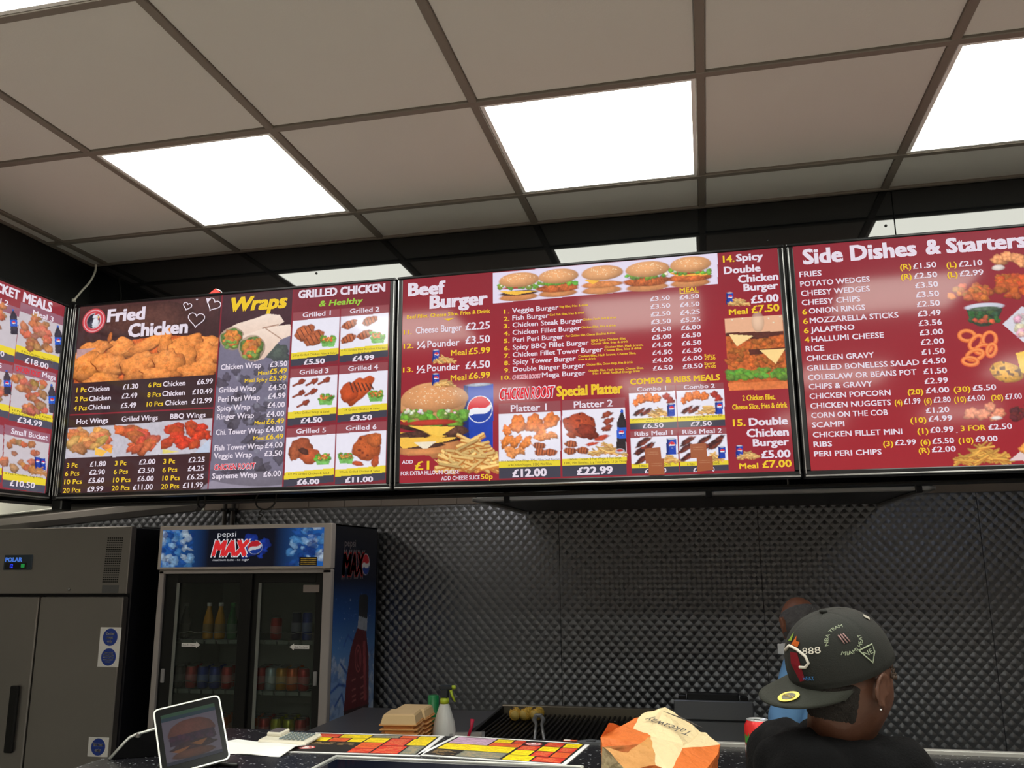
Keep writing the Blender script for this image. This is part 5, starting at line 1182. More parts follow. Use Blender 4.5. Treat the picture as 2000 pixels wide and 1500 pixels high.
# the two paper menus
def leaflet(corners, label, seed, boxes):
    """corners TL TR BR BL in the photo, lying on the counter"""
    P = [Vector(onZ(x, y, CT)) for x, y in corners]; o_ = (P[0] + P[1] + P[2] + P[3]) / 4
    L = thing('paper_menu', (o_.x, o_.y, CT), label, 'menu', 'paper menus on the counter')
    ux = (P[1] - P[0] + P[2] - P[3]) / 2; uy = (P[3] - P[0] + P[2] - P[1]) / 2
    W, H = .42, .297; ux.normalize(); uy = Vector((ux.y, -ux.x, 0))
    c0 = Vector((0, 0, .0018)) - ux * W/2 - uy * H/2
    rg = random.Random(seed)
    wd = ((P[1] - P[0]).length + (P[2] - P[3]).length) / 2; W = min(max(wd, .36), .5)
    c0 = Vector((0, 0, .0018)) - ux * W/2 - uy * H/2
    v = [c0, c0 + ux*W, c0 + ux*W + uy*H, c0 + uy*H]; v = [Vector((p.x, p.y, .0003)) for p in v] + [Vector((p.x, p.y, .0014)) for p in v]
    MB().add(v, [(0, 1, 2, 3), (7, 6, 5, 4), (0, 4, 5, 1), (1, 5, 6, 2), (2, 6, 7, 3), (3, 7, 4, 0)]).obj('sheet', M_PAPER, L)
    cv = Canvas(300, 210, (238, 238, 238), seed=seed); cv.poly([(9, 9), (291, 9), (291, 201), (9, 201)], (34, 30, 28), .1)
    for (x0, y0, x1, y1, col) in boxes:
        cc = {'y': (248, 216, 20), 'r': (206, 52, 34), 'o': (226, 96, 44), 'p': (206, 168, 196), 'g': (120, 122, 110), 'k': (40, 34, 30)}[col]
        cv.poly([(x0, y0), (x1, y0), (x1, y1), (x0, y1)], cc, .08)
        y = y0 + 8
        while y < y1 - 4:
            x = x0 + 4
            while x < x1 - 8:
                w_ = rg.uniform(3, 12); 
                if rg.random() < .72: cv.line(x, y, min(x + w_, x1 - 3), y, 1.3, (70, 40, 20) if col in 'yop' else (236, 190, 120), .3)
                x += w_ + 3
            y += 6.5
    if seed == 1:
        ec = (44, 160)
    else: ec = (188, 38)
    cv.blob(*ec, 19, 16, (196, 44, 44), lump=0, nz=0, shade=0, hl=0); cv.blob(*ec, 16, 13, (240, 220, 220), lump=0, nz=0, shade=0, hl=0); cv.blob(*ec, 13, 10.5, (190, 50, 50), lump=0, nz=0, shade=0, hl=0); cv.blob(ec[0] - 1, ec[1], 8, 7, (236, 230, 230), lump=.3, nz=.2, shade=0)
    cv.build('menu_print', vc_mat('paper_print', 0, .5, .3), L, lambda u, v_: tuple(c0 + ux * W * u + uy * H * v_))
    return L
leaflet([(612, 1431), (872, 1438), (815, 1478), (545, 1470)], 'left paper menu on the counter, under the calculator', 1,
        [(14, 14, 70, 50, 'r'), (74, 14, 140, 50, 'y'), (144, 14, 205, 40, 'g'), (209, 14, 245, 40, 'o'), (249, 14, 286, 40, 'y'), (14, 54, 60, 92, 'y'), (64, 54, 104, 92, 'o'), (108, 54, 140, 92, 'y'), (144, 44, 190, 90, 'y'), (194, 44, 240, 120, 'r'), (244, 44, 286, 110, 'y'),
         (14, 96, 140, 130, 'k'), (144, 94, 190, 150, 'o'), (194, 124, 250, 196, 'r'), (254, 114, 286, 196, 'g'), (144, 154, 190, 196, 'r')])
leaflet([(884, 1436), (1146, 1452), (1112, 1498), (820, 1478)], 'right paper menu on the counter with a large yellow box', 2,
        [(14, 14, 100, 80, 'p'), (104, 14, 140, 46, 'y'), (144, 14, 166, 46, 'r'), (104, 50, 168, 80, 'o'), (14, 84, 166, 138, 'y'), (14, 142, 70, 196, 'k'), (75, 142, 166, 196, 'g'), (214, 14, 250, 54, 'r'), (254, 14, 286, 54, 'y'), (172, 60, 210, 100, 'r'),
         (214, 58, 250, 100, 'y'), (254, 58, 286, 100, 'r'), (172, 104, 210, 150, 'y'), (214, 104, 250, 150, 'r'), (254, 104, 286, 150, 'o'), (172, 154, 225, 196, 'y'), (229, 154, 286, 196, 'r')])
# white folded paper at the left
a, b = onZ(447, 1459, CT), onZ(560, 1466, CT)
t = thing('folded_sheets', ((a[0] + b[0]) / 2, (a[1] + b[1]) / 2, CT), 'folded white paper lying left of the paper menus', 'paper')
u = Vector((b[0] - a[0], b[1] - a[1], 0)); u.normalize(); n_ = Vector((-u.y, u.x, 0)); L = .26
rows = []
for i in range(9):
    s = i / 8 - .5
    for j, dz in enumerate((.002, .012 + .003 * sin(i), .004)): rows.append(u * L * s + n_ * (.085 * (j - 1)) + Vector((0, 0, dz + .002 * cos(i * 1.3))))
MB().add(rows + [r - Vector((0, 0, .0015)) for r in rows], [(i*3+j, (i+1)*3+j, (i+1)*3+j+1, i*3+j+1) for i in range(8) for j in range(2)] + [(27+i*3+j+1, 27+(i+1)*3+j+1, 27+(i+1)*3+j, 27+i*3+j) for i in range(8) for j in range(2)]).obj('paper_sheet', M_PAPER, t)
MB().bbox((-L*.5, -.03, .0005), (L*.42, .075, .0018), .0004, M=Matrix(((u.x, n_.x, 0, 0), (u.y, n_.y, 0, 0), (0, 0, 1, 0), (0, 0, 0, 1)))).obj('under_sheet', mat('grey_paper', (170, 170, 170), .7), t)
# calculator
p = onZ(566, 1443, CT + .01)
t = thing('calculator', (p[0], p[1], CT + .003), 'cream desk calculator with grey keys at the corner of the paper menu', 'calculator', rot=(radians(4), 0, radians(-4)))
MB().bbox((-.085, -.052, 0), (.085, .055, .014), .005).obj('case', mat('cream_plastic', (214, 208, 192), .4), t)
MB().bbox((-.078, -.01, .013), (-.028, .048, .026), .003, M=Matrix.Rotation(0, 4, 'X')).obj('display_hood', MATS['cream_plastic'], t)
MB().bbox((-.073, -.004, .0262), (-.034, .043, .0268), .0005).obj('display', mat('lcd_grey', (96, 88, 92), .25), t)
kb = MB().bbox((-.016, -.04, .0152), (-.006, -.031, .0188), .001).mesh('key', mat('key_grey', (116, 128, 130), .4))
for i in range(6):
    for j in range(5):
        o = bpy.data.objects.new('key', kb); COL.objects.link(o); o.parent = t; o.location = (i * .0155, j * .0165 + .002, 0)
# tablets
def slab(name, TL, TR, BRr, label, cat, pxw=None, h=None):
    TL, TR, BRr = Vector(TL), Vector(TR), Vector(BRr); ux = (TR - TL); W = ux.length; ux.normalize(); uy = (TR - BRr); uy -= ux * uy.dot(ux); H = h or uy.length; uy.normalize(); uz = ux.cross(uy)
    o = thing(name, (0, 0, 0), label, cat); org = TR - ux * W - uy * H
    o.matrix_world = Matrix(((ux.x, uy.x, uz.x, org.x), (ux.y, uy.y, uz.y, org.y), (ux.z, uy.z, uz.z, org.z), (0, 0, 0, 1)))
    return o, W, H
def rrect(W, H, r, z0, z1, mi=0, x0=0, y0=0, n=5):
    pts = []
    for cx, cy, a0 in ((W - r, H - r, 0), (r, H - r, pi/2), (r, r, pi), (W - r, r, 3*pi/2)):
        for k in range(n + 1): a = a0 + pi/2 * k / n; pts.append((x0 + cx + r * cos(a), y0 + cy + r * sin(a)))
    m = len(pts); mb = MB(); mb.add([(x, y, z0) for x, y in pts] + [(x, y, z1) for x, y in pts], [tuple(reversed(range(m))), tuple(range(m, 2*m))] + [(i, (i+1) % m, m + (i+1) % m, m + i) for i in range(m)], mi); return mb
tb1, W, H = slab('tablet_screen', onY(298, 1387, .16), onY(428, 1356, .27), onY(442, 1474, .21), 'white-edged tablet showing a burger picture, leaning on the counter', 'tablet', h=.185)
rrect(W, H, .014, -.010, 0).obj('tablet_case', mat('white_edge', (216, 218, 214), .3, metal=.2), tb1)
rrect(W - .008, H - .008, .011, 0, .0006, x0=.004, y0=.004).obj('glass_face', mat('tablet_glass', (8, 9, 10), .25, spec=.1), tb1)
cv = Canvas(130, 150, (92, 84, 96), seed=6); cv.poly([(0, 0), (130, 0), (130, 11), (0, 11)], (38, 74, 50)); cv.poly([(0, 11), (130, 11), (130, 22), (0, 22)], (22, 48, 62))
cv.blob(66, 62, 56, 34, (98, 54, 44), lump=.03, nz=.3, shade=.4); cv.poly([(14, 70), (118, 70), (122, 96), (12, 98)], (44, 24, 40), .6); cv.pile(16, 78, 114, 92, 20, 8, (58, 28, 50), 2)
cv.blob(66, 106, 54, 14, (54, 30, 34), lump=.1, nz=.8); cv.poly([(60, 100), (100, 96), (84, 112)], (120, 74, 36)); cv.poly([(14, 112), (60, 106), (34, 122)], (124, 76, 40)); cv.blob(64, 128, 52, 13, (92, 54, 40), lump=.03, nz=.3); cv.poly([(0, 140), (130, 140), (130, 150), (0, 150)], (30, 34, 52))
cv.build('tablet_display', vc_mat('tablet_display', .5, .25, .08), tb1, lambda u, v: (.017 + u * (W - .034), H - .022 - v * (H - .045), .0012))
# stand of the tablet
mi = tb1.matrix_world.inverted(); c_ = tb1.matrix_world @ Vector((W*.5, H*.35, -.012)); e_ = Vector((c_.x + .02, c_.y + .10, CT + .006))
MB().bbox((W*.35, H*.1, -.020), (W*.65, H*.6, -.0105), .004).tube([Vector((W*.5, H*.35, -.015)), mi @ e_], .009, 8).obj('stand', M_BLACK, tb1)
MB().tube([mi @ (e_ - Vector((.06, 0, 0))), mi @ (e_ + Vector((.06, 0, 0)))], .006, 8).obj('stand_foot', M_BLACK, tb1)
pl = [onY(254, 1438, .34), onY(345, 1411, .42), onY(362, 1500, .40), onY(212, 1500, .30)]
pl = [Vector(p) for p in pl]; pl[2].z = max(pl[2].z, CT + .002); pl[3].z = max(pl[3].z, CT + .002)
tb2 = thing('till_monitor', (pl[3].x + .05, pl[3].y, CT), 'black till monitor with a silver edge behind the tablet', 'monitor')
fn_ = (pl[1] - pl[0]).cross(pl[3] - pl[0]).normalized(); fn_ = fn_ if fn_.dot(Vector(CAM_C) - pl[0]) > 0 else -fn_
MB().add(pl + [p - fn_*.02 for p in pl], [(0, 1, 2, 3), (7, 6, 5, 4), (0, 4, 5, 1), (1, 5, 6, 2), (2, 6, 7, 3), (3, 7, 4, 0)]).obj('monitor_case', mat('dead_black', (8, 8, 9), 1.0, spec=.05), tb2, world=True)
u1, u2 = (pl[0] - pl[3]).normalized(), (pl[1] - pl[0]).normalized()
MB().tube([pl[3], pl[0] - u1*.02, pl[0] - u1*.006 + u2*.003, pl[0] + u2*.016, pl[1]], .0045, 8).obj('silver_edge', mat('bright_edge', (176, 178, 174), .3, metal=.5), tb2, world=True)
MB().bbox(pl[0] + u2*.018 - Vector((0, .006, .010)), pl[0] + u2*.034 + Vector((0, .0, .0)), .002).obj('silver_clip', M_SILVER, tb2, world=True)
# red drink can
p = onZ(1478, 1399, CT + .124); 
t = thing('drink_can', (p[0], p[1], CT), 'red fruit drink can with green leaf print beside the paper bag', 'can')
k_ = 1.08
MB().lathe([(.026*k_, 0), (.033*k_, .008), (.0335*k_, .06), (.033*k_, .100), (.028*k_, .111), (.0265*k_, .1145)], 28, cap=False).obj('can_body', mat('can_red_print', (206, 40, 42), .28, metal=.25, noise=.15, nscale=60), t)
MB().lathe([(.0265*k_, .114), (.0275*k_, .1165), (.0255*k_, .1165), (.0245*k_, .113), (0, .113)], 28, cap=False).obj('can_lid', mat('can_lid_pale', (205, 205, 208), .3, metal=.7), t)
MB().bbox((-.008, -.014, .1135), (.008, .008, .1155), .001).obj('ring_pull', M_SILVER, t)
def canpatch(a0, a1, z0, z1, m, nm_, jag=0, seed=0):
    mb = MB(); rg = random.Random(seed); n = 8; vs_ = []
    for k in range(n + 1):
        a = a0 + (a1 - a0) * k / n; r = .0342 * k_
        for z in (z0 + rg.uniform(-jag, jag), z1 + rg.uniform(-jag, jag)): vs_.append((r * cos(a), r * sin(a), z))
    mb.add(vs_, [(2*k, 2*k+2, 2*k+3, 2*k+1) for k in range(n)]).obj(nm_, m, t)
ca = math.atan2(CAM_C[1] - p[1], CAM_C[0] - p[0])
canpatch(ca - 1.25, ca - .70, .055, .078, mat('leaf_green', (60, 140, 60), .4), 'leaf_print', .006, 1); canpatch(ca - 1.25, ca - .75, .035, .050, M_PAPER, 'fruit_print', .005, 2); canpatch(ca - .2, ca + .6, .072, .076, mat('pink_print', (226, 120, 120), .4), 'band_print', .001, 3); canpatch(ca - .2, ca + .6, .060, .063, MATS['pink_print'], 'band_print', .001, 4)

# crumpled paper bag: facets between creases
def zb_(x, y): return 1150 + x / 4.878, 1330 + y / 4.878
BG = {'A': (192, 395, .42), 'B': (110, 530, .40), 'C': (125, 630, .38), 'D': (150, 625, .34), 'E': (270, 770, .32), 'F': (370, 860, .30), 'G': (300, 430, .50), 'H': (475, 340, .56), 'I': (500, 320, .57), 'J': (725, 248, .60),
      'K': (1070, 480, .56), 'L': (1115, 495, .55), 'Mm': (1255, 610, .50), 'N': (900, 640, .40), 'O': (590, 520, .44), 'Pp': (780, 860, .27), 'Q': (1100, 860, .33), 'R': (1220, 705, .44), 'S': (430, 450, .50), 'T': (350, 455, .48),
      'U': (640, 790, .29), 'V': (890, 600, .42), 'W': (810, 605, .40), 'X': (620, 660, .33), 'Y': (360, 690, .34), 'Z': (480, 600, .36)}
BP = {k: Vector(onY(*zb_(x, y), Y)) for k, (x, y, Y) in BG.items()}
t = thing('paper_bag', (BP['X'].x + .03, .42, CT), 'crumpled orange and cream paper takeaway bag on the counter', 'bag')
BP['b1'] = BP['B'] * 1; BP['b1'].z = CT + .002; BP['b2'] = Vector((BP['F'].x, .30, CT + .002)); BP['b3'] = Vector((BP['Q'].x, .34, CT + .002)); BP['b4'] = Vector((BP['R'].x, .50, CT + .002)); BP['b5'] = Vector((BP['J'].x, .66, CT + .002)); BP['b6'] = Vector((BP['G'].x, .58, CT + .002)); BP['b7'] = Vector((BP['Pp'].x, .27, CT + .002))
BP['k1'] = BP['J'] + Vector((0, .05, -.04))
fac = [('O', 'ABTZO A', 1)]
M_ORG = mat('orange_paper', (200, 102, 36), .65, noise=.12, nscale=14, bump=.6, bscale=60); M_CRM = mat('cream_paper', (214, 192, 150), .65, noise=.05, nscale=10, bump=.6, bscale=45); M_TAN = mat('tan_paper', (190, 134, 72), .65, noise=.15, nscale=16, bump=.6, bscale=50)
def facets(name, m, polys, sub=3):
    bm = bmesh.new(); cache = {}
    for q in polys:
        vs_ = []
        for k in q:
            if k not in cache: cache[k] = bm.verts.new(BP[k])
            vs_.append(cache[k])
        try: bm.faces.new(vs_)
        except ValueError: pass
    bmesh.ops.triangulate(bm, faces=bm.faces); bmesh.ops.subdivide_edges(bm, edges=bm.edges, cuts=sub, use_grid_fill=True)
    for v in bm.verts: v.co += Vector((mnoise.noise(v.co * 38), mnoise.noise(v.co * 38 + Vector((9, 0, 0))), mnoise.noise(v.co * 38 + Vector((0, 9, 0))))) * .0045
    bm.verts.index_update(); mb = MB(); mb.add([v.co[:] for v in bm.verts], [[v.index for v in f.verts] for f in bm.faces]); bm.free()
    return mb.obj(name, m, t, world=True)
facets('orange_side', M_ORG, [('A', 'B', 'C', 'D', 'Z', 'T', 'G'), ('D', 'Y', 'Z'), ('G', 'T', 'S'), ('G', 'S', 'H'), ('T', 'O', 'S'), ('T', 'Z', 'O')])
facets('tan_side', M_TAN, [('Z', 'Y', 'D'), ('Z', 'X', 'Y'), ('Y', 'E', 'D'), ('Y', 'X', 'U', 'F', 'E'), ('O', 'X', 'Z')])
facets('cream_edge', M_CRM, [('C', 'b1', 'b2', 'F', 'E', 'D')])
fl = facets('cream_flap', M_CRM, [('S', 'I', 'H'), ('S', 'O', 'V', 'J', 'I'), ('V', 'K', 'J'), ('V', 'N', 'K'), ('N', 'Mm', 'L', 'K')])
facets('cream_fold', M_CRM, [('O', 'W', 'X'), ('W', 'V', 'N'), ('X', 'W', 'N', 'Pp', 'U'), ('O', 'V', 'W')])
facets('orange_front', M_ORG, [('N', 'Mm', 'R', 'Q', 'Pp'), ('U', 'Pp', 'b7', 'b2', 'F'), ('Pp', 'Q', 'b3', 'b7'), ('Q', 'R', 'b4', 'b3')])
facets('orange_back', M_ORG, [('J', 'k1', 'b5', 'b6', 'A', 'G', 'H', 'I'), ('A', 'b6', 'b1', 'B'), ('Mm', 'b4', 'b5', 'k1', 'J', 'K', 'L'), ('B', 'b1', 'C'), ('Mm', 'R', 'b4'), ('b1', 'b6', 'b5', 'b4', 'b3', 'b7', 'b2')], 2)
# upside-down lettering on the flap
e0 = Vector(onY(*zb_(1010, 560), .50)); 
fn = (BP['J'] - BP['I']).cross(BP['V'] - BP['I']).normalized()
if fn.dot(Vector(CAM_C) - BP['V']) < 0: fn = -fn
def onflap(x, y):
    d = Vector(ray(*zb_(x, y))); c0 = Vector(CAM_C); return c0 + d * ((BP['V'] - c0).dot(fn) / d.dot(fn)) + fn * .010
A0 = onflap(1010, 520); A1 = onflap(580, 372); ux = (A1 - A0); Lw = ux.length; ux.normalize(); uy = fn.cross(ux).normalized()
if uy.z > 0: uy = -uy
tm = MB(); put_text(tm, 'Takeaway', A0, ux, uy, Lw, .024, 0, .004, .25, res=4); tm.obj('bag_lettering', mat('grey_ink', (70, 66, 62), .6), t, world=True)
tm = MB(); p0, p1, p2 = onflap(715, 320), onflap(900, 390), onflap(1080, 475); tm.tube([p0, p1, p2], [.0005, .0022, .0005], 6).obj('ink_stroke', MATS['grey_ink'], t, world=True)

# ================================================================== kitchen worktop and what stands on it
KT = .93
t = thing('kitchen_worktop', (1.3, 2.0, 0), 'low steel kitchen worktop behind the counter', 'worktop')
MB().bbox((.45, 1.15, KT - .03), (1.22, 2.62, KT), .004).obj('top', M_STEELD, t, world=True)
for x in (.50, 1.17):
    for y in (1.2, 2.57): MB().tube([(x, y, 0), (x, y, KT - .03)], .02, 8).obj('leg', M_STEELD, t, world=True)
# chargrill
t = thing('chargrill', (1.7, 2.15, 0), 'black open chargrill with sloping bars against the steel wall', 'grill')
GX0, GX1, GY0, GY1, GZ = 1.245, 2.14, 1.72, 2.60, .93
g = MB().bbox((GX0, GY0, .1), (GX1, GY1, GZ - .03), .006)
g.add([(GX0, GY0, GZ - .03), (GX0, GY1, GZ - .03), (GX0, GY1, GZ + .03), (GX0, GY0, GZ), (GX0 + .012, GY0, GZ - .03), (GX0 + .012, GY1, GZ - .03), (GX0 + .012, GY1, GZ + .03), (GX0 + .012, GY0, GZ)], [(0, 3, 2, 1), (4, 5, 6, 7), (3, 7, 6, 2), (0, 4, 7, 3), (1, 2, 6, 5)])
g.obj('grill_body', mat('grill_black', (16, 15, 15), .5, noise=.3), t, world=True)
bar = MB().bbox((-.006, GY0 + .02, -.006), (.006, GY1 - .02, .006), .003).mesh('grill_bar', mat('grill_bar_iron', (34, 30, 28), .45, metal=.5, noise=.3, nscale=30))
k = 0; x = GX0 + .03
while x < GX1 - .02:
    o = bpy.data.objects.new('grill_bar', bar); COL.objects.link(o); o.parent = t; o.location = (x - 1.7, -2.15, GZ - .005); x += .026
p = onY(1070, 1386, 2.62)
MB().bbox((GX0, 2.60, GZ - .03), (GX1, 2.635, GZ + .035), .004).obj('back_rail', mat('tarnished_rail', (120, 112, 96), .45, metal=.6, noise=.2), t, world=True)
for x in (GX0 + .05, GX1 - .05):
    for y in (GY0 + .05, GY1 - .05): MB().tube([(x, y, 0), (x, y, .1)], .02, 8).obj('leg', M_BLACK, t, world=True)
# corn cobs
for i, (x, y, r, lab) in enumerate(((1006, 1388, .2, 'leftmost of three grilled corn cobs on the chargrill'), (1030, 1388, -.3, 'middle of three grilled corn cobs on the chargrill'), (1049, 1388, -.1, 'rightmost of three grilled corn cobs, gripped by the tongs'))):
    p = onZ(x, y + 6, GZ + .028)
    t = thing('corn_cob', (p[0], p[1], GZ + .0285), lab, 'corn', 'corn cobs on the chargrill', r)
    cb = MB().lathe([(.010, -.058), (.022, -.050), (.0265, -.02), (.0265, .02), (.021, .05), (.008, .06)], 14, M=Matrix.Rotation(pi/2, 4, 'X'))
    cb.obj('cob_core', mat('corn_core', (206, 176, 90), .5), t)
    km = MB(); 
    for rr_ in range(12):
        yy = -.045 + rr_ * .0082; R_ = .0262 * math.sqrt(max(.1, 1 - (yy / .062) ** 2 * .8))
        for q in range(14):
            a = 2*pi*(q + .5 * (rr_ % 2)) / 14; km.ell((R_ * cos(a), yy, R_ * sin(a)), (.0058, .0042, .0058), n=5, m=3)
    o = km.obj('kernels', mat('corn_kernel', (226, 184, 76), .4, noise=.5, nscale=60), t); o['kind'] = 'stuff'
    MB().bbox((-.02, -.03, .022), (.0, .02, .0295), .003).obj('char_mark', mat('char', (60, 40, 26), .7), t)
# tongs
p = Vector(onZ(1052, 1398, GZ + .05)); q1 = Vector(onZ(1044, 1445, GZ + .03)); q2 = Vector(onZ(1063, 1446, GZ + .03))
t = thing('tongs', (p.x, (p.y + q1.y) / 2, GZ), 'steel tongs resting on the chargrill bars by the corn', 'tongs')
M_TNG = mat('tongs_steel', (150, 150, 150), .35, metal=.6)
for q, s in ((q1, -1), (q2, 1)):
    m_ = p.lerp(q, .42) + Vector((s * .004, 0, .004)); MB().tube([p + Vector((s * .012, 0, 0)), p.lerp(m_, .5) + Vector((s * .016, 0, 0)), m_, q], [.008, .012, .007, .006], 6).obj('arm', M_TNG, t, world=True)
MB().bbox((p.x - .02, p.y - .02, GZ + .045), (p.x + .02, p.y + .01, GZ + .06), .004).obj('scoop_end', M_TNG, t, world=True)
# foam boxes: two stacks
M_FOAM = mat('foam_beige', (222, 160, 96), .6, noise=.03); M_FOAMT = mat('foam_lid', (224, 190, 140), .6, noise=.03)
def foam(W, Dp, lid):
    def ringbox(z0, w0, z1, w1, th=.003):
        mb = MB(); v = []
        for z, wq in ((z0, w0), (z1, w1), (z1, w1 - th), (z0 + th, w0 - th)):
            for sx, sy in ((-1, -1), (1, -1), (1, 1), (-1, 1)): v.append((sx * (W/2 + wq), sy * (Dp/2 + wq), z))
        fs = [(3, 2, 1, 0), (12, 13, 14, 15)]
        for r in range(3):
            for k in range(4): fs.append((r*4 + k, r*4 + (k+1) % 4, (r+1)*4 + (k+1) % 4, (r+1)*4 + k))
        return mb.add(v, fs)
    return ringbox(0, -.012, .038, .0) if not lid else ringbox(.035, .0, .001, -.014)
def stack(px, py, Y, n, z0, lab, grp, rz):
    p = onY(px, py, Y)
    base = None
    for k in range(n):
        l_ = '%s of the beige foam boxes in the %s stack' % (('lowest', 'second from the bottom', 'third from the bottom', 'fourth from the bottom', 'fifth from the bottom', 'sixth from the bottom', 'seventh from the bottom', 'eighth from the bottom', 'ninth from the bottom')[k], lab)
        if base is None:
            base = thing('foam_box', (p[0], Y, z0), l_, 'box', grp, rz)
            foam(.122, .118, False).obj('tray', M_FOAM, base); MB().bbox((-.074, -.071, .034), (.074, .071, .040), .002).obj('rim', M_FOAM, base); o = base
        else: o = copy_tree(base); o['label'] = l_
        o.location = (p[0] + random.uniform(-.002, .002), Y, z0 + k * .0165); o.rotation_euler.z = rz + random.uniform(-.03, .03)
    z = z0 + (n - 1) * .0165 + .040
    o = thing('foam_box', (p[0], Y, z), 'closed beige foam box lid on top of the %s stack' % lab, 'box', grp, rz)
    MB().lathe([(.098, 0), (.096, .006), (.088, .030), (.080, .036), (0, .037)], 4, M=Matrix.Rotation(pi/4, 4, 'Z'), sm=False).obj('lid', M_FOAMT, o)
    MB().bbox((-.071, -.068, -.0005), (.071, .068, .004), .001).obj('rim', M_FOAM, o)
stack(786, 1400, 1.30, 9, KT, 'front', 'foam boxes on the kitchen worktop', .12)
stack(808, 1400, 1.52, 8, KT, 'rear', 'foam boxes on the kitchen worktop', .05)
# spray bottle
p = onY(868, 1400, 1.55)
t = thing('spray_bottle', (p[0], 1.55, KT), 'white spray bottle with lime green collar and trigger', 'bottle')
MB().lathe([(.040, 0), (.044, .01), (.044, .06), (.038, .11), (.018, .172), (.013, .178)], 20).obj('bottle_body', mat('frosted_white', (206, 206, 202), .3), t)
MB().lathe([(.0165, .176), (.0165, .192), (.012, .196)], 14).obj('collar', mat('lime', (176, 196, 50), .4), t)
MB().bbox((-.012, -.012, .194), (.014, .012, .228), .004).bbox((-.02, -.010, .222), (.030, .010, .240), .005).obj('spray_head', mat('dark_head', (40, 46, 52), .4), t)
MB().tube([(.022, 0, .224), (.028, 0, .205), (.040, 0, .182)], [.006, .005, .003], 8).obj('trigger', MATS['lime'], t)
MB().lathe([(.007, 0), (.007, .012), (.003, .014)], 10, M=Matrix.Translation((.028, 0, .232)) @ Matrix.Rotation(pi/2, 4, 'Y')).obj('nozzle', MATS['lime'], t)
t.scale = (1.15, 1.15, 1.15)
# green bottle behind it
p = onY(846, 1400, 1.72)
t = thing('green_bottle', (p[0], 1.72, KT), 'small dark green capped bottle behind the spray bottle', 'bottle')
MB().lathe([(.026, 0), (.028, .005), (.028, .09), (.026, .10)], 16).obj('bottle_body', mat('dark_green', (20, 60, 40), .25), t)
MB().lathe([(.029, .10), (.027, .14), (.024, .144), (.024, .205), (.020, .208), (0, .208)], 16).obj('tall_cap', mat('bright_green', (20, 130, 70), .35), t)
MB().ell((.028, -.02, .07), (.016, .014, .018)).obj('lime_knob', MATS['lime'], t)
# clear plastic wrap
p = onY(822, 1432, 1.38)
t = thing('plastic_bag', (p[0], 1.2, KT), 'crumpled clear plastic bag in front of the foam boxes', 'bag')
clr = MB().ell((0, 0, .038), (.085, .05, .042), n=22, m=14)
clr.v = [(x + .02 * mnoise.noise(Vector((x*40, y*40, z*40))), y + .02 * mnoise.noise(Vector((x*40+5, y*40, z*40))), max(.001, z + .02 * mnoise.noise(Vector((x*40, y*40+7, z*40))))) for x, y, z in clr.v]; clr.sm = [False] * len(clr.sm)
clr.obj('film', GLASS, t); MB().ell((.02, .0, .012), (.05, .03, .012)).obj('contents', M_PAPER, t)
# sauce pan insert with spoon
p = onY(912, 1428, 1.50)
t = thing('sauce_tub', (p[0], 1.5, KT), 'square steel tub of red sauce on the kitchen worktop', 'tub', rz=.25)
s_ = MB(); v = []
for z, w_ in ((0, .052), (.086, .062), (.090, .072), (.091, .072), (.090, .060), (.002, .050)):
    for sx, sy in ((-1, -1), (1, -1), (1, 1), (-1, 1)): v.append((sx * w_, sy * w_, z))
s_.add(v, [(3, 2, 1, 0), (20, 21, 22, 23)] + [(r*4+k, r*4+(k+1) % 4, (r+1)*4+(k+1) % 4, (r+1)*4+k) for r in range(5) for k in range(4)]); s_.obj('steel_tub', mat('tub_steel', (170, 168, 166), .3, metal=.7), t)
MB().box((-.057, -.057, .066), (.057, .057, .074)).obj('red_sauce', mat('red_sauce', (120, 44, 26), .3, noise=.3, nscale=40), t)
MB().tube([(.0, 0, .07), (.018, .01, .12), (.022, .012, .15)], [.006, .006, .009], 8).obj('spoon_handle', mat('magenta_plastic', (190, 30, 66), .4), t)
# steel fryer with raised lid
t = thing('fryer', (2.62, 1.72, 0), 'grey steel fryer with its lid raised, left of the person in the cap', 'fryer')
a = onY(1316, 1366, 1.9); b = onY(1471, 1372, 1.9); zt_ = a[2]; zm = onY(1400, 1408, 1.9)[2]
M_FRY = mat('fryer_steel', (112, 114, 118), .42, metal=.55, noise=.08, nscale=6)
MB().bbox((a[0], 1.9, .1), (b[0], 2.3, zm), .006).obj('fryer_body', M_FRY, t, world=True)
MB().bbox((a[0], 1.885, zm + .004), (b[0], 1.905, zt_), .004).obj('raised_lid', M_FRY, t, world=True)
for f0, f1 in ((.06, .16), (.84, .94)): MB().bbox((a[0] + (b[0]-a[0])*f0, 1.90, zt_ - .004), (a[0] + (b[0]-a[0])*f1, 1.93, zt_ + .018), .003).obj('hinge', M_BLACK, t, world=True)
MB().bbox((a[0] + (b[0]-a[0])*.17, 1.91, zt_ - .004), (a[0] + (b[0]-a[0])*.83, 1.95, zt_ + .026), .004).obj('control_box', M_BLACKMATT, t, world=True)
zr = onY(1410, 1452, 1.86)[2]; MB().tube([(a[0] + .02, 1.86, zr), (b[0] + .1, 1.86, zr)], .006, 8).tube([(a[0] + .02, 1.86, zr - .02), (b[0] + .1, 1.86, zr - .02)], .005, 8).obj('front_rail', mat('rail_steel', (170, 164, 154), .3, metal=.7), t, world=True)
for x in (a[0] + .03, b[0] - .03):
    for y in (1.93, 2.27): MB().tube([(x, y, 0), (x, y, .1)], .015, 8).obj('leg', M_STEELD, t, world=True)
p = onZ(1112, 1444, KT + .004)
t = thing('sauce_packet', (p[0], p[1], CT - .0), 'tiny orange paper scrap at the back edge of the counter', 'paper')
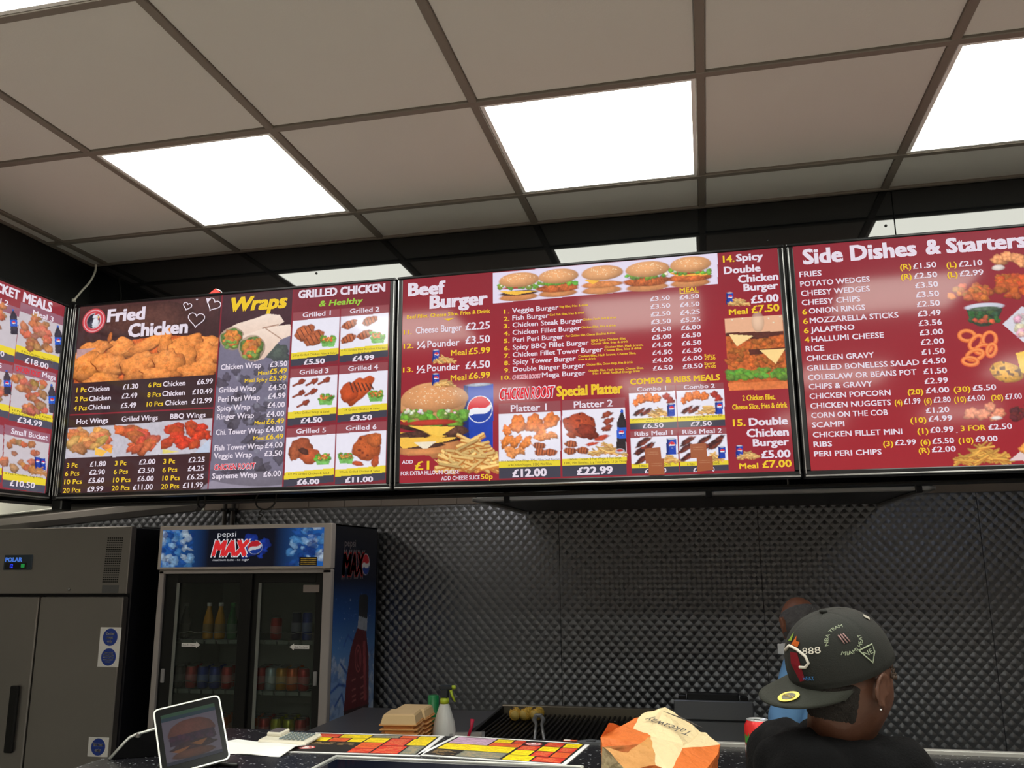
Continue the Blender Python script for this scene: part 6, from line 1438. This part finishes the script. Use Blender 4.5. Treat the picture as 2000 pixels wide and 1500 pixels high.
p = onZ(1114, 1446, CT + .002); t.location = (p[0], min(p[1], .80), CT + .0005); MB().bbox((-.022, -.006, 0), (.022, .006, .002), .0006).obj('paper_scrap', mat('scrap_orange', (226, 96, 50), .5), t); MB().bbox((-.02, -.0055, .002), (.0, .0055, .0026), .0003).obj('scrap_print', M_PAPER, t)
t = thing('cleaning_pad', (0, 0, 0), 'flat grey pad on the counter edge left of the paper bag', 'pad'); p = onZ(1153, 1447, CT + .004); t.location = (p[0], .775, CT)
MB().add([(-.04, .0, 0), (-.02, -.03, 0), (.04, -.02, 0), (.05, .01, 0), (.0, .025, 0), (-.04, .0, .007), (-.02, -.03, .007), (.04, -.02, .007), (.05, .01, .007), (.0, .025, .008)], [(4, 3, 2, 1, 0), (5, 6, 7, 8, 9)] + [(i, (i+1) % 5, 5 + (i+1) % 5, 5 + i) for i in range(5)]).obj('pad', mat('pad_grey', (70, 72, 76), .7), t); MB().bbox((-.01, -.012, .0075), (.02, .008, .010), .001).obj('pad_top', mat('pad_dark', (50, 52, 56), .7), t)

# ================================================================== people
SKIN_D = mat('dark_skin', (84, 52, 38), .5, noise=.12, nscale=12, bump=.1, bscale=90); SKIN_B = mat('brown_skin', (150, 98, 74), .5, noise=.1, nscale=12)
def head_verts(c, F, Up, s=1.0, n=40, m=30):
    """sculpted head: F forward, Up up; returns verts, faces"""
    F = F.normalized(); Up = (Up - F * Up.dot(F)).normalized(); Rt = F.cross(Up)
    def g(x, y, z, cx, cy, cz, w): return math.exp(-((x-cx)**2 + (y-cy)**2 + (z-cz)**2) / (w*w))
    vs = []; fs = []
    for i in range(m + 1):
        t = pi * i / m
        for k in range(n):
            a = 2*pi*k/n; x, y, z = sin(t)*sin(a), sin(t)*cos(a), cos(t)      # x right, y forward, z up
            X, Yv, Z = .076*x, .098*y, .118*z
            if z < 0: X *= 1 + .30*z; Yv = Yv * (1 + .18*z) + .014*(-z)*(1 if y > 0 else .2)
            if y < 0 and z < 0: Yv *= 1 + .25*z
            r = .030*g(x, y, z, 0, 1, -.12, .16) + .014*g(x, y, z, 0, .98, .02, .13) + .007*g(x, y, z, 0, .96, .22, .3) - .010*(g(x, y, z, .34, .93, .06, .17) + g(x, y, z, -.34, .93, .06, .17)) \
                + .010*g(x, y, z, 0, .88, -.45, .13) + .008*g(x, y, z, 0, .84, -.56, .10) - .004*g(x, y, z, 0, .86, -.505, .05) + .014*g(x, y, z, 0, .66, -.78, .22) + .006*(g(x, y, z, .5, .85, -.15, .2) + g(x, y, z, -.5, .85, -.15, .2))
            v = Vector((X, Yv, Z)); v += Vector((x, y, z)) * r
            vs.append(c + (Rt * v.x + F * v.y + Up * v.z) * s)
    for i in range(m):
        for k in range(n):
            k2 = (k+1) % n; fs.append((i*n+k, (i+1)*n+k, (i+1)*n+k2, i*n+k2))
    return vs, fs, Rt, F, Up
EAR_F = .004
def add_ear(mb, c, Rt, F, Up, side, s=1.0):
    o = c + (Rt * side * .079 + F * EAR_F + Up * .004) * s; out = (Rt * side * .6 - F * .5).normalized()
    pts = []
    for k in range(11):
        a = radians(-120 + 27 * k); pts.append(o + (F * -cos(a) * .0165 + Up * (sin(a) * .029 + .003) + out * (.012 + .004 * cos(a))) * s)
    mb.tube(pts, [.0035*s] + [.0052*s]*8 + [.0048*s, .004*s], 8)
    mb.ell(o + out * .006 * s, (.013*s, .008*s, .024*s), rot=Matrix((F, out, Up)).transposed(), n=12, m=8)
    mb.ell(o + (Up * -.028 + out * .010 + F * .002) * s, (.0075*s, .0055*s, .009*s), n=10, m=8)
    mb.ell(o + (F * .012 + out * .007 + Up * -.004) * s, (.005*s, .005*s, .007*s), n=8, m=6)
def add_hand(mb, wr, d, nrm, side, s=1.0):
    """palm and five fingers from wrist wr along d, palm facing nrm"""
    d = d.normalized(); nrm = (nrm - d * nrm.dot(d)).normalized(); w_ = d.cross(nrm) * side
    mb.cap(wr, .026*s, wr + d*.035*s, .027*s)
    for k, (off, L) in enumerate(((-.030, .070), (-.010, .082), (.010, .076), (.029, .060))):
        b = wr + d*.030*s + w_*off*.6*s; kn = wr + d*.085*s + w_*off*s
        mb.cap(b, .014*s, kn, .0115*s)
        p1 = kn + (d*.92 + nrm*.35).normalized() * L*.45*s; p2 = p1 + (d*.65 + nrm*.76).normalized() * L*.32*s; p3 = p2 + (d*.4 + nrm*.9).normalized() * L*.23*s
        mb.cap(kn, .0098*s, p1, .0088*s); mb.cap(p1, .0088*s, p2, .008*s); mb.cap(p2, .008*s, p3, .007*s)
    t0 = wr + d*.022*s - w_*.022*s; t1 = wr + (d*.052 - w_*.046 + nrm*.010)*s; t2 = wr + (d*.078 - w_*.052 + nrm*.024)*s; t3 = wr + (d*.098 - w_*.048 + nrm*.036)*s
    mb.cap(t0, .015*s, t1, .012*s); mb.cap(t1, .012*s, t2, .010*s); mb.cap(t2, .010*s, t3, .008*s)
def figure(J, skin, root, voxel, headargs, hands=True):
    mb = MB(); vs, fs, Rt, F, Up = head_verts(*headargs); mb.add(vs, fs, 0, True)
    c, _, _ , s = headargs[0], 0, 0, headargs[3]
    for sd in (-1, 1): add_ear(mb, c, Rt, F, Up, sd, s)
    mb.cap(J['neck'], .062, c - Up*.045*s - F*.022*s, .054)
    mb.cap(J['shL'], .055, J['neck'] - Vector((0, 0, .03)), .06); mb.cap(J['shR'], .055, J['neck'] - Vector((0, 0, .03)), .06)
    ch = J['chest']; ax = (J['shR'] - J['shL']).normalized(); fw = Vector((0, 0, 1)).cross(ax).normalized()
    Rm = Matrix((ax, fw, Vector((0, 0, 1)))).transposed()
    mb.ell(ch, (.165, .115, .20), rot=Rm); mb.ell(ch.lerp(J['pelvis'], .55), (.145, .105, .19), rot=Rm); mb.ell(J['pelvis'], (.155, .115, .13), rot=Rm)
    for sd in 'LR':
        mb.cap(J['sh'+sd], .052, J['el'+sd], .040); mb.cap(J['el'+sd], .040, J['wr'+sd], .027)
        mb.cap(J['hip'+sd], .085, J['kn'+sd], .058); mb.cap(J['kn'+sd], .058, J['an'+sd], .038); mb.cap(J['an'+sd], .038, J['an'+sd] + J['fwd']*.14 - Vector((0, 0, .045)), .030)
        if hands: add_hand(mb, J['wr'+sd], J['hd'+sd], J['hn'+sd], 1 if sd == 'R' else -1, .95)
    return remeshed(mb, 'body', skin, root, voxel, 3), (Rt, F, Up)
def standing(ch, fwd, height_sh, hipz, lean, elL, wrL, elR, wrR, hd, hn, sw=.19):
    z = Vector((0, 0, 1)); rt = fwd.cross(z).normalized()
    J = {'fwd': fwd, 'chest': ch, 'neck': Vector((ch.x, ch.y, height_sh + .045)) + fwd*.01, 'pelvis': Vector((ch.x, ch.y, hipz)) - fwd*lean}
    J['shL'] = Vector((ch.x, ch.y, height_sh)) - rt*sw; J['shR'] = Vector((ch.x, ch.y, height_sh)) + rt*sw
    J['elL'], J['wrL'], J['elR'], J['wrR'] = elL, wrL, elR, wrR
    for sd, q in (('L', -1), ('R', 1)):
        J['hip'+sd] = J['pelvis'] + rt*q*.09; J['kn'+sd] = Vector((J['hip'+sd].x, J['hip'+sd].y, .50)) + fwd*.03; J['an'+sd] = Vector((J['hip'+sd].x, J['hip'+sd].y, .085)) - fwd*.02
        J['hd'+sd] = hd; J['hn'+sd] = hn
    return J
def fold(a, f, seed=0.0):
    return lambda p: a * (mnoise.noise(Vector((p.x*f + seed, p.y*f, p.z*f*.8))) + .5*mnoise.noise(Vector((p.x*f*2.2, p.y*f*2.2 + seed, p.z*f*1.6))))
def shoes(J, root):
    rt = J['fwd'].cross(Vector((0, 0, 1)))
    for sd in 'LR':
        a = J['an'+sd]; b0 = Vector((a.x, a.y, 0)); M_ = Matrix(((J['fwd'].x, -rt.x, 0, b0.x), (J['fwd'].y, -rt.y, 0, b0.y), (0, 0, 1, 0), (0, 0, 0, 1)))
        MB().bbox((-.075, -.045, 0), (.20, .045, .025), .010, M=M_).cap(M_ @ Vector((-.03, 0, .055)), .050, M_ @ Vector((.14, 0, .035)), .038).obj('shoe', M_BLACKMATT, root, world=True)

# ---- man in the cap
hcap = Vector(CAM_C + 1.65 * ray(1652, 1332)); hc = Vector(CAM_C + 1.65 * ray(1652, 1340))
Lv = Vector((-CAM_R[0], -CAM_R[1], 0)).normalized(); Aw = Vector((CAM_F[0], CAM_F[1], 0)).normalized()
pt, rl = radians(17), radians(11)
Fh = (Lv * cos(pt) - Vector((0, 0, 1)) * sin(pt) + Aw * .06).normalized()
Uh = (Vector((0, 0, 1)) * cos(rl) - Aw * sin(rl)); Uh = (Uh - Fh * Uh.dot(Fh)).normalized()
Fcap, Ucap = Fh, Uh
Fh = (Lv * -.88 + Aw * .47 + Vector((0, 0, -.12))).normalized(); Uh = (Vector((0, 0, 1)) - Aw * .10 + Lv * .10); Uh = (Uh - Fh * Uh.dot(Fh)).normalized()
body_f = (Lv * -.80 + Aw * .60).normalized()
chx = Vector(CAM_C + 1.68 * ray(1636, 1500)); 
man = thing('person', (chx.x, chx.y, 0), 'person in a dark embroidered cap worn back to front and a black hooded top', 'person')
shz = 1.300
zz = Vector((0, 0, 1)); brt = body_f.cross(zz); c3 = Vector((chx.x, chx.y, 0))
J = standing(Vector((chx.x, chx.y, 1.17)), body_f, shz, .90, .02, c3 - brt*.21 + body_f*.02 + zz*1.03, c3 - brt*.09 + body_f*.19 + zz*.99, c3 + brt*.21 + body_f*.02 + zz*1.03, c3 + brt*.09 + body_f*.19 + zz*.99, body_f*.3 - zz*.3, -body_f, sw=.128)
J['hdL'] = (brt + body_f*.1).normalized(); J['hdR'] = (-brt + body_f*.1).normalized()
bd, (Rt, F_, U_) = figure(J, SKIN_D, man, .0055, (hc, Fh, Uh, 1.0))
bd.location = -man.location
def rel(o): o.location = -man.location; return o
hm_ = MB(); ax = (J['shR'] - J['shL']).normalized(); fw = J['fwd']; Rm = Matrix((ax, fw, Vector((0, 0, 1)))).transposed()
hm_.ell(J['chest'], (.195, .145, .22), rot=Rm); hm_.ell(J['chest'].lerp(J['pelvis'], .6), (.185, .145, .22), rot=Rm); hm_.ell(J['pelvis'] + Vector((0, 0, .02)), (.18, .145, .13), rot=Rm)
for sd in 'LR':
    hm_.cap(J['sh'+sd], .074, J['el'+sd], .060); hm_.cap(J['el'+sd], .060, J['wr'+sd], .044); hm_.cap(J['sh'+sd], .070, J['neck'] - Vector((0, 0, .045)), .085)
# hood lying bunched on the back and around the neck
nk = J['neck']
for k in range(13):
    a = radians(20 + 320 * k / 12); q = nk - fw * cos(a - pi) * -.085 * -1 + ax * sin(a - pi) * .10
    q = nk + fw * (-cos(radians(-160 + 320 * k / 12)) * .095) + ax * (sin(radians(-160 + 320 * k / 12)) * .108)
    back = -(q - nk).dot(fw) / .095; hm_.ell(q + Vector((0, 0, -.022 + .014 * back)), (.045, .045, .036 + .008 * max(0, back)), n=12, m=8)
hm_.ell(nk - fw*.13 - Vector((0, 0, .045)), (.10, .06, .085), rot=Rm)
hood = rel(remeshed(hm_, 'hooded_top', mat('black_jersey', (13, 13, 15), .95, spec=.15, noise=.15, nscale=9, bump=.3, bscale=250), man, .008, 4, fold(.012, 13)))
tr = MB()
for sd in 'LR': tr.cap(J['hip'+sd], .100, J['kn'+sd], .075); tr.cap(J['kn'+sd], .075, J['an'+sd] + Vector((0, 0, .02)), .062)
tr.ell(J['pelvis'] - Vector((0, 0, .02)), (.17, .13, .12), rot=Rm)
rel(remeshed(tr, 'trousers', mat('dark_trousers', (34, 36, 44), .85), man, .010, 4, fold(.008, 11)))
shoes(J, man)
# hair under the cap at the back, beard shadow
def hairshell(c, Rr, Ff, Uu, s_, a0, a1, e0, e1, th, m_, root, seed=0.0, ear_gap=0.0):
    """short hair as a thin textured shell that thins out towards its rim"""
    vs_ = []; fs_ = []; NI, NJ = 34, 90
    for i in range(NI + 1):
        for j in range(NJ + 1):
            a = radians(a0 + (a1 - a0) * j / NJ); e = radians(e0 + (e1 - e0) * i / NI)
            rim = min(1, min(i, NI - i) / 4.0) * min(1, min(j, NJ - j) / 5.0)
            d = Vector((sin(a) * cos(e), cos(a) * cos(e), sin(e))); k = 1 + (th * rim + .0035 * rim * mnoise.noise(d * 26 + Vector((seed, 0, 0))) - .003 * (1 - rim)) / .095
            X, Yv, Z = .076*d.x*k, .098*d.y*k, .118*d.z*k
            if d.z < 0: X *= 1 + .30*d.z; Yv *= 1 + .18*d.z + .14 * d.z * (1 if d.y < 0 else 0)
            vs_.append(c + (Rr * X + Ff * Yv + Uu * Z) * s_)
    for i in range(NI):
        for j in range(NJ): q = i*(NJ+1)+j; fs_.append((q, q+1, q+NJ+2, q+NJ+1))
    o = MB().add(vs_, fs_, 0, True).obj('hair', m_, root); o.location = -root.location; return o
hairshell(hc, Rt, F_, U_, 1.0, 112, 250, -34, 6, .003, mat('black_hair', (26, 20, 17), .85, noise=.3, nscale=90, bump=.5, bscale=400), man)
cu = MB(); rgc = random.Random(3)
for k in range(26):
    a = radians(rgc.uniform(-35, 75)); e = radians(rgc.uniform(14, 40)); d_ = Rt * sin(a) * .077 * cos(e) + F_ * cos(a) * .100 * cos(e) + U_ * .118 * sin(e); p = hc + d_ * 1.02
    cu.tube([p + (F_ * cos(q * 1.9) + U_ * sin(q * 1.9)) * .004 + d_.normalized() * .0012 * q - U_ * .002 * q for q in range(6)], .0022, 5)
o = rel(cu.obj('curls', mat('brown_curls', (52, 34, 20), .8), man)); o['kind'] = 'stuff'
# stud earring (the ear that faces us)
sd = 1
eo = hc + Rt * sd * .074 + F_ * .004 + U_ * .004; outv = (Rt * sd * .6 - F_ * .5).normalized()
rel(MB().ell(eo - U_ * .032 + outv * .016, (.0028, .0028, .0028), n=10, m=8).obj('ear_stud', mat('bright_stud', (235, 235, 240), .15, metal=.9), man))
# cap
Rt = Fcap.cross(Ucap); F_, U_ = Fcap, Ucap; sd = -1 if (Rt.dot(Vector(CAM_C) - hc) < 0) else 1
CAP_M = mat('cap_cloth', (16, 18, 14), .8, noise=.10, nscale=12, bump=.15, bscale=400)
Sd = Rt * sd                                   # towards the camera
cc = hcap + U_ * .030 - F_ * .001
CA, CB, CH = .103, .088, .112
def crown(az, el, k=1.0, lift=0.0):
    """az from the front towards the camera side; superellipse profile for the tall stiff crown"""
    ce = max(0.0, cos(el)) ** .78; se = sin(el) ** .92 if el > 0 else el
    fr_ = 1.0 + .05 * max(0, cos(az)) * sin(el)
    r_ = (ce + lift / .1)
    return cc + F_ * (CA * ce * cos(az) * fr_ * k + lift * cos(az)) + Sd * (CB * ce * sin(az) * k + lift * sin(az)) + U_ * (CH * se * k + lift * sin(el))
cr_ = MB(); n, m = 72, 18; vs = []; fs = []
for shell, kk in ((0, 1.0), (1, .965)):
    for i in range(m + 1):
        el = (pi/2) * i / m
        for k in range(n):
            a = 2*pi*k/n; sv = 1 - .010 * math.exp(-((((a / (pi/3)) + .5) % 1 - .5) / .035) ** 2) if shell == 0 else 1
            vs.append(crown(a, el, kk * sv))
for sh_ in (0, 1):
    o0 = sh_ * (m + 1) * n
    for i in range(m):
        for k in range(n):
            k2 = (k+1) % n; q = (o0 + i*n+k, o0 + i*n+k2, o0 + (i+1)*n+k2, o0 + (i+1)*n+k); fs.append(q if sh_ == 0 else tuple(reversed(q)))
for k in range(n): k2 = (k+1) % n; fs.append((k2, k, (m+1)*n + k, (m+1)*n + k2))
cap_o = thing('cap_crown', (0, 0, 0), None, None) if False else None
cr_.add(vs, fs, 0, True)
crown_o = rel(cr_.obj('cap', CAP_M, man, label='very dark green baseball cap with embroidered badges'))
def relc(o): o.parent = crown_o; o.location = (0, 0, 0); return o
# brim
bv = []; bf = []; nb, mr_ = 26, 8
for t_ in (0, -.0035):
    for j in range(mr_ + 1):
        q = j / mr_
        for k in range(nb + 1):
            a = radians(-82 + 164 * k / nb); base = F_ * CA * cos(a) + Sd * CB * sin(a)
            ext = .072 * max(0, cos(a)) ** .55; p = cc + base * .985 + (F_ * .95 * ext + Sd * sin(a) * .014 * max(0, cos(a))) * q
            lat = (sin(a)); p += U_ * (-.014 * lat * lat - .012 * q + .004 + t_); bv.append(p)
W_ = nb + 1; S_ = (mr_ + 1) * W_
for j in range(mr_):
    for k in range(nb): bf.append((j*W_+k, j*W_+k+1, (j+1)*W_+k+1, (j+1)*W_+k)); bf.append((S_+(j+1)*W_+k, S_+(j+1)*W_+k+1, S_+j*W_+k+1, S_+j*W_+k))
for k in range(nb): bf.append((mr_*W_+k, mr_*W_+k+1, S_+mr_*W_+k+1, S_+mr_*W_+k))
relc(MB().add(bv, bf, 0, True).obj('brim', mat('brim_cloth', (29, 32, 24), .8, bump=.15, bscale=400), None))
relc(MB().ell(cc + U_ * (CH + .002), (.008, .008, .005), n=12, m=8).obj('cap_button', CAP_M, None))
# gold sticker on the brim
def brimpt(a, q, up=.002):
    base = F_ * CA * cos(a) + Sd * CB * sin(a); ext = .072 * max(0, cos(a)) ** .55
    return cc + base * .985 + (F_ * .95 * ext + Sd * sin(a) * .014 * max(0, cos(a))) * q + U_ * (-.014 * sin(a)**2 - .012 * q + .004 + up)
c0 = brimpt(radians(28), .55, .0016); e1 = (brimpt(radians(34), .55) - brimpt(radians(22), .55)).normalized(); e2 = (brimpt(radians(28), .75) - brimpt(radians(28), .35)).normalized()
def patch(pts2, o0, u_, v_, nz_, th, name, m_, parent=None):
    n = len(pts2); vs_ = [o0 + u_*x + v_*y + nz_*th for x, y in pts2] + [o0 + u_*x + v_*y for x, y in pts2]
    return relc(MB().add(vs_, [tuple(range(n)), tuple(reversed(range(n, 2*n)))] + [(i, n+i, n+(i+1) % n, (i+1) % n) for i in range(n)]).obj(name, m_, None))
nzb = e1.cross(e2).normalized(); nzb = nzb if nzb.dot(U_) > 0 else -nzb
circ = lambda r, n=20, sx=1.0: [(r*sx*cos(2*pi*k/n), r*sin(2*pi*k/n)) for k in range(n)]
patch(circ(.0175), c0, e1, e2, nzb, .0012, 'brim_sticker', mat('gold_foil', (196, 170, 46), .35, metal=.2)); patch(circ(.011), c0 + nzb*.0008, e1, e2, nzb, .0012, 'sticker_middle', mat('dark_foil', (70, 62, 24), .4)); 
tm = MB(); put_text(tm, '59FIFTY', c0 - e1*.012 + nzb*.003 - e2*.003, e1, e2, .024, .006, 0, .02); relc(tm.obj('sticker_lettering', mat('gold_foil2', (216, 190, 60), .4), None))
# embroidery, laid on the crown
EMB = lambda nm_, c_: mat('thread_' + nm_, c_, .7)
def emb_text(txt, az0, az1, el, h, m_, name, arc=None, bold=.03):
    co, fs = glyphs(txt, 0.0, 2); x0, x1 = co[:, 0].min(), co[:, 0].max(); vs_ = []
    for p in co:
        u_ = (p[0] - x0) / (x1 - x0); v_ = p[1] / CAPH
        if arc is None: vs_.append(crown(az0 + (az1 - az0) * u_, el + h * v_, 1.0, .0022))
        else:
            ca_, ce_, ra, re_, a0, a1 = arc; th = a0 + (a1 - a0) * u_; rr2 = 1 + (h * v_ if a1 < a0 else -h * v_)
            vs_.append(crown(ca_ + ra * rr2 * cos(th), ce_ + re_ * rr2 * sin(th), 1.0, .0022))
    relc(MB().add(vs_, fs).obj(name, m_, None))
def emb_poly(pts, m_, name, lift=.002):
    n = len(pts); mid = (sum(p[0] for p in pts) / n, sum(p[1] for p in pts) / n)
    vs_ = [crown(a, e, 1.0, lift) for a, e in pts] + [crown(*mid, 1.0, lift)]
    relc(MB().add(vs_, [(i, (i+1) % n, n) for i in range(n)] + [((i+1) % n, i, n) for i in range(n)]).obj(name, m_, None))
def emb_line(pts, r, m_, name): relc(MB().tube([crown(a, e, 1.0, .002) for a, e in pts], r, 6).obj(name, m_, None))
D_ = radians
WTH, GTH, RTH, OTH, BTH = EMB('white', (206, 200, 190)), EMB('sage', (150, 160, 136)), EMB('red', (150, 20, 40)), EMB('orange', (220, 110, 30)), EMB('blue', (50, 120, 190))
emb_poly([(D_(14), D_(34)), (D_(28), D_(34)), (D_(32), D_(22)), (D_(34), D_(8)), (D_(26), D_(6)), (D_(16), D_(22))], RTH, 'flame_ball')
emb_line([(D_(0), D_(33)), (D_(10), D_(40)), (D_(26), D_(38)), (D_(40), D_(31)), (D_(43), D_(24)), (D_(38), D_(20)), (D_(30), D_(20))], .0028, WTH, 'hoop_outline')
emb_poly([(D_(14), D_(42)), (D_(20), D_(53)), (D_(23), D_(47)), (D_(30), D_(46)), (D_(28), D_(40))], OTH, 'flame_tip')
emb_poly([(D_(2), D_(44)), (D_(8), D_(56)), (D_(12), D_(46))], EMB('lime', (150, 180, 60)), 'green_leaf')
emb_text('888', D_(36), D_(60), D_(33), D_(7), WTH, 'digits_embroidery', bold=.05)
emb_text('HEAT', D_(32), D_(46), D_(8), D_(3.5), BTH, 'small_embroidery')
emb_text('NBA TEAM', 0, 0, 0, .26, GTH, 'arc_embroidery', arc=(D_(92), D_(41), D_(21), D_(15), D_(186), D_(72)), bold=.06)
emb_text('MIAMI HEAT', 0, 0, 0, .24, GTH, 'arc_embroidery', arc=(D_(92), D_(41), D_(22), D_(16), D_(-122), D_(-2)), bold=.06)
for k in range(3): emb_line([(D_(86 + 3.6*k), D_(48)), (D_(89 + 3.6*k), D_(37))], .0013, EMB('dusty', (150, 116, 116)), 'bar_embroidery')
emb_line([(D_(101), D_(26)), (D_(120), D_(26)), (D_(118), D_(19)), (D_(110), D_(11)), (D_(101), D_(26))], .0014, GTH, 'flag_outline')
emb_text('NE', D_(104), D_(116), D_(18.5), D_(5), GTH, 'flag_letters', bold=.05)
emb_poly([(D_(150), D_(52)), (D_(158), D_(54)), (D_(160), D_(46)), (D_(152), D_(45))], WTH, 'back_badge')

# ---- worker behind the counter
wc = Vector(CAM_C + 3.35 * ray(1565, 1222))
Fw = (Lv * .16 + Aw * .90 - Vector((0, 0, .42))).normalized(); Uw = Vector((0, 0, 1)); Uw = (Uw - Fw * Uw.dot(Fw)).normalized()
wk = thing('person', (wc.x, wc.y, 0), 'person in a light blue shirt with a bald crown and grey hair, behind the counter', 'person')
bfw = (Lv * .8 + Aw * .45).normalized(); chw = Vector((wc.x + .02, wc.y - .02, 1.16))
Jw = standing(chw, bfw, 1.31, .85, .05, chw + Vector((-.15, -.15, -.10)), chw + Vector((-.24, .02, -.22)), chw + Vector((.10, .20, -.12)), chw + Vector((-.14, .20, -.22)), Vector((-1, .3, -.1)), Vector((0, 0, -1)), sw=.175)
bw, (Rw, Fw, Uw) = figure(Jw, SKIN_B, wk, .007, (wc, Fw, Uw, .96)); bw.location = -wk.location
sh_ = MB(); ax = (Jw['shR'] - Jw['shL']).normalized(); Rm = Matrix((ax, Jw['fwd'], Vector((0, 0, 1)))).transposed()
sh_.ell(Jw['chest'], (.185, .135, .205), rot=Rm); sh_.ell(Jw['chest'].lerp(Jw['pelvis'], .6), (.17, .135, .2), rot=Rm)
for sd2 in 'LR': sh_.cap(Jw['sh'+sd2], .066, Jw['sh'+sd2].lerp(Jw['el'+sd2], .75), .058); sh_.cap(Jw['sh'+sd2], .06, Jw['neck'] - Vector((0, 0, .04)), .072)
o = remeshed(sh_, 'shirt', mat('light_blue_cotton', (110, 160, 214), .8, noise=.06), wk, .010, 4, fold(.008, 12)); o.location = -wk.location
cl = MB(); 
for s2 in (-1, 1): cl.bbox((-.03, -.004, -.02), (.03, .004, .02), .003, M=Matrix.Translation(Jw['neck'] + Jw['fwd']*.075 + ax*s2*.03 + Vector((0, 0, .005))) @ Matrix.Rotation(.5*s2, 4, 'Z'))
o = cl.obj('collar', M_PAPER, wk); o.location = -wk.location
tr = MB()
for sd2 in 'LR': tr.cap(Jw['hip'+sd2], .098, Jw['kn'+sd2], .072); tr.cap(Jw['kn'+sd2], .072, Jw['an'+sd2] + Vector((0, 0, .02)), .06)
o = remeshed(tr, 'trousers', MATS['dark_trousers'], wk, .012, 3); o.location = -wk.location
shoes(Jw, wk)
hairshell(wc, Rw, Fw, Uw, .96, 56, 304, -34, 34, .0045, mat('grey_hair', (110, 108, 108), .9, noise=.5, nscale=70, bump=.6, bscale=300), wk, 3.0)
